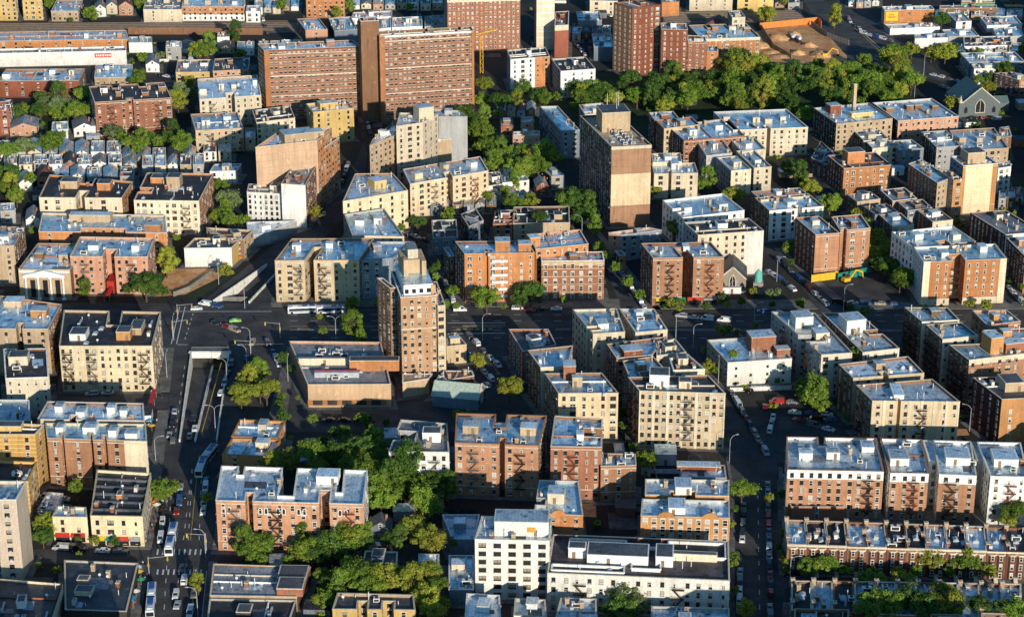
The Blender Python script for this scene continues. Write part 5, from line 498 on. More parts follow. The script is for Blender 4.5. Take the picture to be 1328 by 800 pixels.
SHEDS = [
(43.5,972.4,7.7,7.9,2.8,-0.1,'brown','dark',(0,1,2)),(-142.4,669.5,4.5,6.4,2.7,-0.01,'tan','silver',(3,4,2)),(-69.3,646.8,3.7,5.6,2.7,0.01,'white','grey',(5,6,2)),(21.7,1312.4,3.9,3.8,3.1,0.1,'white','grey',(5,7,2)),(-141.4,1096.0,3.5,3.4,2.4,-0.13,'white','blue',(8,9,2)),(-50.8,602.3,7.3,5.7,4.2,0.14,'brick','blue',(10,6,2)),(157.7,847.8,6.0,6.1,3.2,0.04,'white','silver',(11,12,2)),(44.8,628.5,3.1,4.6,3.5,-0.06,'grey','silver',(13,14,2)),
(232.3,1037.2,6.2,6.2,2.6,0.08,'white','dark',(15,16,2)),(4.5,977.0,7.2,7.0,3.5,-0.03,'brown','blue',(17,18,2)),(90.0,798.8,7.6,6.0,2.7,0.02,'white','grey',(19,20,2)),(236.7,998.6,3.7,5.7,3.5,0.14,'brown','dark',(21,22,2)),(-54.5,821.7,7.8,5.0,3.9,-0.04,'grey','grey',(23,24,2)),(255.1,1003.3,6.9,7.4,3.3,-0.15,'brick','black',(25,22,2)),(118.4,897.0,5.4,6.2,3.3,0.1,'brown','blue',(26,27,2)),(6.9,900.1,6.7,6.6,3.3,0.12,'brown','dark',(21,28,2)),
(-92.3,929.0,7.3,5.1,2.9,-0.1,'white','silver',(11,29,2)),(153.2,666.1,4.1,4.0,3.4,-0.04,'tan','blue',(30,31,2)),(-11.0,1225.1,4.1,3.7,4.1,0.09,'grey','black',(32,33,2)),(141.6,909.6,3.5,3.2,3.2,-0.04,'grey','blue',(34,27,2)),(131.0,952.0,6.6,4.8,3.0,0.05,'tan','blue',(35,36,2)),(52.0,638.3,7.0,7.1,4.1,-0.03,'grey','blue',(37,14,2)),(117.0,624.9,7.8,6.3,3.5,0.02,'brown','dark',(38,39,2)),(-155.5,1321.2,5.7,3.8,3.8,0.12,'grey','blue',(34,40,2)),
(-196.7,1005.9,7.3,7.7,3.9,-0.12,'tan','black',(41,42,2)),(-50.8,922.4,4.1,3.8,2.6,0.13,'brown','grey',(43,44,2)),(-70.0,1076.3,3.5,7.6,3.4,0.03,'grey','grey',(45,46,2)),(-59.5,1031.7,4.1,4.5,3.4,-0.06,'brown','black',(47,48,2)),(-219.3,919.1,4.8,7.5,2.7,-0.07,'white','black',(49,50,2)),(143.0,715.0,5.8,5.4,3.9,-0.1,'slate','silver',(51,52,2)),(61.8,631.7,4.5,7.4,3.2,0.01,'white','black',(53,14,2)),(-75.7,837.0,5.6,4.8,2.4,0.02,'slate','dark',(54,55,2)),
(-140.7,859.4,3.6,4.3,3.8,0.1,'brick','black',(56,57,58)),(17.6,637.7,3.8,4.8,2.4,-0.04,'brown','black',(47,59,2)),(-3.1,1300.0,3.8,4.1,3.9,0.05,'white','dark',(15,33,2)),(-190.0,1067.3,4.3,6.1,3.2,-0.06,'white','dark',(15,42,2)),(-28.9,653.2,4.3,7.1,3.8,-0.01,'white','blue',(60,61,2)),(70.3,1247.7,7.5,7.8,2.9,-0.07,'slate','blue',(62,63,2)),(25.3,564.9,6.8,3.0,3.6,0.1,'white','blue',(64,65,2)),(-18.9,640.7,4.5,4.1,2.8,0.11,'white','dark',(66,67,2)),
(-182.9,1171.5,6.4,5.7,2.4,-0.07,'grey','blue',(68,69,2)),(98.4,1177.2,5.7,7.5,3.9,-0.04,'white','dark',(66,70,2)),(-56.9,536.0,7.9,5.0,2.4,-0.07,'slate','black',(71,72,2)),(185.1,955.1,6.0,3.4,3.6,0.06,'white','blue',(8,73,2)),(36.5,600.0,6.4,5.6,3.0,-0.07,'brick','dark',(74,75,2)),(-16.3,1034.5,7.4,6.7,4.1,-0.12,'slate','grey',(76,77,2)),(-38.5,923.7,3.9,3.9,3.8,0.02,'brown','black',(47,78,2)),(-122.2,1309.7,7.8,5.1,3.2,0.05,'tan','grey',(79,80,2)),
(204.8,933.7,5.5,7.1,2.5,-0.04,'brown','black',(47,22,2)),(-179.8,923.6,7.5,3.6,3.4,-0.04,'brown','grey',(43,50,2)),(-195.3,927.3,7.0,5.6,2.7,-0.05,'grey','grey',(81,50,2)),(-129.0,671.1,3.3,7.8,3.8,0.08,'white','black',(82,4,2)),(-40.6,654.2,6.8,7.2,2.9,0.09,'grey','blue',(83,61,2)),(99.0,581.4,6.6,3.2,3.2,-0.04,'brick','blue',(84,39,2)),(-241.1,938.3,3.3,7.7,3.1,0.05,'white','grey',(85,50,2)),(27.2,678.0,4.5,6.6,3.1,-0.06,'brick','black',(25,86,2)),
(-155.3,669.4,5.3,4.4,3.8,-0.03,'white','black',(87,4,2)),(-71.6,561.5,4.2,4.1,4.2,0.08,'white','grey',(5,72,2)),(272.2,1069.1,7.7,6.8,3.8,0.03,'tan','blue',(88,22,2)),(-40.3,1043.0,4.3,3.1,2.4,-0.1,'tan','dark',(89,48,2)),(174.1,915.6,3.0,4.0,2.9,0.1,'brick','blue',(84,73,2)),(56.2,1274.0,5.1,5.3,3.5,0.08,'slate','black',(90,63,2)),(-92.0,956.1,7.4,7.1,2.9,0.04,'slate','grey',(76,29,2)),(-115.1,917.8,6.3,7.9,2.5,0.06,'brick','blue',(91,92,2)),
(-69.4,631.3,6.5,3.2,4.0,0.06,'brick','blue',(91,6,2)),(-17.5,1235.2,7.5,6.1,2.7,-0.04,'tan','blue',(35,33,2)),(93.3,1042.3,5.7,6.4,3.0,-0.0,'slate','grey',(93,94,2)),(36.5,640.9,3.1,7.4,3.1,0.03,'brown','grey',(95,14,2)),(-247.6,1078.1,3.0,6.5,2.7,-0.03,'slate','grey',(96,97,2)),(68.7,1181.8,5.5,4.1,2.8,-0.04,'brick','dark',(98,63,2)),(-111.4,949.8,5.7,4.4,3.9,-0.07,'brown','blue',(26,29,2)),(-147.3,928.0,4.9,3.9,2.7,0.0,'tan','grey',(99,100,2)),
(22.2,1033.7,3.6,5.3,3.6,-0.0,'slate','black',(71,18,2)),(16.3,855.4,5.6,6.3,2.4,0.03,'white','dark',(101,28,2)),(-53.2,1171.9,4.4,6.4,2.6,0.03,'white','silver',(102,77,2)),(206.6,877.3,3.9,7.0,4.0,0.15,'tan','dark',(103,104,2)),(-34.7,596.3,6.6,4.6,3.6,0.06,'slate','silver',(105,61,2)),(-211.5,1010.1,6.6,3.5,3.0,0.1,'grey','blue',(37,106,2)),(-53.7,1211.3,7.2,3.8,3.2,-0.07,'slate','silver',(107,77,2)),(-122.2,867.1,7.2,3.2,3.6,-0.0,'brick','black',(56,57,108)),
(-54.1,1188.6,7.9,5.5,3.2,-0.15,'slate','dark',(54,77,2)),(-213.0,1057.7,7.6,6.7,3.4,-0.0,'white','blue',(64,42,2)),(-1.4,574.2,5.6,4.7,2.6,0.06,'slate','blue',(109,110,2)),(-143.7,1171.3,5.5,6.8,3.8,-0.05,'tan','dark',(103,111,2)),(-177.8,831.8,7.8,5.8,4.0,-0.06,'slate','grey',(112,113,2)),(62.7,832.4,6.1,7.8,3.0,-0.1,'white','blue',(64,114,2)),(-80.5,1169.3,7.2,5.1,2.7,0.05,'tan','grey',(99,46,2)),(-47.3,628.4,3.1,4.2,2.9,0.03,'grey','black',(115,6,2)),
(-9.2,810.1,6.8,5.5,2.9,-0.0,'grey','dark',(116,117,2)),(-0.0,585.7,6.4,4.1,3.3,0.04,'tan','grey',(118,110,2)),(-282.8,1184.8,5.1,5.1,3.0,-0.14,'tan','dark',(89,119,2)),(-190.5,1088.5,4.5,4.8,3.9,-0.15,'slate','silver',(120,42,2)),(-90.8,1250.1,3.1,7.1,4.1,0.02,'brick','grey',(121,46,2)),(70.9,812.8,7.5,4.2,3.9,-0.06,'white','dark',(101,114,2)),(22.5,1218.7,3.2,4.4,3.0,-0.13,'brick','dark',(98,7,2)),]
FENCES = [
(0.0,573.3,13.6,1.51,'grey',(122,110,2)),(43.5,972.4,15.1,1.53,'grey',(123,1,2)),(-142.4,669.5,8.6,-0.07,'grey',(122,4,2)),(8.8,1164.5,13.7,1.53,'tan',(124,125,2)),(-69.3,646.8,12.5,-0.09,'white',(126,6,2)),(21.7,1312.4,13.0,-0.06,'white',(126,7,2)),(-141.4,1096.0,7.9,1.51,'dark',(127,9,2)),(-50.8,602.3,8.7,1.64,'tan',(128,6,2)),
(157.7,847.8,12.9,1.51,'grey',(129,12,2)),(44.8,628.5,12.7,-0.01,'white',(130,14,2)),(232.3,1037.2,10.2,0.03,'white',(131,16,2)),(91.8,1176.0,14.6,-0.04,'white',(131,63,2)),(4.5,977.0,10.3,0.03,'tan',(132,18,2)),(90.0,798.8,6.3,1.56,'grey',(133,20,2)),(236.7,998.6,12.7,1.48,'grey',(122,22,2)),(20.7,714.9,15.7,1.58,'tan',(134,135,2)),
(255.1,1003.3,10.6,1.5,'dark',(127,22,2)),(138.9,581.6,8.7,1.59,'dark',(136,137,2)),(223.8,1043.3,13.2,-0.06,'grey',(129,16,2)),(71.8,1303.1,11.2,1.56,'grey',(122,63,58)),(118.4,897.0,13.3,1.49,'tan',(134,27,2)),(6.9,900.1,9.1,-0.06,'dark',(138,28,2)),(-140.8,1119.1,10.3,1.5,'tan',(128,9,2)),(-45.9,864.3,9.6,1.51,'grey',(129,44,2)),
(90.0,890.3,11.6,0.1,'grey',(122,139,2)),(-150.0,921.0,11.0,1.64,'grey',(129,100,2)),(87.5,698.2,12.2,-0.01,'grey',(133,140,2)),(26.6,635.9,13.0,0.03,'dark',(127,59,2)),(48.1,621.8,15.5,1.59,'white',(126,75,2)),(153.2,666.1,10.6,1.55,'grey',(129,31,2)),(-11.0,1225.1,9.6,1.58,'dark',(136,33,2)),(141.6,909.6,7.9,0.08,'grey',(129,27,2)),
(131.0,952.0,12.9,-0.1,'tan',(132,36,2)),(9.5,696.9,8.9,0.03,'dark',(136,141,2)),(-114.4,1131.8,14.8,1.49,'dark',(138,111,2)),(117.0,624.9,6.5,1.66,'grey',(129,39,2)),(-155.5,1321.2,8.9,1.6,'tan',(128,40,2)),(-206.8,1164.9,9.7,0.07,'white',(142,69,2)),(-196.7,1005.9,9.8,0.0,'grey',(133,42,2)),(-168.9,933.3,8.5,0.06,'white',(126,100,2)),
(-61.9,607.0,13.7,-0.08,'grey',(129,6,2)),(-59.1,1277.3,6.0,1.6,'white',(126,77,108)),(-50.8,922.4,12.9,1.64,'dark',(127,44,2)),(-14.7,1224.1,11.1,1.61,'grey',(133,33,2)),(-70.0,1076.3,13.5,0.08,'white',(131,46,2)),(-239.8,940.9,14.2,1.62,'tan',(134,50,2)),(-59.5,1031.7,14.5,0.08,'tan',(134,48,2)),(-219.3,919.1,12.1,-0.03,'grey',(123,50,2)),
(158.8,639.5,13.1,1.59,'dark',(143,144,2)),(-276.4,1169.2,8.8,1.58,'grey',(123,119,2)),(-165.9,910.1,12.7,0.09,'grey',(123,100,2)),(143.0,715.0,6.8,1.58,'tan',(134,52,2)),(-161.4,652.8,10.7,0.04,'grey',(129,145,2)),(33.9,600.3,13.8,0.03,'grey',(129,59,2)),(-140.7,859.4,11.5,-0.01,'tan',(124,57,2)),(-62.3,1249.9,9.6,1.63,'white',(126,77,58)),
(56.7,810.8,10.2,-0.03,'grey',(123,114,2)),(-51.0,1065.0,12.4,-0.03,'dark',(136,77,2)),(17.6,637.7,15.2,1.64,'tan',(134,59,2)),(93.1,1246.4,9.9,1.54,'dark',(127,63,2)),(94.0,589.8,10.4,0.07,'dark',(136,39,2)),(-72.5,1151.9,13.6,-0.03,'dark',(127,46,2)),(60.2,929.7,9.9,1.47,'tan',(128,1,2)),(-3.1,1300.0,10.4,1.52,'white',(131,33,58)),
(83.3,1307.5,7.3,0.05,'grey',(122,63,108)),(-190.0,1067.3,6.7,1.48,'dark',(127,42,2)),(-40.5,950.5,12.3,-0.1,'tan',(124,78,2)),(-22.3,599.0,10.7,0.06,'dark',(136,61,2)),(1.7,1228.4,15.7,1.62,'white',(131,33,108)),(159.8,630.3,6.6,1.53,'tan',(134,144,2)),(135.1,690.8,10.8,0.04,'dark',(138,31,2)),(70.3,1247.7,8.4,1.6,'tan',(134,63,2)),
(-274.0,1141.8,9.3,0.08,'tan',(124,97,2)),(-48.1,1317.6,7.8,1.54,'dark',(143,33,2)),(25.3,564.9,11.5,1.5,'white',(142,65,2)),(39.0,647.5,14.5,1.54,'dark',(143,14,2)),(-18.9,640.7,15.3,0.03,'white',(142,67,2)),(-182.9,1171.5,8.4,-0.07,'dark',(138,69,2)),(-242.5,1076.4,14.1,-0.02,'tan',(132,97,2)),(178.5,857.5,13.0,1.51,'grey',(133,146,2)),
]
HEAPS = [
(151.5,1187.9,6,1.2),(155.7,1177.3,7,1.2),(166.9,1184.4,5,2.8),(176.0,1202.4,5,2.8),(146.4,1202.4,8,2.8),(170.4,1230.4,4,2),(160.0,1221.0,9,2.8),(179.9,1180.8,8,2.8),
]
KEEP_CLEAR = [
[(-106,520),(-118,637),(-130,739),(-215,739),(-227,788),(-137,786),(-108,843),(-80,933),(-83,1071),(-76,1071),(-68,927),(-91,781),(-20,781),(-44,873),(-38,873),(-15,781),(44,779),(21,951),(26,951),(58,779),(123,779),(107,851),(114,851),(134,779),(228,779),(217,735),(179,735),(174,614),(164,614),(168,735),(71,735),(81,675),(122,675),(116,634),(90,634),(79,520),(63,520),(73,643),(57,735),(-2,739),(9,637),(-6,662),(-79,660),(-87,671),(-95,614),(-94,581),(-15,578),(-15,565),(-93,567),(-89,520)],[(-185,698),(-180,678),(-123,678),(-126,698)],[(-157,577),(-154,564),(-109,564),(-112,577)],[(83,571),(174,564),(169,545),(80,551)],[(-19,1141),(155,1176),(272,1202),(234,1056),(-18,1042)],[(-345,1264),(-112,1264),(-108,1217),(-334,1217)],[(139,1270),(291,1344),(246,1117),(125,1150)],[(126,824),(174,824),(166,779),(120,779)],
[(-156,833),(-117,838),(-110,779),(-147,779)],]
CARS = [
('sedan','silver',-109.3,617.3,-1.49,(216,173,2)),('sedan','black',-107.6,611.2,-1.46,(217,173,2)),('van','blue',-108.1,606.5,-1.47,(218,173,2)),('sedan','red',-108.1,600.1,-1.43,(219,173,2)),('sedan','white',-113.3,609.1,1.7,(220,173,2)),('sedan','black',-112.7,603.5,1.67,(221,173,2)),('suv','white',-111.4,592.4,-1.43,(222,173,2)),('suv','black',-110.8,586.8,1.66,(223,173,2)),
('van','white',-110.2,581.2,-1.49,(224,173,2)),('suv','blue',-101.6,622.2,1.65,(225,6,2)),('van','white',-101.0,616.6,-1.51,(226,6,2)),('sedan','grey',-100.5,611.1,-1.49,(227,6,2)),('sedan','white',-100.0,605.5,1.69,(228,6,229)),('sedan','white',-99.5,599.9,-1.47,(228,6,230)),('sedan','grey',-100.7,561.9,-1.53,(231,72,2)),('van','white',-98.8,554.5,1.6,(232,72,2)),
('suv','white',-100.1,545.4,-1.51,(233,72,2)),('sedan','silver',-98.8,539.6,-1.57,(234,72,2)),('suv','grey',-94.8,546.1,-1.52,(235,72,2)),('van','white',-94.3,534.9,-1.55,(226,72,2)),('sedan','silver',-120.5,678.0,1.7,(236,237,229)),('sedan','black',-119.9,671.8,1.65,(238,237,229)),('sedan','black',-119.6,666.8,-1.5,(238,237,230)),('sedan','silver',-119.3,658.4,1.68,(236,237,230)),
('suv','grey',-117.4,653.5,1.7,(239,240,2)),('sedan','black',-113.0,672.2,1.64,(241,179,2)),('sedan','white',-111.2,663.4,-1.47,(242,179,2)),('sedan','beige',-112.1,657.3,1.63,(243,179,2)),('suv','grey',-105.6,721.6,-1.59,(244,179,2)),('sedan','black',-105.7,712.4,1.56,(245,179,2)),('suv','silver',-105.8,703.2,-1.57,(246,179,2)),('suv','white',-106.0,694.1,1.55,(247,179,2)),
('suv','beige',-100.1,742.0,-1.65,(248,170,2)),('sedan','blue',-100.6,727.0,1.54,(249,170,230)),('van','white',-124.0,782.8,2.71,(250,57,2)),('suv','blue',-118.8,780.4,-0.44,(251,57,2)),('sedan','black',-117.0,762.6,-0.74,(252,57,2)),('suv','red',-112.1,758.7,2.37,(253,57,2)),('van','beige',-108.5,754.8,-0.78,(254,57,2)),('sedan','white',-126.7,777.8,0.17,(255,57,2)),
('suv','grey',-94.2,741.9,-1.29,(256,170,2)),('sedan','blue',-91.1,732.6,-1.31,(249,170,229)),('van','silver',-89.5,726.6,1.84,(257,170,2)),('sedan','white',-87.9,721.1,1.85,(242,170,2)),('suv','red',-22.2,746.6,-1.26,(258,259,2)),('sedan','black',-19.8,740.0,1.9,(221,259,2)),('suv','blue',-17.4,733.4,-1.2,(260,259,2)),('suv','silver',-15.1,726.8,1.91,(261,259,2)),
('sedan','blue',-12.7,720.2,-1.25,(262,259,2)),('sedan','white',-10.4,713.7,1.89,(220,259,2)),('van','white',-8.0,707.1,1.93,(224,259,2)),('suv','grey',-16.6,748.4,-1.2,(235,141,2)),('van','white',-13.8,741.4,1.94,(226,141,2)),('sedan','grey',-11.0,734.3,1.95,(227,141,2)),('sedan','white',-8.2,727.3,-1.19,(228,141,2)),('suv','white',-5.4,720.2,-1.19,(263,141,229)),
('van','white',-20.8,776.3,0.08,(250,117,2)),('suv','white',2.2,778.1,-0.01,(264,117,2)),('sedan','black',11.9,777.7,3.1,(252,117,2)),('sedan','white',17.8,777.6,3.11,(255,117,2)),('suv','silver',67.4,769.9,2.84,(265,266,230)),('sedan','white',72.0,768.3,2.86,(255,114,2)),('van','white',77.3,766.6,2.84,(250,114,229)),('van','white',83.9,765.0,2.86,(250,114,230)),
('suv','blue',100.4,774.5,2.97,(267,154,2)),('sedan','white',106.2,773.5,2.93,(242,154,2)),('sedan','grey',80.0,694.1,1.67,(268,14,2)),('suv','white',80.8,688.5,1.69,(222,14,2)),('van','white',81.5,683.0,-1.42,(224,14,2)),('suv','grey',82.2,677.4,-1.45,(269,14,2)),('sedan','red',83.0,671.9,-1.44,(270,14,2)),('suv','black',83.7,666.3,-1.46,(223,14,2)),
('suv','beige',84.4,660.8,1.71,(271,14,2)),('sedan','beige',85.1,655.2,1.69,(272,14,2)),('sedan','black',85.9,649.7,1.72,(221,14,2)),('van','silver',86.6,644.1,-1.43,(273,14,2)),('suv','black',85.9,696.5,2.3,(274,140,2)),('suv','silver',50.3,774.3,-0.15,(265,266,229)),('sedan','white',92.6,673.0,-1.75,(228,39,2)),('sedan','beige',91.4,667.6,1.38,(275,39,229)),
('van','white',90.3,662.2,1.35,(226,39,229)),('van','red',95.4,686.0,3.14,(276,154,2)),('sedan','grey',101.0,686.0,0.0,(277,154,2)),('sedan','red',101.4,670.6,0.03,(278,39,2)),('van','black',107.0,670.6,3.12,(279,39,2)),('suv','blue',112.6,670.6,3.16,(280,39,2)),('sedan','red',90.7,682.0,1.53,(281,154,2)),('sedan','white',100.8,677.0,-0.15,(282,154,229)),
('sedan','blue',106.3,676.3,-0.15,(283,154,2)),('sedan','white',111.9,675.5,-0.13,(282,154,230)),('van','grey',106.1,665.9,-0.59,(284,39,2)),('sedan','white',110.8,662.8,-0.57,(285,39,2)),('sedan','grey',75.0,603.4,-1.71,(268,75,2)),('sedan','black',74.3,597.8,1.42,(221,75,229)),('suv','grey',73.6,592.3,1.47,(269,75,2)),('sedan','black',72.9,586.7,1.42,(221,75,230)),
('sedan','white',72.2,581.1,1.45,(220,75,2)),('sedan','beige',84.6,619.2,1.48,(275,39,230)),('sedan','silver',84.0,613.7,-1.7,(286,39,229)),('suv','silver',83.4,608.1,1.46,(287,39,2)),('sedan','grey',82.8,602.5,-1.7,(227,39,229)),('suv','red',82.2,597.0,1.46,(288,39,229)),('suv','red',81.7,591.4,1.45,(288,39,230)),('sedan','grey',81.1,585.8,-1.69,(227,39,230)),
('sedan','grey',80.5,580.3,-1.69,(227,39,289)),('van','white',79.9,574.7,1.45,(226,39,230)),('sedan','silver',79.3,569.1,-1.68,(286,39,230)),('suv','black',78.7,563.6,-1.69,(290,39,2)),('sedan','silver',69.3,559.5,-1.71,(291,65,2)),('van','grey',68.7,554.0,1.44,(292,65,2)),('suv','white',68.1,548.4,1.45,(222,65,2)),('van','white',67.4,542.8,1.45,(224,65,2)),
('suv','silver',66.8,537.3,1.46,(261,65,2)),('sedan','beige',75.9,537.8,-1.68,(275,188,2)),('van','grey',75.4,532.2,-1.68,(293,188,2)),('sedan','red',78.3,557.9,-1.69,(281,39,2)),('sedan','black',77.8,552.3,1.47,(294,39,2)),('suv','red',77.2,546.8,1.49,(295,39,2)),('sedan','black',43.1,834.0,-1.38,(296,114,2)),('sedan','silver',46.1,817.8,1.75,(286,114,229)),
('sedan','silver',47.1,812.4,-1.38,(286,114,230)),('sedan','grey',48.0,807.0,1.76,(227,114,2)),('suv','silver',49.0,801.6,1.74,(287,114,2)),('sedan','silver',50.0,796.2,1.73,(286,114,289)),('sedan','blue',51.0,790.8,1.72,(297,114,2)),('suv','white',52.0,785.4,1.73,(263,114,2)),('sedan','white',53.0,780.0,1.76,(228,114,2)),('sedan','red',7.0,776.2,-0.15,(298,117,2)),
('van','silver',114.1,832.3,-1.34,(299,300,2)),('suv','black',115.5,826.9,-1.32,(274,300,2)),('sedan','grey',116.9,821.5,-1.29,(277,300,2)),('sedan','blue',118.3,816.1,1.83,(283,300,2)),('van','blue',119.7,810.6,-1.34,(301,300,2)),('van','black',121.1,805.2,1.82,(302,300,2)),('sedan','red',122.5,799.8,-1.29,(281,300,2)),('suv','white',123.9,794.4,1.82,(303,304,229)),
('sedan','beige',125.3,789.0,-1.31,(305,300,2)),('suv','white',126.7,783.5,-1.3,(303,304,230)),('sedan','white',107.9,820.1,1.92,(228,300,2)),('suv','white',109.8,815.0,-1.23,(263,304,229)),('van','blue',111.7,809.9,-1.2,(306,300,2)),('suv','black',113.5,804.8,-1.24,(290,300,2)),('suv','white',115.4,799.7,-1.23,(263,304,230)),('van','black',132.2,784.8,-0.05,(307,154,2)),
('sedan','silver',137.8,784.3,-0.1,(216,154,2)),('suv','blue',142.7,783.9,-0.05,(308,154,2)),('sedan','beige',148.7,783.4,3.04,(309,154,2)),('sedan','blue',154.9,783.0,-0.06,(310,154,2)),('sedan','silver',204.8,801.5,-1.49,(291,185,2)),('sedan','white',205.3,795.9,-1.46,(220,185,2)),('suv','grey',205.8,790.4,1.65,(269,185,2)),('van','white',206.4,784.8,-1.46,(224,185,2)),
('suv','beige',-27.5,806.1,-1.4,(311,117,2)),('van','grey',-26.3,799.7,1.74,(293,117,2)),('van','white',-25.2,793.4,1.78,(226,117,229)),('van','white',-24.0,787.0,1.72,(226,117,230)),('sedan','silver',-45.9,868.4,2.29,(291,44,2)),('sedan','white',-42.2,864.2,-0.86,(220,44,2)),('sedan','black',-38.5,860.0,2.28,(221,44,2)),('sedan','black',-86.1,907.4,-1.5,(294,29,2)),
('sedan','white',-85.4,895.1,1.63,(282,29,2)),('suv','grey',-79.8,970.2,1.54,(244,44,2)),('van','white',-80.1,960.9,-1.61,(312,44,2)),('sedan','black',-80.3,951.6,1.52,(245,44,229)),('sedan','black',-80.6,942.3,-1.6,(245,44,230)),('sedan','white',-127.0,573.3,3.06,(282,173,2)),('sedan','grey',-121.4,573.0,-0.05,(277,173,2)),('van','silver',-140.2,575.0,3.02,(299,193,2)),
('van','black',-134.7,574.3,-0.14,(302,193,2)),('suv','silver',-152.9,693.4,3.3,(313,314,2)),('sedan','silver',-147.3,694.2,3.27,(315,314,2)),('suv','white',-41.4,574.8,-1.27,(222,6,2)),('van','white',-151.9,609.7,2.98,(312,193,2)),('sedan','white',-146.4,608.7,2.98,(285,193,2)),('suv','black',84.9,558.2,3.12,(223,188,2)),('van','white',212.4,1231.1,-0.94,(316,317,229)),
('sedan','white',215.6,1226.5,-0.95,(282,203,2)),('van','blue',218.8,1221.9,2.2,(301,203,2)),('van','white',222.0,1217.4,-0.94,(316,317,230)),('suv','grey',225.2,1212.8,2.15,(318,203,2)),('van','red',208.7,1268.8,1.7,(319,203,2)),('van','silver',208.4,1261.1,-1.41,(257,203,2)),('sedan','black',210.2,1250.3,-1.43,(241,203,2)),('sedan','silver',211.7,1243.5,-1.41,(234,203,2)),
('sedan','white',236.5,1135.5,2.26,(285,16,2)),('suv','white',240.0,1131.1,2.23,(247,16,2)),('sedan','grey',243.5,1126.7,-0.89,(320,16,2)),('sedan','blue',247.0,1122.3,2.26,(321,16,229)),('suv','beige',236.5,1110.2,1.88,(322,16,2)),('suv','blue',238.4,1104.9,1.91,(280,16,2)),('sedan','blue',240.2,1099.6,1.88,(321,16,230)),('suv','white',61.0,1276.2,1.97,(263,63,2)),
('sedan','grey',37.7,1205.1,1.73,(320,196,2)),('suv','white',39.2,1197.0,-1.39,(247,196,229)),('suv','white',40.7,1188.9,-1.39,(247,196,230)),('sedan','silver',42.1,1180.8,1.76,(323,196,2)),('sedan','black',-198.2,1135.9,2.48,(245,42,2)),('sedan','white',-193.7,1132.6,2.52,(285,42,2)),('sedan','blue',-189.2,1129.2,-0.65,(321,42,2)),('suv','white',-154.0,1264.7,-1.38,(247,111,2)),
('van','black',-151.0,1248.2,1.77,(279,111,2)),('suv','black',-147.9,1231.7,1.73,(324,111,2)),('suv','blue',-75.1,1040.9,1.71,(325,46,2)),('suv','white',-73.8,1031.9,1.7,(303,46,2)),('sedan','grey',-72.5,1023.0,1.71,(277,46,2)),('sedan','red',-83.8,1033.4,4.66,(270,326,2)),('van','blue',-83.3,1044.9,1.53,(327,326,2)),('sedan','black',241.8,1050.0,2.89,(221,328,2)),
('sedan','red',247.3,1048.7,-0.24,(270,328,2)),('van','silver',252.7,1047.3,2.92,(273,328,2)),('sedan','black',236.7,930.6,2.6,(221,22,2)),('suv','black',241.6,927.9,-0.51,(223,22,2)),('sedan','black',-64.8,670.6,3.15,(294,170,229)),('sedan','black',-59.2,670.6,-0.02,(294,170,230)),('sedan','black',-53.6,670.6,-0.02,(294,170,289)),('suv','white',-9.2,701.1,1.89,(263,141,230)),
('sedan','green',-109.57,764.79,0.2,'lime green taxi crossing the big junction'),]
HOLES = [
[(-115.0,653.4),(-102.2,653.4),(-107.9,732.4),(-122.3,732.4)],[(-121.0,786.2),(-106.4,784.9),(-96.7,827.5),(-104.0,828.5)],]
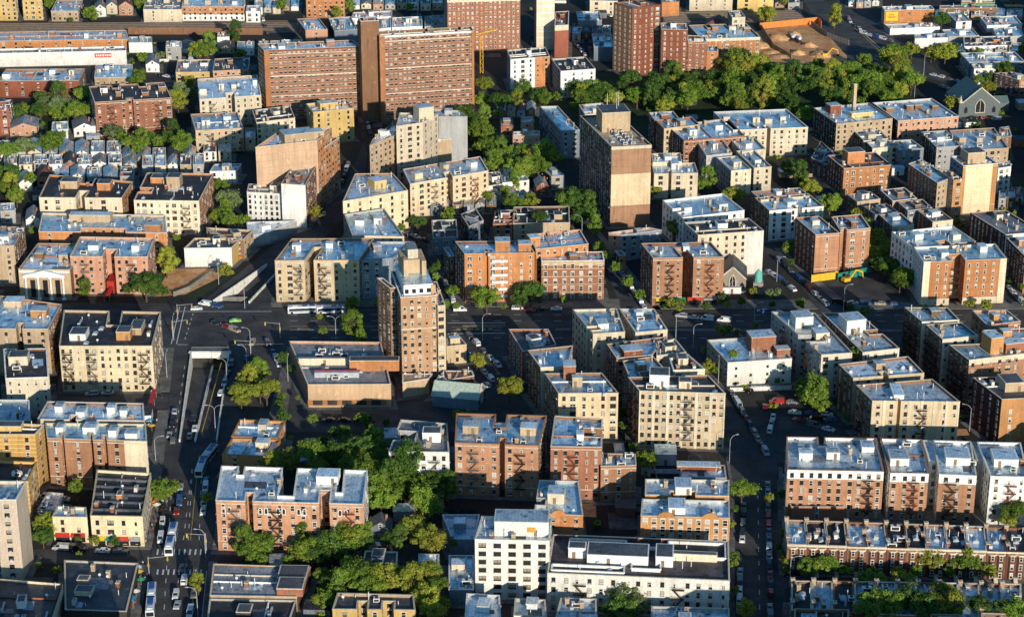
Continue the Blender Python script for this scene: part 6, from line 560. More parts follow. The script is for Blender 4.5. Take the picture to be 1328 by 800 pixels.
SHEETS = [
('road',[(-87.9,520.2),(-93.6,568.1),(-15.2,566.2),(-15.4,577.2),(-93.9,581.3),(-95.9,613.6),(-95.1,636.9),(-88.8,674.6),(-78.7,661.6),(-6.5,661.6),(9.4,636.9),(9.8,668.1),(-2.7,740.5),(56.8,737.4),(61.2,709.1),(69.4,681.3),(73.4,642.9),(73.2,613.6),(63.8,520.2),(79.1,520.2),(81.9,550.7),(168.8,544.7),(172.4,558.9),(83.5,567.2),(87.4,608.0),(89.8,636.9),(116.0,633.9),(122.3,674.6),(81.1,674.6),(74.0,702.0),(71.3,737.4),(99.4,737.4),(168.9,737.4),(163.5,613.6),(173.6,613.6),(179.2,737.4),(217.7,737.4),(227.9,777.7),(133.5,777.7),(113.5,850.6),(107.5,850.6),(118.0,814.5),(123.2,777.7),(56.7,777.7),(36.3,872.8),(25.1,950.6),(20.7,950.6),(28.0,883.2),(39.1,833.2),(44.0,777.7),(-15.2,780.2),(-38.4,872.8),(-44.2,872.8),(-34.0,828.5),(-19.9,780.2),(-96.8,779.4),(-94.1,814.5),(-89.3,842.8),(-80.1,872.8),(-70.1,927.2),(-71.8,987.9),(-75.9,1014.2),(-82.9,1070.7),(-76.4,1070.7),(-75.0,1000.9),(-79.5,933.0),(-93.6,888.5),(-107.6,842.8),(-125.7,786.2),(-136.3,781.9),(-140.2,785.3),(-226.3,786.2),(-214.7,739.7),(-129.8,738.9),(-125.9,702.0),(-120.8,661.6),(-118.0,636.9),(-114.7,602.5),(-111.0,566.2),(-106.5,520.2)],0.02,'a',0,1),('road',[(-154.5,575.2),(-152.5,566.2),(-111.0,566.2),(-112.5,575.2)],0.024,'a',0,0),('road',[(-181.4,696.4),(-178.0,681.3),(-123.6,681.3),(-125.1,695.0)],0.024,'a',0,0),('pavement',[(-108.7,533.3),(-110.9,565.2),(-115.9,565.2),(-113.6,533.3)],0.15,'p',0.13,0),('pavement',[(-112.5,575.2),(-118.0,636.9),(-120.8,661.6),(-122.8,680.0),(-126.7,680.0),(-123.0,636.9),(-116.1,575.2)],0.15,'p',0.13,0),('pavement',[(-125.0,696.4),(-129.7,738.2),(-133.8,738.2),(-129.0,696.4)],0.15,'p',0.13,0),('pavement',[(-84.8,520.2),(-90.6,567.2),(-93.4,567.2),(-87.9,520.2)],0.15,'p',0.13,0),('pavement',[(-90.6,578.2),(-93.9,619.3),(-92.7,642.9),(-96.3,642.9),(-96.2,619.3),(-93.5,578.2)],0.15,'p',0.13,0),
('pavement',[(-80.1,674.6),(-83.0,738.9),(-86.5,738.9),(-86.6,674.6),(-78.9,662.9)],0.15,'p',0.13,0),('pavement',[(-97.0,781.1),(-20.2,781.1),(-21.0,789.6),(-98.1,791.4)],0.15,'p',0.13,0),('pavement',[(-14.9,781.1),(43.7,778.5),(43.6,789.6),(-16.4,792.2)],0.15,'p',0.13,0),('pavement',[(57.0,778.5),(123.0,778.5),(121.0,788.8),(55.8,788.8)],0.15,'p',0.13,0),('pavement',[(133.9,778.5),(228.1,778.5),(230.1,786.2),(131.6,786.2)],0.15,'p',0.13,0),('pavement',[(-82.4,733.6),(-18.9,734.3),(-19.0,739.7),(-83.0,739.7)],0.15,'p',0.13,0),('pavement',[(0.0,731.3),(58.0,729.8),(56.4,736.6),(-2.1,738.9)],0.15,'p',0.13,0),('pavement',[(72.8,731.3),(167.4,731.3),(168.4,736.6),(71.8,736.6)],0.15,'p',0.13,0),
('pavement',[(36.3,872.8),(56.7,778.5),(59.8,778.5),(39.0,872.8)],0.15,'p',0.13,0),('pavement',[(113.5,850.6),(133.6,778.5),(137.6,778.5),(116.5,850.6)],0.15,'p',0.13,0),('pavement',[(65.6,537.8),(73.2,613.6),(73.6,641.7),(72.8,641.7),(71.9,613.6),(64.5,537.8)],0.15,'p',0.13,0),('pavement',[(84.9,567.2),(89.2,608.0),(91.2,633.3),(89.7,633.3),(87.4,608.0),(83.7,567.2)],0.15,'p',0.13,0),('pavement',[(83.7,567.2),(172.5,559.3),(173.3,562.2),(84.1,570.1)],0.15,'p',0.13,0),('median',[(-84.3,756.3),(-58.6,755.9),(-58.8,758.3),(-84.6,758.7)],0.15,'p',0.13,0),('median',[(-19.4,759.9),(-2.7,760.3),(-2.7,761.9),(-19.5,761.5)],0.15,'p',0.13,0),('median',[(16.9,755.5),(197.8,753.9),(198.3,756.3),(17.0,757.9)],0.15,'p',0.13,0),
('vacant_lot',[(-133.8,794.9),(-122.2,814.5),(-119.7,833.2),(-138.7,828.5),(-144.9,821.9),(-146.0,792.2)],0.03,'d',0,0),('grass_strip',[(-126.5,792.2),(-117.6,816.4),(-117.5,828.5),(-120.6,814.5),(-133.6,793.1),(-145.9,791.4)],0.05,'g',0,0),('construction_site',[(145.6,1166.8),(174.8,1159.9),(192.6,1166.8),(200.5,1213.5),(188.4,1259.7),(150.5,1240.0),(137.8,1221.0)],0.03,'d',0,0),('grass',[(-9.3,1000.9),(140.3,1056.0),(222.9,1085.7),(211.4,1141.4),(143.7,1158.2),(15.6,1133.1),(-21.1,1056.0)],0.03,'g',0,0),('grass',[(-256.7,1000.9),(-211.5,1007.5),(-231.8,1093.3),(-266.0,1041.7)],0.03,'g',0,0),('road',[(188.4,1259.7),(194.8,1175.5),(243.6,1116.9),(233.3,1217.2),(218.5,1333.0),(187.4,1333.0)],0.04,'a',0,0),('rail_bed',[(-335.7,1224.7),(-114.1,1236.2),(-116.1,1259.7),(-344.4,1259.7)],0.03,'r',0,0),('rail_bed',[(93.0,1255.7),(179.4,1263.6),(183.1,1292.3),(95.2,1288.1)],0.03,'r',0,0),
('vacant_lot',[(135.8,782.8),(163.8,782.8),(162.8,821.9),(132.8,816.4),(126.8,812.7)],0.03,'a',0,0),]
LINES = [
((-103.1,581.3),(-108.1,636.9),0.24,'w',3,5),((-99.0,537.8),(-101.7,563.7),0.24,'w',3,5),((-94.0,537.8),(-97.4,563.7),0.2,'y',0,0),((-100.9,581.3),(-106.9,642.9),0.2,'y',0,0),((-108.4,661.6),(-109.7,723.8),0.3,'y',0,0),((-101.6,581.3),(-108.1,636.9),0.22,'w',3,5),((-98.2,581.3),(-105.0,636.9),0.22,'w',3,5),((-102.4,537.8),(-111.9,613.6),0.22,'w',3,5),
((-90.6,533.3),(-93.1,561.3),0.2,'w',0,0),((72.9,537.8),(80.7,613.6),0.2,'w',3,6),((-126.8,746.7),(-127.6,777.7),0.3,'w',2,3),((-117.6,661.6),(-123.4,723.8),0.22,'w',3,5),((-110.1,575.2),(-109.8,571.6),0.5,'w',0,0),((-108.4,575.2),(-108.1,571.6),0.5,'w',0,0),((-106.7,575.2),(-106.4,571.6),0.5,'w',0,0),((-105.1,575.2),(-104.8,571.6),0.5,'w',0,0),
((-103.4,575.2),(-103.1,571.6),0.5,'w',0,0),((-101.7,575.2),(-101.4,571.6),0.5,'w',0,0),((-100.0,575.2),(-99.8,571.6),0.5,'w',0,0),((-98.3,575.2),(-98.1,571.6),0.5,'w',0,0),((-96.7,575.2),(-96.4,571.6),0.5,'w',0,0),((-108.1,562.2),(-107.8,558.9),0.5,'w',0,0),((-106.4,562.2),(-106.1,558.9),0.5,'w',0,0),((-104.8,562.2),(-104.5,558.9),0.5,'w',0,0),
((-103.1,562.2),(-102.8,558.9),0.5,'w',0,0),((-101.5,562.2),(-101.2,558.9),0.5,'w',0,0),((-99.8,562.2),(-99.6,558.9),0.5,'w',0,0),((-98.2,562.2),(-97.9,558.9),0.5,'w',0,0),((-96.5,562.2),(-96.3,558.9),0.5,'w',0,0),((-94.9,562.2),(-94.6,558.9),0.5,'w',0,0),((-135.4,776.0),(-96.4,776.0),0.4,'w',0,0),((-128.9,741.3),(-124.5,741.3),0.4,'w',0,0),
((-108.1,741.3),(-88.0,742.0),0.4,'w',0,0),((-129.4,742.0),(-131.8,781.1),0.35,'w',0,0),((-131.4,742.0),(-134.0,781.1),0.35,'w',0,0),((-88.7,772.6),(-19.7,772.6),0.24,'w',3,5),((-7.4,772.6),(201.8,771.8),0.24,'w',3,5),((-88.0,766.0),(-19.6,766.0),0.24,'w',3,5),((-7.3,766.0),(200.3,765.2),0.24,'w',3,5),((-87.1,756.3),(-19.3,756.3),0.24,'w',3,5),
((-7.3,756.3),(198.1,755.5),0.24,'w',3,5),((-86.3,748.3),(-19.2,748.3),0.24,'w',3,5),((-7.2,748.3),(196.3,747.5),0.24,'w',3,5),((-25.6,763.6),(-2.7,764.0),0.5,'w',0,0),((-21.8,757.1),(-7.3,757.1),1.2,'y',1.6,0.9),((-25.3,752.3),(-2.7,753.1),0.5,'w',0,0),((-24.0,759.5),(-4.2,759.5),0.3,'y',0,0),((-87.5,760.3),(-25.5,760.3),0.3,'y',0,0),
((209.8,1259.7),(220.1,1166.8),0.4,'w',0,0),((203.8,1300.6),(217.1,1175.5),0.3,'y',0,0),]
BUSES = [
(-106.0,570.2,-1.52,'articulated white bus stopped just above the bottom left crossing',2),(-105.5,531.6,-1.453,'articulated white bus leaving through the bottom edge of the wide road',2),(-104.4,624.7,-1.596,'white bus heading up the wide road beside the brick block',1),(-104.2,634.6,-1.783,'white bus in the shade right below the underpass ramp',1),(-89.6,773.9,-3.036,'white bus stopped in front of the sand coloured twin wing block, left one',1),(-78.1,773.9,-3.02,'white bus stopped in front of the sand coloured twin wing block, right one',1),]
LAMPS = [
(-94.5,569.6,3.14,'lamp on the right pavement just above the bottom left crossing',0,10),(-91.8,533.3,3.14,'lamp on the right pavement at the bottom edge of the wide road',0,10),(-120.9,638.4,0.3,'lamp with long arm reaching over the wide road from the left pavement',0,9),(-103.8,662.3,0,'double headed lamp right of the lower underpass ramp',1,10),(-105.0,703.8,3.14,'lamp on the right wall of the underpass near the portal',0,10),(-128.0,709.3,1.5,'lamp on the left pavement beside the wide cream block',0,10),(-99.2,716.7,3.0,'lamp right of the tunnel portal',0,10),(-82.7,705.6,1.5,'lamp on the pavement left of the low machinery roofed building',0,10),
(-68.2,745.9,0,'double headed lamp in front of the low machinery roofed building',1,10),(-11.4,745.9,0,'tall lamp on the avenue median right of the brown brick tower',0,11),(63.5,746.9,0,'tall lamp at the avenue corner right of the pale corner block',0,11),(69.5,737.9,0,'lamp left of the white low building by the car park',0,10),(76.0,703.8,1.5,'lamp on the street at the side wall of the white low building',0,10),(95.0,758.1,0,'tall lamp on the avenue above the white low building',0,11),(73.6,636.9,0.5,'lamp at the corner below the large sand coloured block',0,10),(132.7,775.2,0,'tall lamp in front of the green hoarding',0,12),
(110.1,809.8,0,'tall lamp beside the street of parked cars left of the yellow hoarding',0,11),(30.8,865.0,2.8,'lamp between the black roofed building and the trees',0,10),(87.2,779.5,0,'tall lamp in front of the small stone church',0,12),(-121.5,806.3,1.5,'lamp on the grass edge left of the far ramp',0,10),(-107.5,779.5,1.5,'lamp near the fenced start of the far ramp',0,10),(230.2,1131.1,0,'very tall lamp behind the big park tree',0,15),(217.8,1090.5,0,'lamp with curved arms at the park edge',1,11),(83.5,552.2,0,'lamp on the corner left of the bow fronted row',0,10),
(160.1,662.3,2.8,'lamp right of the bright roofed sand block',0,10),(-131.0,745.9,1.5,'lamp at the left side of the big junction',0,10),(-99.8,734.0,3,'lamp at the right side of the big junction',0,10),]
SIGNALS = [
(-94.8,573.4,3.14,'traffic light reaching left over the crossing from the right pavement'),(-110.1,558.3,0.1,'traffic light at the left corner below the articulated bus'),(-132.0,749.9,0.2,'traffic light at the left corner of the big junction'),(-99.3,730.1,3.1,'traffic light at the right corner of the big junction'),(-132.7,767.5,0.1,'traffic light at the upper left corner of the big junction'),(-90.0,747.9,3.0,'traffic light before the low machinery roofed building'),]
UMBR = [
(-113.8,546.2,'red','red umbrella on the pavement by the wide dark market hall, upper'),(-111.8,545.0,'white','white umbrella on the pavement by the wide dark market hall, right'),(-112.9,557.1,'yellow','yellow umbrella on the pavement above the market hall corner'),(-114.5,560.8,'blue','blue umbrella on the pavement at the market hall corner kerb'),(-113.7,542.6,'orange','orange umbrella on the pavement by the wide dark market hall, lower'),(-116.6,608.0,'green','green umbrella on the pavement beside the street tree, middle'),(-118.0,610.8,'red','red umbrella on the pavement beside the street tree, top'),(-114.6,601.6,'white','white umbrella on the pavement below the street tree'),
(-126.0,662.3,'yellow','yellow umbrella on the pavement under the red awning, lower'),(-127.5,667.2,'blue','blue umbrella on the pavement under the red awning, upper'),(-116.0,833.5,'orange','orange umbrella on the pavement by the vacant lot'),(-111.5,552.2,'green','green umbrella on the pavement opposite the bus, at the hall'),]
STALLS = [
(-112.2,540.3,1.5,'blue','stall with blue canopy low on the pavement by the dark market hall'),(-114.1,549.8,1.5,'yellow','stall with yellow canopy midway along the dark market hall'),(-113.5,558.9,1.5,'white','stall with white canopy at the crossing corner of the market hall'),(-112.5,536.8,1.5,'red','stall with red canopy at the bottom of the market hall pavement'),(-113.6,555.8,1.5,'green','stall with green canopy just below the crossing corner stall'),(-115.7,604.4,1.5,'orange','stall with orange canopy on the pavement below the street tree'),]
AWN = [
(-128.6,668.9,-130.3,691.2,3.8,1.3,'redlong','long red awning on the pavement side of the white bulkheaded block'),]
PEOPLE = [
(-113.5,586.6,4.61,0,'person in red top and dark trousers outside the cream corner building, middle'),(-114.2,589.3,1.82,1,'person in white top and dark trousers outside the cream corner building, upper'),(-113.8,582.6,5.78,2,'person in blue top and tan trousers outside the cream corner building, lower'),(-113.4,596.1,0.45,3,'person in black top and blue trousers beside the parked cars above the corner building'),(-110.5,557.1,1.74,0,'person in red top and dark trousers crossing at the market hall corner'),(-110.7,554.6,0.28,1,'person in white top and dark trousers just below the market hall corner'),(-112.2,551.0,2.54,2,'person in blue top and tan trousers by the market hall stalls'),(-126.8,689.5,3.58,3,'person in black top and blue trousers left of the underpass wall, upper'),
(-126.0,675.6,5.12,0,'person in red top and dark trousers on the pavement left of the ramp'),(-125.3,668.9,0.77,1,'person in white top and dark trousers beside the long red awning'),(-128.5,698.3,2.35,2,'person in blue top and tan trousers on the pavement by the wide cream block'),(-125.1,665.6,4.59,3,'person in black top and blue trousers at the lower end of the red awning'),(-93.7,554.6,0.41,0,'person in red top and dark trousers on the right pavement below the crossing'),(67.3,781.7,5.09,1,'person in white top and dark trousers outside the twin winged tan building, left'),(74.4,780.6,5.16,2,'person in blue top and tan trousers outside the twin winged tan building, right'),(65.8,722.4,4.34,3,'person in black top and blue trousers left of the white low building'),
(-113.4,592.0,0.81,0,'person in red top and dark trousers near the bus on the left pavement'),(-113.0,564.5,5.56,1,'person in white top and dark trousers at the curb by the crossing'),]
DIGGERS = [
((181.6,1176.8),0.3,'yellow excavator working at the edge of the construction site'),((139.1,808.6),0.5,'yellow digger parked in the lot below the green hoarding'),]
MIXERS = [
((168.2,1216.2),1.3,'white concrete truck in the construction site, left one'),((171.1,1211.5),1.5,'white concrete truck in the construction site, right one'),]
HOISTS = [
((-17.1,1141.7),22,'yellow construction hoist standing at the right end of the brown slab'),]
WALLS = [
([(151.1,1243.1),(188.7,1258.2),(189.1,1248.1)],4,'orangep','orange hoarding wall along the back of the construction site','hoarding','hoarding'),([(183.7,1253.1),(189.3,1223.4),(199.5,1204.4)],3,'net','brown post fence along the right edge of the construction site','fence','fence'),([(135.7,810.9),(150.4,819.1)],3.2,'teal','green hoarding in front of the right brown wing','hoarding','hoarding'),([(124.4,809.1),(136.1,813.3)],3.2,'yellowp','yellow hoarding in front of the left brown wing','hoarding','hoarding'),([(-138.1,792.7),(-132.6,799.5),(-124.3,822.7)],2,'net','dark wire fence around the vacant lot','fence','fence'),([(-231.7,1230.7),(-150.4,1229.3)],4,'brown','long rubble wall along the railway cutting','retaining_wall','wall'),([(79.7,696.6),(102.3,698.3)],1.6,'white','white low wall in front of the white low building','garden_wall','wall'),([(151.6,1248.1),(153.9,1195.0),(161.5,1172.3)],3,'tan','slanting pale wall at the left edge of the construction site','retaining_wall','wall'),
]
TRACKS = [
((-330.6,1242.0),(-115.4,1251.7),''),((94.1,1271.7),(181.2,1277.8),''),]
import bpy, math, random
from mathutils import Vector, Matrix
from mathutils.bvhtree import BVHTree
from mathutils.geometry import tessellate_polygon
SC = bpy.context.scene
COL = SC.collection
RD = math.radians
CAM = Vector((0, 0, 307.0))
PITCH = RD(21.5)
# ------------------------------------------------------------------ camera, light
cd = bpy.data.cameras.new('camera'); cam = bpy.data.objects.new('camera', cd); COL.objects.link(cam)
cam.location = CAM; cam.rotation_euler = (math.pi/2-PITCH, 0, 0)
cd.sensor_width = 36; cd.lens = 2700/1328*36; cd.clip_start = 1; cd.clip_end = 20000
SC.camera = cam
W = bpy.data.worlds.new('World'); SC.world = W; W.use_nodes = True
wn = W.node_tree; bg = wn.nodes['Background']
sky = wn.nodes.new('ShaderNodeTexSky'); sky.sky_type = 'NISHITA'; sky.sun_disc = False
SUN_EL, SUN_AZ = RD(14.5), RD(19)      # azimuth measured from behind the camera towards +x
sd = Vector((math.sin(SUN_AZ)*math.cos(SUN_EL), -math.cos(SUN_AZ)*math.cos(SUN_EL), math.sin(SUN_EL)))
sky.sun_elevation = SUN_EL; sky.sun_rotation = math.atan2(sd.x, sd.y); sky.altitude = 100
sky.air_density = 1.0; sky.dust_density = 0.6; sky.ozone_density = 2.0
tint = wn.nodes.new('ShaderNodeMix'); tint.data_type = 'RGBA'; tint.blend_type = 'MULTIPLY'; tint.inputs[0].default_value = 1; tint.inputs[7].default_value = (.50, .98, 1.24, 1)
wn.links.new(sky.outputs[0], tint.inputs[6]); wn.links.new(tint.outputs[2], bg.inputs[0]); bg.inputs[1].default_value = SKYSTR
sl = bpy.data.lights.new('sun', 'SUN'); sl.energy = SUNSTR; sl.angle = RD(0.5); sl.color = (1, .91, .76)
so = bpy.data.objects.new('sun', sl); COL.objects.link(so)
so.rotation_euler = sd.to_track_quat('Z', 'Y').to_euler()
SC.view_settings.view_transform = 'Standard'; SC.view_settings.look = 'None'; SC.view_settings.exposure = 0
# ------------------------------------------------------------------ materials
class NT:
 def __init__(s, name):
  s.m = bpy.data.materials.new(name); s.m.use_nodes = True
  s.t = s.m.node_tree; s.b = s.t.nodes['Principled BSDF']
  s.b.inputs['Specular IOR Level'].default_value = .3
 def n(s, typ, **k):
  x = s.t.nodes.new(typ)
  for a, v in k.items(): setattr(x, a, v)
  return x
 def l(s, a, b): s.t.links.new(a, b)
 def mapping(s, scale, coord='Object'):
  tc = s.n('ShaderNodeTexCoord'); mp = s.n('ShaderNodeMapping'); mp.inputs['Scale'].default_value = scale
  s.l(tc.outputs[coord], mp.inputs[0]); return mp.outputs[0]
 def noise(s, scale, mul=(1, 1, 1), detail=3, coord='Object'):
  x = s.n('ShaderNodeTexNoise'); x.inputs['Scale'].default_value = scale; x.inputs['Detail'].default_value = detail
  s.l(s.mapping(mul, coord), x.inputs['Vector']); return x.outputs[0]
 def ramp(s, src, stops):
  r = s.n('ShaderNodeValToRGB'); e = r.color_ramp.elements
  while len(e) < len(stops): e.new(.5)
  for i, (p, c) in enumerate(stops):
   e[i].position = p; e[i].color = (c if len(c) == 4 else (*c, 1)) if isinstance(c, tuple) else (c, c, c, 1)
  s.l(src, r.inputs[0]); return r.outputs[0]
 def mix(s, fac, a, b, mode='MIX'):
  x = s.n('ShaderNodeMix', data_type='RGBA', blend_type=mode)
  for i, v in ((0, fac), (6, a), (7, b)):
   if hasattr(v, 'is_linked') or hasattr(v, 'links'): s.l(v, x.inputs[i])
   elif isinstance(v, tuple): x.inputs[i].default_value = (*v, 1)
   else: x.inputs[i].default_value = v
  return x.outputs[2]
MC = {}
def simple(name, col, rough=.7, spec=.3, metal=0, noise=None):
 if name in MC: return MC[name]
 t = NT(name); t.b.inputs['Roughness'].default_value = rough; t.b.inputs['Metallic'].default_value = metal
 t.b.inputs['Specular IOR Level'].default_value = spec
 f = t.ramp(t.noise(noise or 1.2), [(.3, .75), (.7, 1.15)])
 t.l(t.mix(1.0, col, f, 'MULTIPLY'), t.b.inputs['Base Color'])
 MC[name] = t.m; return t.m
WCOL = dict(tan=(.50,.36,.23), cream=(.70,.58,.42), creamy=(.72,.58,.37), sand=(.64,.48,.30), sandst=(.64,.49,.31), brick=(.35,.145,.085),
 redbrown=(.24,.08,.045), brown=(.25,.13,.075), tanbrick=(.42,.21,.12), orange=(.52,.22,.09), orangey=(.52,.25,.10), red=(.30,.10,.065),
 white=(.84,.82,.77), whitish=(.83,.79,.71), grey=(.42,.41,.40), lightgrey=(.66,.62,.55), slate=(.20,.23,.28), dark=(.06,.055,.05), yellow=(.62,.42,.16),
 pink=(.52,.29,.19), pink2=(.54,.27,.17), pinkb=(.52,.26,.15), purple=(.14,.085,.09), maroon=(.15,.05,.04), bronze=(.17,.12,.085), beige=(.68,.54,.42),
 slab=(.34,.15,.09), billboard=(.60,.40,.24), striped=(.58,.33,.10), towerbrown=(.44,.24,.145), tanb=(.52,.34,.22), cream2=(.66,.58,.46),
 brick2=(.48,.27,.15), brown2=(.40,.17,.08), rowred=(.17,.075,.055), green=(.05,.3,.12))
def wallmat(c):
 k = 'wall_'+c
 if k in MC: return MC[k]
 t = NT(k); base = WCOL[c]; t.b.inputs['Roughness'].default_value = .88; t.b.inputs['Specular IOR Level'].default_value = .15
 a = t.ramp(t.noise(.12, (1, 1, 1), 4), [(.3, .85), (.7, 1.08)])            # large patches
 b = t.ramp(t.noise(1.0, (1.1, 1.1, .07), 4), [(.3, .86), (.62, 1.04)])    # vertical streaks
 g = t.ramp(t.noise(2.2, (1, 1, 1.9), 5), [(.3, .80), (.7, 1.16)])         # masonry mottling
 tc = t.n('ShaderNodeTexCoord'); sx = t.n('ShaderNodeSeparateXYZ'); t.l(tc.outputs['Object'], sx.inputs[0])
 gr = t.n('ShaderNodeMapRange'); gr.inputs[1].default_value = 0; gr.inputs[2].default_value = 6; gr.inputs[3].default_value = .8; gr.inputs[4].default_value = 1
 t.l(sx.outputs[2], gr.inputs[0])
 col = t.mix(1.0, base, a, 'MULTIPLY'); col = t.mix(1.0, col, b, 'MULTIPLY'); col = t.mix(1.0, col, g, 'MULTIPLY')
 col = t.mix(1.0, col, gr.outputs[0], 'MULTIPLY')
 so_ = t.ramp(t.noise(.55, (1, 1, .18), 5), [(.58, 0.0), (.72, .45)]); col = t.mix(so_, col, tuple(v*.45 for v in base))
 rp = t.ramp(t.noise(.33, (1, 1, .8), 2), [(.66, 0.0), (.67, .35)]); col = t.mix(rp, col, tuple(min(1, v*1.25+.05) for v in base))
 if c in ('striped', 'slab', 'orange', 'creamy', 'tanbrick', 'towerbrown', 'sandst', 'brick', 'tanb'):   # brick courses of another tone
  m = t.n('ShaderNodeMath', operation='MULTIPLY'); m.inputs[1].default_value = 1/{'striped': 1.5, 'slab': 1.6}.get(c, 3.1); t.l(sx.outputs[2], m.inputs[0])
  fr = t.n('ShaderNodeMath', operation='FRACT'); t.l(m.outputs[0], fr.inputs[0])
  gt = t.n('ShaderNodeMath', operation='LESS_THAN'); gt.inputs[1].default_value = .16; t.l(fr.outputs[0], gt.inputs[0])
  mu = t.n('ShaderNodeMath', operation='MULTIPLY'); mu.inputs[1].default_value = {'striped': .7, 'slab': .35}.get(c, .22); t.l(gt.outputs[0], mu.inputs[0])
  dk = {'striped': (.75,.55,.30), 'slab': (.45,.33,.26)}.get(c, tuple(v*.6 for v in base))
  col = t.mix(mu.outputs[0], col, dk)
 oi = t.n('ShaderNodeObjectInfo'); hs = t.n('ShaderNodeHueSaturation'); mr = t.n('ShaderNodeMapRange')
 mr.inputs[3].default_value = .86; mr.inputs[4].default_value = 1.16; t.l(oi.outputs['Random'], mr.inputs[0]); t.l(mr.outputs[0], hs.inputs['Value']); t.l(col, hs.inputs['Color'])
 t.l(hs.outputs[0], t.b.inputs['Base Color'])
 bp = t.n('ShaderNodeBump'); bp.inputs['Strength'].default_value = .35; bp.inputs['Distance'].default_value = .15
 t.l(t.noise(1.6, (1, 1, 1.5), 5), bp.inputs['Height']); t.l(bp.outputs[0], t.b.inputs['Normal'])
 MC[k] = t.m; return t.m
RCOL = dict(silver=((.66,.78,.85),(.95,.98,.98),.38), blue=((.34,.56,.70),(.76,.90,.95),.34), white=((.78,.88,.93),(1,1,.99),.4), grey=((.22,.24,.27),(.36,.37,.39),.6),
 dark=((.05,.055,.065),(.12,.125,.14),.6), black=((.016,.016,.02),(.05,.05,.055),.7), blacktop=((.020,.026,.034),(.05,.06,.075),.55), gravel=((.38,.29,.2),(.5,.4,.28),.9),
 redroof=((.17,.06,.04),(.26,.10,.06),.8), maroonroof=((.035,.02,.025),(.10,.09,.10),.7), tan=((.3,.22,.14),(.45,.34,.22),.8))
def roofmat(c):
 k = 'roof_'+c
 if k in MC: return MC[k]
 lo, hi, ro = RCOL[c]; t = NT(k); t.b.inputs['Roughness'].default_value = ro; t.b.inputs['Specular IOR Level'].default_value = .6
 if sum(lo) > 1.2: t.b.inputs['Metallic'].default_value = .45      # aluminium roof paint
 a = t.ramp(t.noise(.16, (1, 1, 1), 5), [(.38, 0.0), (.66, 1.0)])
 col = t.mix(a, lo, hi)
 # rolls of felt: long thin bands
 br = t.n('ShaderNodeTexBrick'); br.inputs['Scale'].default_value = 1; br.inputs['Brick Width'].default_value = 9; br.inputs['Row Height'].default_value = 1.05
 br.inputs['Mortar Size'].default_value = .05; br.inputs['Color1'].default_value = (1, 1, 1, 1); br.inputs['Color2'].default_value = (.8, .8, .8, 1); br.inputs['Mortar'].default_value = (.45, .45, .47, 1)
 mp = t.mapping((1, 1, 1)); mp.node.inputs['Rotation'].default_value = (0, 0, 1.57); t.l(mp, br.inputs['Vector'])
 col = t.mix(.75, col, br.outputs[0], 'MULTIPLY')
 st = t.ramp(t.noise(.9, (1, 1, 1), 6), [(.34, .68), (.54, 1.05)])    # stains and puddle marks
 col = t.mix(1.0, col, st, 'MULTIPLY')
 pt = t.ramp(t.noise(.35, (1, 1, 1), 2), [(.64, 0.0), (.67, 1.0)])    # repair patches
 col = t.mix(pt, col, tuple(v*.5 for v in lo))
 sm = t.ramp(t.noise(.28, (1, 1, 1), 6), [(.30, 1.0), (.42, 0.0)]); col = t.mix(sm, col, (.06,.07,.09) if sum(lo) > .6 else (.1,.1,.11))
 oi = t.n('ShaderNodeObjectInfo'); hs = t.n('ShaderNodeHueSaturation'); mr = t.n('ShaderNodeMapRange')
 mr.inputs[3].default_value = .72; mr.inputs[4].default_value = 1.3; t.l(oi.outputs['Random'], mr.inputs[0]); t.l(mr.outputs[0], hs.inputs['Value']); t.l(col, hs.inputs['Color'])
 t.l(hs.outputs[0], t.b.inputs['Base Color'])
 bp = t.n('ShaderNodeBump'); bp.inputs['Strength'].default_value = .5; bp.inputs['Distance'].default_value = .12
 t.l(t.noise(.5, (1, 1, 1), 4), bp.inputs['Height']); t.l(bp.outputs[0], t.b.inputs['Normal'])
 MC[k] = t.m; return t.m
glassm = simple('window_glass', (.022, .026, .032), .12, .8)
blindm = simple('window_blind', (.50, .47, .42), .7)
curtm = simple('curtain', (.34, .29, .23), .8)
frwhite = simple('frame_white', (.72, .69, .62), .6)
frbrown = simple('frame_brown', (.16, .10, .07), .6)
frdark = simple('frame_dark', (.05, .045, .045), .6)
stone = simple('pale_stone', (.60, .52, .40), .85)
ironm = simple('iron', (.05, .03, .025), .6)
rustm = simple('rusty_iron', (.20, .055, .03), .7)
greym = simple('grey_iron', (.16,.15,.14), .6)
metalm = simple('galvanised', (.45, .46, .48), .4, .5)
whitem = simple('white_paint', (.80, .79, .76), .6)
rubberm = simple('rubber', (.02, .02, .02), .9)
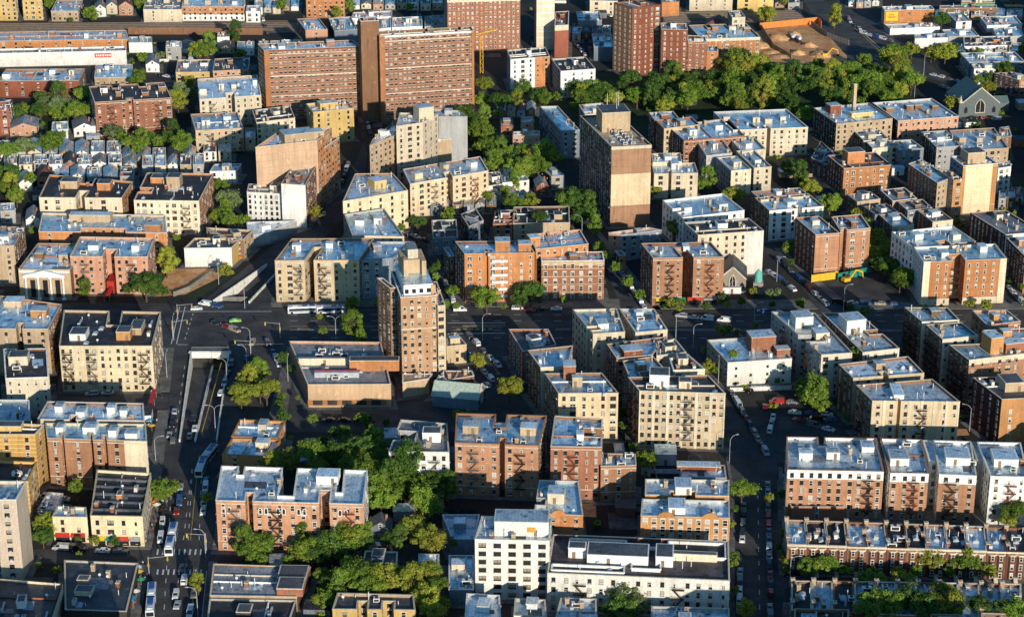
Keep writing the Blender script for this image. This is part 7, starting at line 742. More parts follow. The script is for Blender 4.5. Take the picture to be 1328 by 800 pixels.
# ------------------------------------------------------------------ mesh builder
class MB:
 def __init__(s): s.v = []; s.f = []; s.m = []; s.mats = []
 def mi(s, mat):
  if mat not in s.mats: s.mats.append(mat)
  return s.mats.index(mat)
 def poly(s, pts, mat):
  b = len(s.v); s.v += [tuple(p) for p in pts]; s.f.append(tuple(range(b, b+len(pts)))); s.m.append(s.mi(mat))
 def hexa(s, P, mat, bottom=True):       # P: 4 bottom (ccw), 4 top
  b = len(s.v); s.v += [tuple(p) for p in P]; k = s.mi(mat)
  F = [(4,5,6,7),(0,1,5,4),(1,2,6,5),(2,3,7,6),(3,0,4,7)]
  if bottom: F.append((3,2,1,0))
  for f in F: s.f.append(tuple(b+i for i in f)); s.m.append(k)
 def box(s, x0, x1, y0, y1, z0, z1, mat):
  s.hexa([(x0,y0,z0),(x1,y0,z0),(x1,y1,z0),(x0,y1,z0),(x0,y0,z1),(x1,y0,z1),(x1,y1,z1),(x0,y1,z1)], mat)
 def bar(s, a, b, w, mat):
  a = Vector(a); b = Vector(b); d = (b-a).normalized(); u = d.cross(Vector((0,0,1)))
  if u.length < .01: u = Vector((1,0,0))
  u.normalize(); v = d.cross(u).normalized(); u *= w/2; v *= w/2
  s.hexa([a-u-v, a-u+v, a+u+v, a+u-v, b-u-v, b-u+v, b+u+v, b+u-v], mat)
 def cyl(s, a, b, r0, r1, mat, n=8):
  a = Vector(a); b = Vector(b); d = (b-a).normalized(); u = d.cross(Vector((0,0,1)))
  if u.length < .01: u = Vector((1,0,0))
  u.normalize(); v = d.cross(u).normalized(); k = s.mi(mat); o = len(s.v)
  for c, r in ((a, r0), (b, r1)):
   for i in range(n):
    t = 2*math.pi*i/n; s.v.append(tuple(c+u*math.cos(t)*r+v*math.sin(t)*r))
  for i in range(n):
   j = (i+1) % n; s.f.append((o+i, o+n+i, o+n+j, o+j)); s.m.append(k)
  s.f.append(tuple(o+n+i for i in reversed(range(n)))); s.m.append(k); s.f.append(tuple(o+i for i in range(n))); s.m.append(k)
 def mesh(s, name, smooth=False):
  me = bpy.data.meshes.new(name); me.from_pydata(s.v, [], s.f)
  for m in s.mats: me.materials.append(m)
  me.polygons.foreach_set('material_index', s.m)
  if smooth: me.polygons.foreach_set('use_smooth', [True]*len(s.f))
  me.update(); return me
 def build(s, name, parent=None, loc=(0,0,0), smooth=False):
  o = bpy.data.objects.new(name, s.mesh(name, smooth)); COL.objects.link(o); o.location = loc
  if parent: o.parent = parent
  return o
def inst(name, me, parent, loc, rz=0, sc=None):
 o = bpy.data.objects.new(name, me); COL.objects.link(o); o.location = loc; o.rotation_euler[2] = rz
 if sc: o.scale = sc
 if parent: o.parent = parent
 return o
def empty(name, loc, label, cat, group=None, rz=0):
 o = bpy.data.objects.new(name, None); COL.objects.link(o); o.location = loc; o.rotation_euler[2] = rz
 o.empty_display_size = .5; o['label'] = label; o['category'] = cat
 if group: o['group'] = group
 return o
def struct(o): o['kind'] = 'structure'; return o
def copy_tree(o, parent=None):
 c = o.copy(); COL.objects.link(c); c.parent = parent
 for ch in o.children: copy_tree(ch, c)
 return c
# ------------------------------------------------------------------ window templates
def wtemplate(w, h, frame, fill):
 b = MB(); f = .09
 b.poly([(-w/2,-.02,0),(w/2,-.02,0),(w/2,-.02,h),(-w/2,-.02,h)], glassm)
 if fill == 1: b.poly([(-w/2+f,-.04,h*.5),(w/2-f,-.04,h*.5),(w/2-f,-.04,h-f),(-w/2+f,-.04,h-f)], blindm)
 if fill == 2: b.poly([(-w/2+f,-.04,f),(w/2-f,-.04,f),(w/2-f,-.04,h-f),(-w/2+f,-.04,h-f)], blindm)
 if fill == 5: b.poly([(-w/2+f,-.04,h*.72),(w/2-f,-.04,h*.72),(w/2-f,-.04,h-f),(-w/2+f,-.04,h-f)], blindm); b.poly([(-w/2+f,-.042,f),(-.1,-.042,f),(-.1,-.042,h*.45),(-w/2+f,-.042,h*.45)], curtm)
 if fill == 4: b.poly([(-w/2+f,-.04,h*.3),(w/2-f,-.04,h*.3),(w/2-f,-.04,h-f),(-w/2+f,-.04,h-f)], curtm)
 if fill == 3: b.box(-.35, .35, -.4, -.03, .02, .45, metalm)
 b.box(-w/2-.02, -w/2+f, -.07, 0, 0, h, frame); b.box(w/2-f, w/2+.02, -.07, 0, 0, h, frame)
 b.box(-w/2+f, w/2-f, -.07, 0, h-f, h, frame); b.box(-w/2+f, w/2-f, -.08, 0, h*.5-.05, h*.5+.05, frame)
 if w > 1.5:
  nb = int(w/.9)
  for i in range(1, nb): x = -w/2+w*i/nb; b.box(x-.05, x+.05, -.085, 0, .02, h-.1, frame)
 b.box(-w/2-.12, w/2+.12, -.16, 0, -.13, 0, stone); b.box(-w/2-.08, w/2+.08, -.06, 0, h+.001, h+.18, stone)
 return b
WT = {}
def wmesh(w, h, fr, fill):
 k = (w, h, fr, fill)
 if k not in WT:
  b = wtemplate(w, h, {'w': frwhite, 'b': frbrown, 'd': frdark}[fr], fill); WT[k] = (b.mesh('window'), b)
 return WT[k]
def sp_even(s): return False
def wpick(wk, R):
 if wk == 'dark': return ((1.1,1.7), R.choice('ddb'), R.choice([0,0,0,4,1,3,2]))
 if wk == 'light': return (R.choice([(1.0,1.6),(1.0,1.6)]), 'w', R.choice([0,1,1,2,4,0,3,5]))
 if wk == 'bigwhite': return ((1.5,1.9), 'w', R.choice([1,2,0,4,5]))
 if wk == 'widedark': return ((2.2,1.5), 'd', R.choice([0,0,4,0]))
 if wk == 'ac': return ((1.5,1.5), 'd', R.choice([3,3,0,4]))
 if wk == 'small': return ((.9,1.0), 'd', 0)
 if wk == 'slab': return ((1.5,1.1), 'b', R.choice([0,2,4,4,1,0,0]))
 return ((R.choice([1.15,1.15,1.3]),R.choice([1.7,1.7,1.6])), R.choice('wbbd'), R.choice([0,0,1,4,0,2,3,5]))
PAT = [['s','s','t','s'], ['s','p','s','t'], ['s','s'], ['p','s','t','s','s'], ['s','t','t','s','p']]
FE = {}
def fire_escape(n, sh, mat):
 k = (n, round(sh, 2), mat.name)
 if k in FE: return FE[k]
 b = MB()
 for i in range(n):
  z = i*sh
  b.box(-1.8, 1.8, -1.05, -.02, z, z+.07, mat)
  for zz in (.45, .9): b.box(-1.8, 1.8, -1.07, -1.01, z+zz, z+zz+.05, mat)
  for xx in (-1.8, 1.75): b.box(xx, xx+.06, -1.05, -.02, z+.87, z+.93, mat)
  for j in range(9): x = -1.79+j*.44; b.box(x, x+.04, -1.06, -1.02, z+.07, z+.9, mat)
  if i < n-1:
   a, c = ((-1.3, 1.3) if i % 2 == 0 else (1.3, -1.3))
   for yy in (-.9, -.35):
    b.bar((a, yy, z+.05), (c, yy, z+sh), .13, mat)
   for j in range(1, 9):
    t = j/9; x = a+(c-a)*t; b.box(x-.12, x+.12, -.9, -.35, z+sh*t, z+sh*t+.04, mat)
   b.bar((a, -.95, z+.9), (c, -.95, z+sh+.85), .05, mat)
 FE[k] = b.mesh('fire_escape'); return FE[k]
# ------------------------------------------------------------------ polygons
def inset(P, d):
 n = len(P); out = []
 for i in range(n):
  a = P[i-1]; b = P[i]; c = P[(i+1) % n]
  e1 = (b-a).normalized(); e2 = (c-b).normalized()
  n1 = Vector((-e1.y, e1.x)); n2 = Vector((-e2.y, e2.x))
  m = n1+n2; L = m.length_squared
  out.append(b+m*(2*d/L if L > .3 else d) if L > 0.05 else b+n1*d)
 return out
def footprint(q, o):
 FL, FR, BR, BL = [Vector(p) for p in q]
 P = []; tags = []
 sides = [('F', FL, FR, o.get('nf')), ('R', FR, BR, o.get('nr')), ('K', BR, BL, o.get('nb')), ('L', BL, FL, o.get('nl'))]
 dF = ((BL-FL).normalized()+(BR-FR).normalized()).normalized()
 dR = ((FL-FR).normalized()+(BL-BR).normalized()).normalized()
 inw = {'F': dF, 'K': -dF, 'R': dR, 'L': -dR}
 for tag, a, b, nt in sides:
  P.append(a); 
  if nt:
   if tag in 'KL': nt = [(1-t1, 1-t0, d) for t0, t1, d in reversed(nt)]
   for t0, t1, d in nt:
    d = min(d, .8*((BL-FL).length if tag in 'FK' else (FR-FL).length))
    pa = a.lerp(b, t0); pb = a.lerp(b, t1)
    tags.append(tag); P += [pa, pa+inw[tag]*d, pb+inw[tag]*d, pb]; tags += [tag+'n', tag+'c', tag+'n']
  tags.append(tag)
 return P, tags
ALLW = []     # (root, windows) collected, culled later against the whole town
BV = []; BF = []
def shadow_proxy(P, h, z0=0):
 b = len(BV); n = len(P)
 for p in P: BV.append((p.x, p.y, z0))
 for p in P: BV.append((p.x, p.y, h))
 for i in range(n): j = (i+1) % n; BF.append((b+i, b+j, b+n+j, b+n+i))
 for t in tessellate_polygon([[Vector((p.x, p.y, 0)) for p in P]]): BF.append(tuple(b+n+k for k in t))
BULK = {}
def building(name, label, cat, q, h, f, s, r, o, seed):
 R = random.Random(seed)
 P, tags = footprint(q, o)
 c = sum(P, Vector((0, 0)))/len(P)
 root = empty(name, (c.x, c.y, 0), label, cat, o.get('group'))
 shadow_proxy(P, h)
 L = [p-c for p in P]; n = len(L)
 gable = o.get('gable') or o.get('hip')
 pz = .8 if h > 6 else .45
 hr = h-pz if not gable else h*.68
 top = h if not gable else hr
 FLl, FRl, BRl, BLl = [Vector(p)-c for p in q]
 def uv(u, v): return FLl.lerp(FRl, u).lerp(BLl.lerp(BRl, u), v)
 I = inset(L, .32)
 wb = MB()
 for i in range(n):
  a, b = L[i], L[(i+1) % n]; t = tags[i]
  mat = wallmat(f if t[0] == 'F' else s)  # side walls: own colour, the darkest with shade of unlit faces put in
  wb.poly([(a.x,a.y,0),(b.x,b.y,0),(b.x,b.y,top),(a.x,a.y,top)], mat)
  if not gable:
   a2, b2 = I[i], I[(i+1) % n]
   wb.poly([(b2.x,b2.y,hr),(a2.x,a2.y,hr),(a2.x,a2.y,top),(b2.x,b2.y,top)], wallmat(s if s not in ('slate','dark') else 'grey'))
 wb.build('wall', root)
 rm = roofmat(r)
 if gable:
  rb = MB(); e = .4; w = (FRl-FLl).length; dep = (BLl-FLl).length
  rf = MB()
  if o.get('hip'):
   ra, rc_ = uv(.5, .35), uv(.5, .65)
   if w > dep: ra, rc_ = uv(.35, .5), uv(.65, .5)
   A = [(p.x, p.y, hr) for p in (FLl, FRl, BRl, BLl)]
   r1 = (ra.x, ra.y, h+1); r2 = (rc_.x, rc_.y, h+1)
   if w > dep: FC = [(A[0],A[1],r2,r1),(A[1],A[2],r2),(A[2],A[3],r1,r2),(A[3],A[0],r1)]
   else: FC = [(A[0],A[1],r1),(A[1],A[2],r2,r1),(A[2],A[3],r2),(A[3],A[0],r1,r2)]
   for fc in FC: rf.poly(fc, rm)
  else:      # ridge runs front to back, gable wall faces the street
   g0, g1 = uv(.5, -.03), uv(.5, 1.03); a, b = uv(-.04, -.03), uv(1.04, -.03); c1, d1 = uv(1.04, 1.03), uv(-.04, 1.03)
   for zz, fl in ((0, 1), (-.12, 0)):
    rf.poly([(a.x,a.y,hr-.15+zz),(g0.x,g0.y,h+.15+zz),(g1.x,g1.y,h+.15+zz),(d1.x,d1.y,hr-.15+zz)][::-1], rm)
    rf.poly([(g0.x,g0.y,h+.15+zz),(b.x,b.y,hr-.15+zz),(c1.x,c1.y,hr-.15+zz),(g1.x,g1.y,h+.15+zz)][::-1], rm)
   for a, b, t in ((FLl, FRl, .0), (BRl, BLl, 0)):
    gb = MB(); m = a.lerp(b, .5); gb.poly([(a.x,a.y,hr),(b.x,b.y,hr),(m.x,m.y,h-.02)], wallmat(f)); gb.build('gable_wall', root)
   m = uv(.5, 0); ang = math.atan2((FRl-FLl).y, (FRl-FLl).x)
   inst('window', wmesh(1.1, 1.2, 'w', 0)[0], root, (m.x, m.y, hr+.2), ang)
  rf.build('roof', root)
  m = uv(.78, .5); ch = MB(); ch.box(-.35, .35, -.35, .35, hr, h+1, wallmat('brick')); ch.build('chimney', root, (m.x, m.y, 0))
  if o.get('turret'):
   tb = MB(); m = uv(.93, .05); tb.cyl((m.x,m.y,0),(m.x,m.y,hr+.6),1.6,1.6,wallmat(f),10); tb.cyl((m.x,m.y,hr+.6),(m.x,m.y,h+2.4),1.95,.05,roofmat('dark'),10); tb.build('turret', root)
 else:
  rb = MB(); k = rb.mi(rm); rb.v = [(p.x, p.y, hr) for p in I]
  for t in tessellate_polygon([[Vector((p.x, p.y, 0)) for p in I]]):
   p0, p1, p2 = [I[x] for x in t]
   if (p1-p0).cross(p2-p0) < 0: t = t[::-1]
   rb.f.append(tuple(t)); rb.m.append(k)
  rb.build('roof', root)
  # coping
  cop = o.get('coping'); light = cop or ('cream2' if R.random() < .55 else 'white' if R.random() < .5 else f)
  O = inset(L, -.10); J = inset(L, .42); cb = MB(); cm = wallmat(light)
  for i in range(n):
   j = (i+1) % n
   cb.hexa([(O[i].x,O[i].y,top),(O[j].x,O[j].y,top),(J[j].x,J[j].y,top),(J[i].x,J[i].y,top),
                     (O[i].x,O[i].y,top+.14),(O[j].x,O[j].y,top+.14),(J[j].x,J[j].y,top+.14),(J[i].x,J[i].y,top+.14)], cm)
  cb.build('parapet_coping', root)
 # facade bands, cornice
 if o.get('top') or o.get('low') or o.get('bands') or (f in ('cream','creamy','sand','tanbrick','brick','pinkb') and h > 12):
  sp = []; nmc = 'painted_band' if (o.get('top') or o.get('low')) else 'cornice'
  if o.get('top'): sp.append((top-o['top'][0], top-.02, wallmat(o['top'][1]), .06 if o['top'][0] < 1.2 else .014))
  if o.get('low'): sp.append((0, o['low'][1], wallmat(o['low'][0]), .014))
  if o.get('bands'):
   for q_ in range(1, 5): sp.append((h*q_/5-.15, h*q_/5+.25, wallmat(o['bands']), .05))
  if not sp: sp = [(top-1.0, top-.75, stone, .14), (3.6, 3.85, stone, .1)]
  for i in range(n):
   if tags[i][0] != 'F' and not (o.get('top') and tags[i] == 'Ln'): continue
   if tags[i] == 'Fn': continue
   a, b = L[i], L[(i+1) % n]; e = (b-a).normalized(); nn = Vector((e.y, -e.x))
   for z0, z1, m, d in sp:
    a1 = a+nn*d; b1 = b+nn*d; bb = MB()
    bb.hexa([(a1.x,a1.y,z0),(b1.x,b1.y,z0),(b.x,b.y,z0),(a.x,a.y,z0),(a1.x,a1.y,z1),(b1.x,b1.y,z1),(b.x,b.y,z1),(a.x,a.y,z1)], m); bb.build(nmc, root)
 fd = FRl-FLl; ang = math.atan2(fd.y, fd.x); e = fd.normalized(); nn = Vector((e.y, -e.x)); FLEN = fd.length
 def strip(u0, u1, z0, z1, mat, d, nm):
  b = MB(); a = FLl+e*FLEN*u0; c_ = FLl+e*FLEN*u1; a1 = a+nn*d; c1 = c_+nn*d
  b.hexa([(a1.x,a1.y,z0),(c1.x,c1.y,z0),(c_.x,c_.y,z0),(a.x,a.y,z0),(a1.x,a1.y,z1),(c1.x,c1.y,z1),(c_.x,c_.y,z1),(a.x,a.y,z1)], mat)
  return b.build(nm, root)
 if o.get('patch'): strip(o['patch'][1], o['patch'][2]-.001, .1, top-.03, wallmat(o['patch'][0]), .013, 'painted_bay')
 if o.get('tband'):
  strip(0, 1, h*.27, h*.66, wallmat('sand'), .07, 'painted_band'); strip(-.004, 1.004, top-1.3, top-.05, wallmat('cream'), .12, 'parapet_band')
 if o.get('edges'):
  strip(-.003, .08, 0, top-.2, wallmat(o['edges']), .06, 'corner_strip'); strip(.86, 1.003, 0, top-.2, wallmat(o['edges']), .06, 'corner_strip')
 if o.get('pil'):
  for u in (0, .92): strip(u, u+.08, 0, top+.3, wallmat(o['pil']), .16, 'corner_strip')
 if f == 'sandst':
  nb_ = int(FLEN/4.2)
  for k in range(nb_+1):
   if (k/nb_)*FLEN < .3 and 0: continue
   u = k/nb_; d_ = .45/FLEN
   if o.get('nf') and any(t0-.03 < u < t1+.03 for t0, t1, _ in o['nf']): continue
   strip(max(0, u-d_), min(1, u+d_), .1, top+.25, wallmat('cream'), .17, 'pilaster')
 if o.get('archtop'):
  for u in (.07, .32, .44, .58, .86):
   for s_ in (-.9, .9):
    p = FLl+e*(FLEN*u+s_); b = MB(); z = top-3.9
    b.box(-.75,.75,-.22,-.09,z-.3,z-.1,whitem)
    for xx in (-.72,.5): b.box(xx,xx+.22,-.22,-.09,z-.1,z+1.7,whitem)
    for i in range(6):
     t0, t1 = math.pi*i/6, math.pi*(i+1)/6; b.bar((.62*math.cos(t0),-.15,z+1.7+.6*math.sin(t0)),(.62*math.cos(t1),-.15,z+1.7+.6*math.sin(t1)),.24,whitem)
    b.poly([(-.5,-.1,z-.1),(.5,-.1,z-.1),(.5,-.1,z+1.8),(0,-.1,z+2.2),(-.5,-.1,z+1.8)],glassm)
    b.v = [(X*.82, Y, z+(Z-z)*.82) for X, Y, Z in b.v]; q_ = b.build('arched_window', root, (p.x, p.y, 0)); q_.rotation_euler[2] = ang
 if o.get('stripes'):
  for k in range(1, 9): strip(.02, .98, h*k/9, h*k/9+.5, wallmat('white'), .06, 'painted_band')
 if o.get('slab'):
  strip(-.001, .055, 0, top-.1, wallmat('brown2'), .4, 'brick_pier'); strip(.975, 1.001, 0, top-.1, wallmat('brown2'), .4, 'brick_pier')
  for k in (.33, .62, .93): strip(.06, .97, top*k, top*k+.4, wallmat('cream2'), .12, 'pale_band')
  strip(0, 1, top-.8, top, wallmat('red' if h < 40 else 'white'), .2, 'roof_edge')
 if o.get('ped'):
  k = o['ped']
  for u in ([.5] if k == 1 else [.28, .78]):
   b = MB(); w = .11 if k == 2 else .17; pts = []
   for i in range(13):
    t = i/12; uu = u-w+2*w*t; z = top-.3+1.9*math.sin(math.pi*t)**.8; p = FLl+e*FLEN*uu; pts.append((p, z))
   for (p, z), (p2, z2) in zip(pts, pts[1:]):
    a1, c1 = p+nn*.12, p2+nn*.12; a2, c2 = p-nn*.35, p2-nn*.35
    b.hexa([(a1.x,a1.y,top-.5),(c1.x,c1.y,top-.5),(c2.x,c2.y,top-.5),(a2.x,a2.y,top-.5),(a1.x,a1.y,z),(c1.x,c1.y,z2),(c2.x,c2.y,z2),(a2.x,a2.y,z)], wallmat(f))
   b.build('curved_pediment', root)
 if o.get('balc'):
  b = MB(); p = FLl+e*FLEN*o['balc']
  nst = 6
  for u in (o['balc'], ):
   for i in range(nst):
    z = 2.6+i*3.0
    for w0, w1 in ((-3.2, 3.2),):
     bb = MB(); bb.box(w0, w1, -1.4, -.02, z, z+.15, whitem); bb.box(w0, w1, -1.4, -1.3, z+.15, z+1.1, whitem)
     bb.box(w0, w0+.1, -1.3, -.02, z+.15, z+1.1, whitem); bb.box(w1-.1, w1, -1.3, -.02, z+.15, z+1.1, whitem)
     q_ = bb.build('balcony', root, (p.x, p.y, 0)); q_.rotation_euler[2] = ang
 if o.get('portico'):
  b = MB(); w = FLEN*.72; x0 = FLEN*.5
  def pl(b, nm): q_ = b.build(nm, root, (FLl.x, FLl.y, 0)); q_.rotation_euler[2] = ang
  for i in range(4):
   b = MB(); x = x0-w/2+w*(i+.0)/3*1.0; b.cyl((x,-1.4,.6),(x,-1.4,h-3.2),.45,.38,whitem,12); b.box(x-.75,x+.75,-2.15,-.65,0,.6,whitem); b.box(x-.7,x+.7,-2.1,-.7,h-3.2,h-2.7,whitem); pl(b, 'column')
  b = MB(); b.box(x0-w/2-1, x0+w/2+1, -2.2, -.03, h-2.7, h-1.9, whitem); pl(b, 'entablature')
  b = MB(); zz = h-1.9
  b.hexa([(x0-w/2-1,-2.2,zz),(x0+w/2+1,-2.2,zz),(x0+w/2+1,-.03,zz),(x0-w/2-1,-.03,zz),(x0-.05,-2.2,zz+2.2),(x0+.05,-2.2,zz+2.2),(x0+.05,-.03,zz+2.2),(x0-.05,-.03,zz+2.2)], whitem); pl(b, 'pediment')
  b = MB()
  for i in range(3): x = x0-w/2+w*(i+.5)/3; b.box(x-1, x+1, -.12, -.02, .5, h-4.5, glassm)
  pl(b, 'window')
  b = MB(); b.box(.3, FLEN-.3, -.35, -.03, h-1.2, h-.5, whitem); pl(b, 'cornice')
 if o.get('canopy'):
  b = MB(); b.hexa([(-1.2,-9,2.6),(1.2,-9,2.6),(1.2,0,3.2),(-1.2,0,3.2),(-.1,-9,3.5),(.1,-9,3.5),(.1,0,4.1),(-.1,0,4.1)], simple('red_canvas',(.45,.02,.02),.8))
  for x in (-1.1, 1.1): b.cyl((x,-8.8,0),(x,-8.8,2.7),.05,.05,metalm,6)
  p = FLl+e*FLEN*.495; q_ = b.build('entrance_canopy', root, (p.x, p.y, 0)); q_.rotation_euler[2] = ang
  b = MB(); b.box(-1.5, 1.5, -.3, 8.8, 0, 6, simple('red_paint',(.4,.03,.02),.7)); b.box(-.9,.9,-.34,-.3,0,2.6,glassm); q_ = b.build('entrance_porch', root, (p.x, p.y, 0)); q_.rotation_euler[2] = ang
 if o.get('redawn') or o.get('shops'):
  cols = [(.5,.03,.02)] if o.get('redawn') else [(.65,.45,.02),(.02,.25,.2),(.55,.05,.03),(.3,.3,.32)]
  nsh = 2 if o.get('redawn') else 4
  for i in range(nsh):
   b = MB(); u0 = .05+.9*i/nsh; u1 = u0+.8/nsh; x0, x1 = FLEN*u0, FLEN*u1
   b.hexa([(x0,-1.3,2.5),(x1,-1.3,2.5),(x1,-.03,2.5),(x0,-.03,2.5),(x0,-1.2,2.6),(x1,-1.2,2.6),(x1,-.03,3.5),(x0,-.03,3.5)], simple('awning_%d' % (i+(10 if o.get('redawn') else 0)), cols[i % len(cols)], .8))
   q_ = b.build('awning', root, (FLl.x, FLl.y, 0)); q_.rotation_euler[2] = ang
   b = MB(); b.box(x0, x1, -.1, -.03, .3, 2.4, glassm); q_ = b.build('shop_window', root, (FLl.x, FLl.y, 0)); q_.rotation_euler[2] = ang
 if o.get('sign'):
  b = MB(); b.box(FLEN*.03, FLEN*.27, -.25, -.05, h*.35, h*.9, simple('yellow_sign',(.8,.5,.03),.6)); b.box(FLEN*.07, FLEN*.22, -.27, -.25, h*.55, h*.62, simple('sign_red',(.6,.05,.03),.6)); b.box(FLEN*.09, FLEN*.2, -.27, -.25, h*.7, h*.75, simple('sign_red',(.6,.05,.03),.6))
  q_ = b.build('sign', root, (FLl.x, FLl.y, 0)); q_.rotation_euler[2] = ang
 if o.get('arches'):
  b = MB(); om = simple('arch_line', (.62,.45,.28), .7)
  for k in range(7):
   x0 = FLEN*(k+.1)/7.3; w = FLEN/7.3*.9
   pts = [(x0+w*i/10, 1.0+4.6*(1-((i/5-1)**2))) for i in range(11)]
   for (xa, za), (xb, zb) in zip(pts, pts[1:]): b.bar((xa,-.05,za),(xb,-.05,zb),.14,om)
  b.build('painted_arches', root, (FLl.x, FLl.y, 0)).rotation_euler[2] = ang
  b = MB(); b.box(FLEN*.755, FLEN*.885, -.3, -.05, h-3.6, h-1.2, simple('sign_red',(.6,.05,.03),.6))
  x = FLEN*.765
  for wd in (1.0,.7,.9,.6,.9,.8,1.0,.6,.8,.9,.7):
   b.box(x, x+wd*.8, -.33, -.3, h-2.9, h-1.9, whitem); x += wd*1.22
   if x > FLEN*.875: break
  b.build('sign', root, (FLl.x, FLl.y, 0)).rotation_euler[2] = ang
 if o.get('bow'):
  for u in (.3, .74) if FLEN > 5 else (.5,):
   b = MB(); p = FLl+e*FLEN*u; w = FLEN*.2
   pts = [(-w,0),(-w*.55,-.6),(w*.55,-.6),(w,0)]
   for i in range(3):
    (xa, ya), (xb, yb) = pts[i], pts[i+1]; b.poly([(xa,ya,0),(xb,yb,0),(xb,yb,h-.9),(xa,ya,h-.9)], wallmat(f))
   b.poly([(x,y,h-.9) for x,y in pts], wallmat('cream'))
   for (xa, ya), (xb, yb) in zip(pts, pts[1:]): b.hexa([(xa*1.1,ya*1.15-.02,h-1.3),(xb*1.1,yb*1.15-.02,h-1.3),(xb*.8,yb*.8,h-1.3),(xa*.8,ya*.8,h-1.3),(xa*1.1,ya*1.15-.02,h-.8),(xb*1.1,yb*1.15-.02,h-.8),(xb*.8,yb*.8,h-.8),(xa*.8,ya*.8,h-.8)], wallmat('cream'))
   q_ = b.build('bay', root, (p.x, p.y, 0)); q_.rotation_euler[2] = ang
   for fl in range(3):
    w_ = inst('window', wmesh(.95, 1.7, 'w', R.choice([0,0,1]))[0], q_, (0, -.62, .9+fl*2.9)); 
  b = MB(); p = FLl+e*FLEN*.52
  for i in range(6): b.box(-.6, .6, -1.2-i*.35, -.85-i*.35 if i else -.02, 0, 1.2-i*.2, stone)
  q_ = b.build('stoop', root, (p.x, p.y, 0)); q_.rotation_euler[2] = ang
 if o.get('ridges'):
  for k in range(1, o['ridges']+1):
   v = k/(o['ridges']+1); a, b_ = uv(.02, v), uv(.98, v); b = MB()
   b.bar((a.x,a.y,hr+.35),(b_.x,b_.y,hr+.35),.7,roofmat('dark')); b.build('dividing_wall', root)
 if o.get('courts'):
  for u0, u1, v0, v1 in ((.10,.42,.62,.9),(.46,.62,.2,.75),(.66,.98,.55,.93),(.02,.42,.08,.22)):
   b = MB(); pts = [uv(u0,v0), uv(u1,v0), uv(u1,v1), uv(u0,v1)]
   for i in range(4):
    a, c_ = pts[i], pts[(i+1) % 4]; b.bar((a.x,a.y,hr+.9),(c_.x,c_.y,hr+.9),.5,wallmat('white'))
    b.poly([(a.x,a.y,hr),(c_.x,c_.y,hr),(c_.x,c_.y,hr+.9),(a.x,a.y,hr+.9)], wallmat('white'))
   b.poly([(p.x,p.y,hr+.03) for p in pts], roofmat('black')); b.build('court_parapet', root)
 # ---------------- roof furniture
 W_, D_ = FLEN, (BLl-FLl).length; area = W_*D_
 sang = ang
 def bulk(u, v, w, d, hh, colr, nm='bulkhead'):
  if nm == 'bulkhead' and w < 12: w *= .85; hh *= .82
  p = uv(min(max(u,.03),.97), v); w = min(w, W_*.95); d = min(d, D_*.9); b = MB(); m = wallmat(colr)
  z = hr; b.box(-w/2, w/2, -d/2, d/2, z, z+hh, m); 
  b.box(-w/2-.12, w/2+.12, -d/2-.12, d/2+.12, z+hh+.002, z+hh+.2, wallmat('cream2' if colr != 'white' else 'white'))
  b.box(-w/2+.25, w/2-.25, -d/2+.25, d/2-.25, z+hh+.204, z+hh+.22, roofmat('silver' if r in ('silver','white','blue') else 'dark'))
  q_ = b.build(nm, root, (p.x, p.y, 0)); q_.rotation_euler[2] = sang
  if hh > 2.2:
   dd = MB(); x = R.uniform(-w*.3, w*.3); dd.box(x-.5, x+.5, -d/2-.05, -d/2-.01, z+.05, z+2.1, simple('door_paint',(.25,.16,.1),.6)); q2 = dd.build('door', q_)
   if o.get('bkwin'): 
    ww = MB(); ww.box(w*.1, w*.1+2.6, -d/2-.06, -d/2-.01, z+1.3, z+3, simple('amber_panel',(.6,.3,.05),.4)); ww.build('vent_panel', q_)
  return p
 busy = []
 if not gable:
  bks = o.get('bk')
  if bks is None and area > 90:
   bks = []; nb = o.get('bkn') or max(1, min(4, int(area/260)))
   for i in range(nb):
    u = (i+.5)/nb+R.uniform(-.08, .08); v = R.uniform(.35, .75)
    cc = o.get('bkc') or (R.choice([s, 'cream2', f, 'white']) if s != 'dark' else f)
    bks.append((u, v, R.uniform(2.6, 5), R.uniform(3, 5.5), R.uniform(2.0, 2.9), cc))
  for bk in bks or []: bulk(*bk); busy.append((bk[0], bk[1]))
  if o.get('chim'): u, v, hh = o['chim']; bulk(u, v, 1.6, 1.6, hh, 'tan', 'chimney')
  if area > 90 and o.get('bow') is None:
   for i in range(R.choice([1, 2, 3])):
    u, v = R.uniform(.08, .7), R.uniform(.08, .7); du_, dv_ = R.uniform(2, 7)/W_, R.uniform(2, 7)/D_
    pts = [uv(u,v), uv(u+du_,v), uv(u+du_,v+dv_), uv(u,v+dv_)]
    if u+du_ < .95 and v+dv_ < .95 and all(inside(p, I) for p in pts):
     b = MB(); b.poly([(p.x,p.y,hr+.02+.004*i) for p in pts], roofmat(R.choice(['dark','silver','grey','blue','white']))); b.build('roof_patch', root)
   for i in range(R.choice([0, 0, 1, 1, 2]) if not (o.get('nf') or o.get('nb') or o.get('nl') or o.get('courts')) else 0):
    if R.random() < .5: a, b_ = uv(R.uniform(.3, .7), .03), None; t_ = (a-FLl).dot(e)/FLEN; a, b_ = uv(t_, .02), uv(t_, .98)
    else: t_ = R.uniform(.35, .7); a, b_ = uv(.02, t_), uv(.98, t_)
    b = MB(); b.bar((a.x,a.y,hr+.2),(b_.x,b_.y,hr+.2),.42,wallmat(R.choice(['cream2','white','brick']))); b.build('dividing_wall', root)
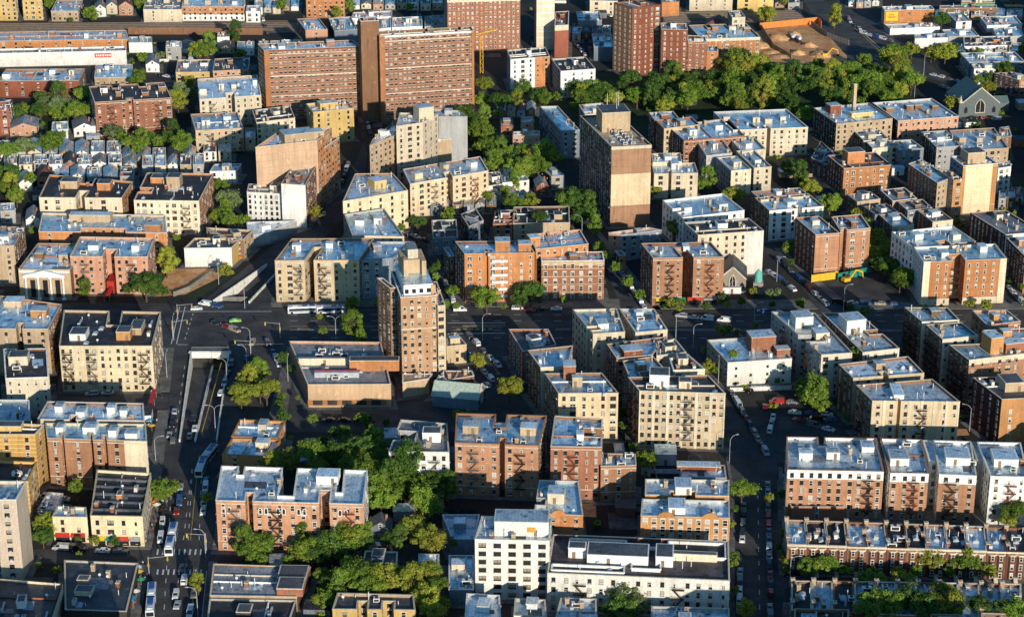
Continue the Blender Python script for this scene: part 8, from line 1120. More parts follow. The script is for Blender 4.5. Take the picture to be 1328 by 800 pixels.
  if area > 60:
   nv = min(17, int(3+area/48))
   for i in range(nv):
    u, v = R.uniform(.07, .93), R.uniform(.1, .9)
    if r == 'none': break
    if any(k in 'nrbl' for k in ()): break
    p = uv(u, v)
    if any(abs(u-b[0])*W_ < 4 and abs(v-b[1])*D_ < 4 for b in busy) or not inside(p, I): continue
    t = R.random(); key = 'vp' if t < .42 else 'ch' if t < .6 else 'sk' if t < .75 else 'ac' if t < .84 else 'ds' if t < .93 else 'du'
    nm = {'vp': 'vent_pipe', 'ch': 'chimney', 'sk': 'skylight', 'ac': 'air_conditioner', 'ds': 'satellite_dish', 'du': 'duct'}[key]
    inst(nm, ROOFM[key][R.randrange(len(ROOFM[key]))], root, (p.x, p.y, hr), sang)
  if o.get('skyl'):
   p = uv(.5, .5); inst('skylight', ROOFM['sk'][0], root, (p.x, p.y, hr), sang)
   p = uv(.06, .25); inst('chimney', ROOFM['ch'][0], root, (p.x, p.y, hr), sang); p = uv(.06, .96); inst('chimney', ROOFM['ch'][1], root, (p.x, p.y, hr), sang)
  if o.get('acs'):
   for i in range(9):
    for k in range(2): p = uv(.42+k*.2, .1+i*.09); inst('air_conditioner', ROOFM['ac'][0], root, (p.x, p.y, hr), sang)
  if o.get('masts'):
   for u, v, hh in ((.5,.75,11),(.62,.6,16),(.75,.7,13)):
    p = uv(u, v); b = MB(); b.cyl((0,0,hr),(0,0,hr+9+hh*.5),.12,.08,whitem,6); b.build('antenna', root, (p.x, p.y, 0))
  if o.get('mach'):
   for i in range(14): p = uv(R.uniform(.15, .6), R.choice([R.uniform(.15, .3), R.uniform(.65, .8)])); inst('air_conditioner', ROOFM['ac'][i % 2], root, (p.x, p.y, hr), sang)
   for i in range(4):
    b = MB(); p = uv(.2+.13*i, .22); b.box(-2, 2, -1.4, 1.4, hr+.2, hr+2.2, metalm); b.box(-2.3, 2.3, -.2, .2, hr+2.2, hr+2.5, simple('red_paint',(.4,.03,.02),.7)); b.build('cooling_unit', root, (p.x, p.y, 0))
   for i in range(16): b = MB(); p = uv(.02+.031*i*1.9, -.012); b.box(-.9,.9,-.1,.1,1.2,3.0,wallmat('dark' if i % 3 else 'orange')); b.build('shop_panel', root, (p.x, p.y, 0))
 if o.get('tower'):
  def tier(u0, u1, v0, v1, z0, z1, m, nm, capm=None):
   b = MB(); pts = [uv(u0,v0), uv(u1,v0), uv(u1,v1), uv(u0,v1)]
   b.hexa([(p.x,p.y,z0) for p in pts]+[(p.x,p.y,z1) for p in pts], m)
   q_ = b.build(nm, root)
   if capm:
    b = MB(); b.poly([(p.x,p.y,z1+.02) for p in pts], capm); b.build('roof', q_)
   return q_
  tier(.12, .92, .12, .97, hr, hr+4.2, wallmat('white'), 'penthouse', roofmat('blue'))
  b = MB()
  for i in range(4): p = uv(.2+i*.2, .115); b.box(p.x-.7, p.x+.7, p.y-.1, p.y-.02, hr+1.0, hr+2.6, glassm)
  b.build('penthouse_window', root)
  tier(.2, .85, .55, .95, hr+4.2, hr+9.5, wallmat('tan'), 'roof_tower')
  tier(.22, .34, .45, .55, hr+4.2, hr+10.5, wallmat('tan'), 'buttress'); tier(.72, .84, .45, .55, hr+4.2, hr+9.8, wallmat('tan'), 'buttress')
  tier(.38, .66, .6, .9, hr+9.5, hr+13, wallmat('cream2'), 'water_tank_house', roofmat('grey'))
  tier(.86, .99, .1, .25, hr, hr+3.8, wallmat('brick2'), 'chimney')
  strip(-.002, 1.002, 21.8, 22.2, stone, .15, 'string_course')
 # ---------------- windows
 nst = o.get('n') or max(1, round(h/3.05)); sh = (top-1.0)/nst if nst > 1 else top-.6
 wins = []
 wk = o.get('wk', 'mix'); spc = o.get('win', 3.1)
 if o.get('slab'): wk = 'slab'; spc = 2.3; nst = round(h/2.65); sh = (top-.8)/nst
 if o.get('leftwin') and o.get('slab') is None and o.get('acs'): nst = 14; sh = (top-1)/nst
 pat = R.choice(PAT)
 if o.get('tower') or sp_even(spc): pat = ['s', 's', 's', 't'] if o.get('tower') else pat
 feu = o.get('fe', [])
 for i in range(n):
  a, b = L[i], L[(i+1) % n]; t = tags[i]; ev = b-a; ln = ev.length
  if ln < 2.0 or t[0] == 'K' and False: continue
  en = ev/ln; out = Vector((en.y, -en.x)); mid = (a+b)/2+c
  if out.dot(-mid.normalized()) < -.12: continue
  sp = spc
  if spc == 99:
   if t[0] == 'R' and o.get('rightwin') or t[0] == 'L' and o.get('leftwin'): sp = 3.0
   else: continue
  if t[0] == 'R' and o.get('rightblank'): continue
  if t == 'Fn' or t == 'Fc': sp = 3.2
  if t[0] in 'LR' and spc != 99: sp = max(3.0, spc if spc < 5 else 4)
  m = max(1, int((ln-.8)/sp)); 
  ea = math.atan2(ev.y, ev.x)
  colk = [pat[j % len(pat)] for j in range(m)]; jit = [R.uniform(-.3, .3) if sp > 2.6 and wk != 'widedark' else 0 for j in range(m)]
  for k in range(nst):
   z = k*sh+1.0 if nst > 1 else 1.0
   if z+1.9 > top: continue
   for j in range(m):
    u = (j+.5)/m+jit[j]/ln; p = a.lerp(b, u)
    if o.get('blankpatch') and t == 'F' and o['patch'][1] < ((p-FLl).dot(e)/FLEN) < o['patch'][2]: continue
    if o.get('edges') and t == 'F': continue
    (w, hh), fr, fi = wpick(wk, R)
    if wk in ('mix', 'light', 'dark') and t[0] == 'F':
     ck = colk[j]
     if ck == 't': w, hh, fi2 = .7, 1.2, 0; 
     elif ck == 'p' and sp > 2.9: w = 2.0
     if ck == 't': hh = 1.2; fi = fi if fi != 3 else 0
    if w > ln*.8 or (wk != 'slab' and R.random() < .025): continue
    if sp < 2.8 and w > 1.3 and wk != 'bigwhite' and wk != 'slab': w = 1.1
    wins.append((p, z, ea, w, hh, fr, fi, out, t))
 if o.get('stagger'): pass
 ALLW.append((root, c, wins))
 for u in feu:
  p = FLl+e*FLEN*u; q_ = inst('fire_escape', fire_escape(nst-1 if nst > 2 else nst, sh, R.choice([rustm, ironm, ironm, greym])), root, (p.x+nn.x*.16, p.y+nn.y*.16, sh+.55), ang)
 if o.get('fel') or o.get('feL'):
  ev = FLl-BLl; ea = math.atan2(ev.y, ev.x); on = Vector((ev.normalized().y, -ev.normalized().x))
  for u in (o.get('fel') or [.3, .75]):
   p = BLl.lerp(FLl, u)
   if not any((p-(L[i]+(L[(i+1)%n]-L[i])*.5)).length < (L[(i+1)%n]-L[i]).length*.5+.1 for i in range(n) if tags[i] == 'L'): continue
   inst('fire_escape', fire_escape(nst-1, sh, ironm), root, (p.x+on.x*.16, p.y+on.y*.16, sh+.55), ea)
 return root
def inside(p, P):
 n = len(P); c = False; j = n-1
 for i in range(n):
  if (P[i].y > p.y) != (P[j].y > p.y) and p.x < (P[j].x-P[i].x)*(p.y-P[i].y)/(P[j].y-P[i].y)+P[i].x: c = not c
  j = i
 return c
# shared roof pieces
ROOFM = {'vp': [], 'ch': [], 'sk': [], 'ac': [], 'ds': [], 'du': []}
b = MB(); b.cyl((0,0,0),(0,0,1.1),.04,.04,metalm,5); b.cyl((0,.05,1.1),(0,-.12,1.25),.06,.42,whitem,10); ROOFM['ds'].append(b.mesh('satellite_dish'))
b = MB(); b.box(-.3,.3,-2.4,2.4,.3,.8,metalm); b.box(-.5,.5,-2.9,-2.2,0,1.2,metalm); b.box(-.25,.25,2.0,2.4,0,.3,metalm); ROOFM['du'].append(b.mesh('duct'))
for hgt in (.9, 1.5, 2.4): b = MB(); b.cyl((0,0,0),(0,0,hgt),.11,.11,whitem,6); b.cyl((0,0,hgt),(0,0,hgt+.2),.2,.05,metalm,6); ROOFM['vp'].append(b.mesh('vent_pipe'))
for cc, w, d, hgt in (('brick', .55, .9, 1.5), ('tan', .6, .6, 1.9), ('white', .5, 1.1, 1.3)): b = MB(); b.box(-w,w,-d,d,0,hgt,wallmat(cc)); b.box(-w-.1,w+.1,-d-.1,d+.1,hgt+.002,hgt+.16,stone); b.cyl((0,0,hgt+.16),(0,0,hgt+.5),.16,.16,wallmat('brick'),6); ROOFM['ch'].append(b.mesh('chimney'))
for w, d in ((.9, 1.3), (.7, .8)):
 b = MB(); b.box(-w,w,-d,d,0,.45,metalm); b.hexa([(-w,-d,.452),(w,-d,.452),(w,d,.452),(-w,d,.452),(-w*.15,-d*.8,.85),(w*.15,-d*.8,.85),(w*.15,d*.8,.85),(-w*.15,d*.8,.85)], simple('skylight_glass',(.35,.42,.48),.2,.6)); ROOFM['sk'].append(b.mesh('skylight'))
for w, hgt in ((.9, 1.3), (1.4, 1.6)): b = MB(); b.box(-w,w,-.8,.8,.2,hgt,whitem); b.cyl((0,0,hgt),(0,0,hgt+.15),.5,.5,ironm,10); b.box(-w*.8,w*.8,-.6,.6,0,.2,ironm); b.box(-w*.8,w*.8,-.82,-.8,.4,hgt-.2,ironm); ROOFM['ac'].append(b.mesh('air_conditioner'))
CATS = dict(apartment_building='apartment block', house='house', row_house='row house', tower_block='tower block', warehouse='warehouse', school='school',
   shop_building='shop building', bank='bank', garage='garage', clinic='clinic', row_building='corner building')
FEET = []
for i, (nm, lb, q, h, f, s, r, *o) in enumerate(BUILD):
 nm = KINDS[nm]; o = o[0] if o else {}
 if isinstance(lb, tuple):        # the small houses of the rows: rank, colour, row
  o = dict(gable=o.get('gable'), group='little houses in '+PH[lb[2]], bk=[], n=2, win=2.6); lb = f'{PH[lb[0]]} house from left, {lb[1]}, in {PH[lb[2]]}'
 FEET.append([Vector(p) for p in q])
 building(nm, lb, CATS[nm], q, h, f, s, r, o, i*7+3)
# blocks standing just outside the two sides of the picture
ORDW = 'first second third fourth fifth sixth seventh eighth ninth tenth eleventh twelfth thirteenth fourteenth fifteenth sixteenth'.split()
RE = random.Random(8); OC = ['tan', 'brick', 'cream', 'tanbrick', 'redbrown', 'sand']
for side, sn in ((1, 'right'), (-1, 'left')):
 y = 560; k = 0
 while y < 1330 and k < 16:
  d = RE.uniform(24, 42); dep = (y)*math.cos(PITCH)+307*math.sin(PITCH); x = side*(dep*.2465+14); w = RE.uniform(28, 44)
  if side < 0: x -= w
  c = OC[(k*5+(side > 0)*3) % 6]; hh = RE.uniform(11, 18)
  q = [(x, y), (x+w, y+RE.uniform(-1, 1)), (x+w+3, y+d), (x+3, y+d)]
  if not (375 < 0) and not (690 < y+d and y < 770):
   building('apartment_building', f'{c} block just outside the {sn} edge, {ORDW[k]} from the front', 'apartment block', q, hh, c, 'brown', RE.choice(['silver', 'blue', 'dark', 'black']), {'group': 'blocks outside the picture edges'}, 900+k)
   FEET.append([Vector(p) for p in q]); k += 1
  y += d+RE.uniform(12, 22)
# ------------------------------------------------------------------ windows, once the whole town stands
bvh = BVHTree.FromPolygons([Vector(v) for v in BV], BF)
VIEWS = [CAM, CAM+Vector((-30, 0, 0)), CAM+Vector((30, 0, 0)), CAM+Vector((0, 0, 12))]
def seen(P):
 for vp in VIEWS:
  d = P-vp; L = d.length; hit = bvh.ray_cast(vp, d/L, L-.25)
  if hit[0] is None: return True
 return False
NW = 0
for root, c, wins in ALLW:
 keep = []
 for w in wins:
  p, z, ea, ww, hh, fr, fi, out, t = w
  P = Vector((p.x+c.x+out.x*.3, p.y+c.y+out.y*.3, z+hh*.8))
  # inside the picture, with some margin for a camera a step aside
  d = P-CAM; dep = d.y*math.cos(PITCH)-d.z*math.sin(PITCH)
  X = d.x/dep*2700; Y = (d.y*math.sin(PITCH)+d.z*math.cos(PITCH))/dep*2700
  if abs(X) > 760 or abs(Y) > 470 or not seen(P): continue
  keep.append(w)
 keep.sort(key=lambda w: w[0].y-w[1]*.01)
 for w in keep[:100]:
  p, z, ea, ww, hh, fr, fi, out, t = w
  inst('window', wmesh(ww, hh, fr, fi)[0], root, (p.x, p.y, z), ea); NW += 1
 if len(keep) > 100:
  mb = MB()
  for p, z, ea, ww, hh, fr, fi, out, t in keep[100:]:
   tb = wmesh(ww, hh, fr, fi)[1]; base = len(mb.v); ca, sa = math.cos(ea), math.sin(ea)
   mb.v += [(p.x+x*ca-y*sa, p.y+x*sa+y*ca, z+zz) for x, y, zz in tb.v]
   mp = [mb.mi(m) for m in tb.mats]
   mb.f += [tuple(base+k for k in f) for f in tb.f]; mb.m += [mp[k] for k in tb.m]
  o = mb.build('window_rows', root); o['kind'] = 'stuff'
print('windows', NW)
# ------------------------------------------------------------------ ground, roads
def sheet(name, rings, z, mat, kerb=0):
 rs = [[Vector((x, y, 0)) for x, y in r] for r in rings]
 flat = [p for r in rs for p in r]; b = MB(); k = b.mi(mat); b.v = [(p.x, p.y, z) for p in flat]
 for t in tessellate_polygon(rs):
  p0, p1, p2 = [flat[x] for x in t]
  if (p1-p0).cross(p2-p0).z < 0: t = t[::-1]
  b.f.append(tuple(t)); b.m.append(k)
 if kerb:
  r = rings[0]; km = simple('kerb_stone', (.22,.21,.2), .8)
  for i in range(len(r)):
   a, c = r[i], r[(i+1) % len(r)]; b.poly([(a[0],a[1],z-kerb),(c[0],c[1],z-kerb),(c[0],c[1],z),(a[0],a[1],z)], km)
 return struct(b.build(name))
def groundmat(name, lo, hi, s1=.05, s2=.8):
 t = NT(name); t.b.inputs['Roughness'].default_value = .9
 col = t.mix(t.ramp(t.noise(s1, detail=5), [(.35, 0.0), (.65, 1.0)]), lo, hi)
 col = t.mix(1.0, col, t.ramp(t.noise(s2, detail=5), [(.3, .7), (.7, 1.2)]), 'MULTIPLY')
 t.l(col, t.b.inputs['Base Color']); return t.m
gm = groundmat('ground_mat', (.02,.02,.02), (.045,.04,.036), .03)
asph = groundmat('asphalt', (.042,.042,.045), (.085,.08,.08), .12, 1.2)
pavm = groundmat('pavement', (.12,.112,.10), (.22,.205,.185), .2, 1.2)
concy = groundmat('yard_concrete', (.08,.075,.07), (.16,.145,.13), .3, 1.0)
dirtm = groundmat('dirt', (.55,.24,.09), (.72,.42,.20), .12, .6)
grassm = groundmat('grass', (.018,.035,.012), (.035,.055,.018), .1, 2)
railm = groundmat('rail_bed', (.14,.11,.085), (.26,.20,.15), .3, 3)
sheet('ground', [[(-3000,-400),(3000,-400),(3000,9000),(-3000,9000)]]+HOLES, 0, gm)
for nm, ring, z, mk, kb, hl in SHEETS:
 sheet(nm, [ring]+(HOLES if hl else []), z, {'a': asph, 'p': pavm, 'd': dirtm, 'g': grassm, 'r': railm, 'y': concy}[mk], kb)
KC = [[Vector(p) for p in r] for r in KEEP_CLEAR]
FB = [(min(p.x for p in P), max(p.x for p in P), min(p.y for p in P), max(p.y for p in P), P) for P in FEET+KC]
def free(x, y, m):
 for x0, x1, y0, y1, P in FB:
  if x < x0-m or x > x1+m or y < y0-m or y > y1+m: continue
  for dx in (-m, 0, m):
   for dy in (-m, 0, m):
    if inside(Vector((x+dx, y+dy)), P): return False
 return True
def in_view():
 y = 530+800*RG.random()**1.3; return RG.uniform(-.27, .27)*(y+120), y
RG = random.Random(12); SHRUBS = []; YD = []
while len(SHRUBS) < 460:
 x, y = in_view()
 if free(x, y, .8): SHRUBS.append((x, y, RG.uniform(.5, 1.4), RG.uniform(.7, 1.7), RG.choice('ggdy')))
for _ in range(6000):
 x, y = in_view()
 if len(YD) < 120 and free(x, y, 4) and all((x-a)**2+(y-c)**2 > 140 for a, c in YD):
  w, d = RG.uniform(2.5, 7), RG.uniform(2.5, 6); YD.append((x, y)); i = len(YD)
  sheet('yard', [[(x-w, y-d), (x+w, y-d+RG.uniform(-1, 1)), (x+w, y+d), (x-w, y+d)]], .05+.004*(i % 8), (concy, grassm, concy, dirtm)[i % 4 if i % 8 < 7 else 0])
ab = MB(); km_ = ab.mi(pavm)
for i, P in enumerate(FEET):                # paved strip round the foot of every building
 A_ = sum((P[k].cross(P[(k+1) % 4]) for k in range(4)))
 if A_ < 0: continue
 O_ = inset(P, -2.2); z_ = .08+.002*(i % 24); b0 = len(ab.v)
 ab.v += [(p.x, p.y, z_) for p in O_]+[(p.x, p.y, z_) for p in P]
 for k in range(4):
  j = (k+1) % 4; ab.f.append((b0+k, b0+j, b0+4+j, b0+4+k)); ab.m.append(km_)
struct(ab.build('paved_strip'))
# paint
wp = simple('road_paint_white', (.7,.69,.66), .8); yp = simple('road_paint_yellow', (.6,.4,.05), .8)
def strip_line(b, a, c, w, m, z, dash=0, gap=0):
 a = Vector(a); c = Vector(c); L = (c-a).length; e = (c-a)/L; n = Vector((-e.y, e.x))*w/2; t = 0
 while t < L:
  t1 = min(L, t+dash) if dash else L; p, q = a+e*t, a+e*t1
  b.poly([(p.x-n.x,p.y-n.y,z),(q.x-n.x,q.y-n.y,z),(q.x+n.x,q.y+n.y,z),(p.x+n.x,p.y+n.y,z)][::-1], m)
  t = t1+gap if dash else L+1
b = MB()
for a, c, w, m, dash, gap in LINES: strip_line(b, a, c, w, wp if m == 'w' else yp, .055, dash, gap)
struct(b.build('road_markings'))
# underpass: ramp floors, retaining walls, portal
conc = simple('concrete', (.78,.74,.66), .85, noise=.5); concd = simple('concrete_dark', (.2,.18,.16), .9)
for hi_, (ring, d0, d1) in enumerate(zip(HOLES, [(0, -5.6, -5.6, 0), (-5.6, -5.6, 0, 0)], [0, 0])):
 pass
def ramp(ring, deep_far, name):
 A, B, C, D = [Vector(p) for p in ring]     # near-left, near-right, far-right, far-left
 zn, zf = (0, -5.6) if deep_far else (-5.6, 0)
 b = MB(); b.poly([(A.x,A.y,zn-.01),(B.x,B.y,zn-.01),(C.x,C.y,zf-.01),(D.x,D.y,zf-.01)], asph); struct(b.build('ramp_road'))
 rt = empty('retaining_wall', (A.x, A.y, 0), name[0], 'retaining wall')
 b = MB()
 for p, q, zp, zq in ((A, D, zn, zf), (B, C, zn, zf)):
  e = (q-p).normalized(); nrm = Vector((-e.y, e.x))*.25
  P1, P2, Q1, Q2 = p-nrm, p+nrm, q-nrm, q+nrm
  bb = MB(); bb.hexa([(v.x-A.x, v.y-A.y, z) for v, z in ((P1,zp-.3),(Q1,zq-.3),(Q2,zq-.3),(P2,zp-.3))][::-1]+[(v.x-A.x, v.y-A.y, 1.05) for v in (P1, Q1, Q2, P2)][::-1], conc)
  bb.build('parapet_wall', rt)
 return rt
r1 = ramp(HOLES[0], True, ['pale concrete walls lining the near underpass ramp of the wide road'])
r2 = ramp(HOLES[1], False, ['pale concrete walls lining the far underpass ramp beyond the crossing'])
A, B, C, D = [Vector(p) for p in HOLES[0]]
# median wall on the near ramp
m0 = A.lerp(B, .42); m1 = D.lerp(C, .55); mw = MB()
e = (m1-m0).normalized(); nr = Vector((-e.y, e.x))*.35
mw.hexa([(v.x-m0.x, v.y-m0.y, z) for v, z in ((m0-nr,-.1),(m0+nr,-.1),(m1+nr,-5.7),(m1-nr,-5.7))]+[(v.x-m0.x, v.y-m0.y, z) for v, z in ((m0-nr,.9),(m0+nr,.9),(m1+nr,-4.6),(m1-nr,-4.6))], conc)
o = mw.build('median_barrier', None, (m0.x, m0.y, 0)); o['label'] = 'narrow concrete divider wall between the two lanes down the near ramp'; o['category'] = 'barrier'
# portal beam, railing and the dark bore
pt = empty('tunnel_portal', (D.x, D.y, 0), 'pale concrete portal beam with railing over the near underpass mouth', 'tunnel portal')
e = (C-D).normalized(); nn = Vector((-e.y, e.x))
def pb(x0, x1, y0, y1, z0, z1, mat, nm):
 b = MB(); L = (C-D).length
 P = [D+e*x0-nn*y0, D+e*x1-nn*y0, D+e*x1+nn*y1, D+e*x0+nn*y1]
 b.hexa([(p.x-D.x, p.y-D.y, z0) for p in P]+[(p.x-D.x, p.y-D.y, z1) for p in P], mat); return b.build(nm, pt)
L = (C-D).length
pb(-.8, L+.8, .8, .6, -1.5, 1.0, conc, 'beam')
for k in range(9): pb(L*k/8-.06, L*k/8+.06, -.9, 1.02, 1.0, 2.3, frdark, 'railing_post')
pb(0, L, -.92, 1.0, 2.2, 2.3, metalm, 'railing'); pb(0, L, -.92, 1.0, 1.6, 1.66, metalm, 'railing')
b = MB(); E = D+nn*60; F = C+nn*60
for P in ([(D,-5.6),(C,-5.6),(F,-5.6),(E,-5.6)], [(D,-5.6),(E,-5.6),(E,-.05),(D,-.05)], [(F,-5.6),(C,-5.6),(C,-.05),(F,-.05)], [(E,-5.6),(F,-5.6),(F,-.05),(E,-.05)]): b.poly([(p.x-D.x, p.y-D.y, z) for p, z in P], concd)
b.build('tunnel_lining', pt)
# ------------------------------------------------------------------ trees
def leafmat(name, a, b_, c):
 t = NT(name); t.b.inputs['Roughness'].default_value = .55; t.b.inputs['Specular IOR Level'].default_value = .25
 ge = t.n('ShaderNodeNewGeometry'); oi = t.n('ShaderNodeObjectInfo')
 col = t.mix(t.ramp(ge.outputs['Random Per Island'], [(0.0, 0.0), (1.0, 1.0)]), a, b_)
 col = t.mix(t.ramp(t.noise(.5, detail=2), [(.4, 0.0), (.7, .8)]), col, c)
 hs = t.n('ShaderNodeHueSaturation'); mr = t.n('ShaderNodeMapRange'); mr.inputs[3].default_value = .85; mr.inputs[4].default_value = 1.5
 t.l(oi.outputs['Random'], mr.inputs[0]); t.l(mr.outputs[0], hs.inputs['Value']); t.l(col, hs.inputs['Color']); t.l(hs.outputs[0], t.b.inputs['Base Color'])
 tr = t.n('ShaderNodeBsdfTranslucent'); t.l(hs.outputs[0], tr.inputs[0]); mx = t.n('ShaderNodeMixShader'); mx.inputs[0].default_value = .36
 t.l(t.b.outputs[0], mx.inputs[1]); t.l(tr.outputs[0], mx.inputs[2]); t.l(mx.outputs[0], t.t.nodes['Material Output'].inputs[0]); return t.m
LM = dict(g=leafmat('leaves_green', (.08,.16,.02), (.20,.30,.04), (.27,.33,.04)), d=leafmat('leaves_dark', (.045,.10,.02), (.09,.17,.03), (.15,.22,.035)),
          y=leafmat('leaves_yellow', (.18,.23,.025), (.36,.38,.05), (.32,.28,.045)), p=leafmat('leaves_pale', (.17,.23,.09), (.26,.32,.14), (.12,.19,.05)))
barkm = simple('bark', (.10,.07,.05), .9)
def crown(seed, shape, n=2600, leaf=.085):      # unit crown, radius 1, base at z=-.8
 R = random.Random(seed); b = MB(); cl = []
 nb = 38 if shape != 'tall' else 28
 for i in range(nb):
  while 1:
   x, y, z = R.uniform(-1,1), R.uniform(-1,1), R.uniform(-1,1)
   d = x*x+y*y+z*z
   if .10 < d < 1: break
  s = .72
  if shape == 'wide': p = Vector((x*s*1.1, y*s*1.1, z*.5))
  elif shape == 'tall': p = Vector((x*.55, y*.55, z*.85))
  elif shape == 'fan': a = R.uniform(0, 6.28); q = R.uniform(.2, .85); p = Vector((math.cos(a)*q, math.sin(a)*q, .55-q*.6+R.uniform(-.25,.2)))
  else: p = Vector((x*s, y*s, z*.68))
  cl.append((p, R.choice([R.uniform(.10, .2), R.uniform(.15, .34)])))
 for i in range(n):
  c, r = R.choice(cl); d = Vector((R.gauss(0,1), R.gauss(0,1), R.gauss(0,1))).normalized()
  p = c+Vector((d.x*r, d.y*r, d.z*r*.8))*(R.random()**.3)*(1 if R.random() > .14 else R.uniform(1.1, 1.7)); nrm = (d+Vector((R.gauss(0,.5), R.gauss(0,.5), R.gauss(.3,.5)))).normalized()
  u = nrm.cross(Vector((R.gauss(0,1), R.gauss(0,1), R.gauss(0,1)))).normalized(); v = nrm.cross(u); s = leaf*R.uniform(.6, 1.25); u *= s; v *= s*R.uniform(.5, .9)
  b.poly([p-u, p-v*.9, p+u, p+v], LM['g'])
 # branches
 k = b.mi(barkm)
 for c, r in cl[:12]: b.cyl((0,0,-.75), c*.85, .035, .012, barkm, 4)
 return b
CRW = {}
SH = ['round', 'wide', 'round', 'tall', 'fan', 'round']
for si in range(6):
 bm_ = crown(si*11+1, SH[si], 6500, .056)
 for tone in 'gdyp':
  me = bm_.mesh('crown'); me.materials[0] = LM[tone]; CRW[si, tone] = me
tk = MB(); tk.cyl((0,0,-.05),(0,0,.55),.055,.04,barkm,7); tk.cyl((0,0,.55),(.05,.03,1.0),.04,.025,barkm,6)
for a in range(4): t = a*1.6+.3; tk.cyl((0,0,.6+.07*a),(math.cos(t)*.4,math.sin(t)*.4,1.0+.1*a),.025,.01,barkm,5)
TRM = tk.mesh('trunk')
def label_of(l):       # (what and where, landmark, rank) as indices into the phrase table
 return l if isinstance(l, str) else (PH[l[0]]+' '+PH[l[1]]+(', '+PH[l[2]] if PH[l[2]] else ''))
for i, (x, y, zc, r, tone, label, *shp) in enumerate(TREES):
 label = label_of(label)
 R = random.Random(i); rt = empty('tree', (x, y, 0), label, 'tree', 'trees between the buildings', R.uniform(0, 6.28))
 si = R.randrange(6)
 hz = r*R.uniform(.85, 1.05)*(1.25 if SH[si] == 'tall' else 1)
 inst('crown', CRW[si, tone], rt, (0, 0, zc), 0, (r*1.28*R.uniform(.88, 1.14), r*1.28*R.uniform(.88, 1.14), hz*1.22))
 inst('trunk', TRM, rt, (0, 0, 0), 0, (zc, zc, zc))
# the smaller, farther trees and the shrubs of the yards, beyond the three hundred individual ones
def joined(name, L, leafn, leafs, label_, cat_):
 tm = [crown(100+k, SH[k % 4], leafn, leafs) for k in range(4)]; V = []; F = []; M = []
 mats = [barkm]+[LM[k] for k in 'gdyp']; R = random.Random(4)
 for x, y, zc, r, tone in L:
  t = R.choice(tm); b0 = len(V); a = R.uniform(0, 6.28); ca, sa = math.cos(a)*r*1.28, math.sin(a)*r*1.28
  V += [(x+X*ca-Y*sa, y+X*sa+Y*ca, max(zc+Z*r*1.15, .05)) for X, Y, Z in t.v]
  F += [tuple(b0+k for k in f) for f in t.f]; lm = 1+'gdyp'.index(tone); bi = t.mats.index(barkm); M += [0 if k == bi else lm for k in t.m]
 me = bpy.data.meshes.new(name); me.from_pydata(V, [], F)
 for m in mats: me.materials.append(m)
 me.polygons.foreach_set('material_index', M); o = bpy.data.objects.new(name, me); COL.objects.link(o); o['kind'] = 'stuff'; o['label'] = label_; o['category'] = cat_
joined('distant_trees', FARTREES, 900, .13, 'smaller trees of the park and yards merging into one canopy', 'trees')
joined('shrubs', SHRUBS, 160, .26, 'low shrubs and weeds growing in the yards between the blocks', 'shrubs')
# sheds and fences in the yards
for i, (x, y, w, d, h, rz, c, r, label) in enumerate(SHEDS):
 rt = empty('shed', (x, y, 0), label_of(label), 'shed', 'low sheds in the back yards', rz)
 b = MB(); b.box(-w/2, w/2, -d/2, d/2, 0, h, wallmat(c)); b.build('wall', rt)
 b = MB(); b.hexa([(-w/2-.2,-d/2-.2,h+.002),(w/2+.2,-d/2-.2,h+.002),(w/2+.2,d/2+.2,h+.002),(-w/2-.2,d/2+.2,h+.002),(-w/2-.2,-d/2-.2,h+.15),(w/2+.2,-d/2-.2,h+.15),(w/2+.2,d/2+.2,h+.5),(-w/2-.2,d/2+.2,h+.5)], roofmat(r)); b.build('roof', rt)
 b = MB(); b.box(-.5,.5,-d/2-.05,-d/2-.01,.05,2.1,frbrown); b.build('door', rt)
for i, (x, y, L, rz, c, label) in enumerate(FENCES):
 b = MB(); b.box(0, L, -.05, .05, .1, 1.8, wallmat(c))
 for k in range(int(L/3)+1): b.box(k*3-.08, k*3+.08, -.1, .1, 0, 1.95, wallmat(c))
 o = b.build('fence', None, (x, y, 0)); o.rotation_euler[2] = rz; o['label'] = label_of(label); o['category'] = 'fence'; o['group'] = 'fences between the back yards'
for x, y, r, h in HEAPS:
 b = MB(); n = 12; b.v = [(0, 0, h)]; R = random.Random(int(x))
 for q, zz in ((.45, .7), (.8, .3), (1, 0)):
  b.v += [(math.cos(k*6.283/n)*r*q*R.uniform(.8, 1.15), math.sin(k*6.283/n)*r*q*R.uniform(.8, 1.15), h*zz*R.uniform(.8, 1.1)) for k in range(n)]
 k0 = b.mi(dirtm)
 for k in range(n):
  j = (k+1) % n; b.f.append((0, 1+k, 1+j)); b.m.append(k0)
  for q in (0, 1): b.f.append((1+q*n+k, 1+(q+1)*n+k, 1+(q+1)*n+j, 1+q*n+j)); b.m.append(k0)
 struct(b.build('spoil_heap', None, (x, y, 0.03)))
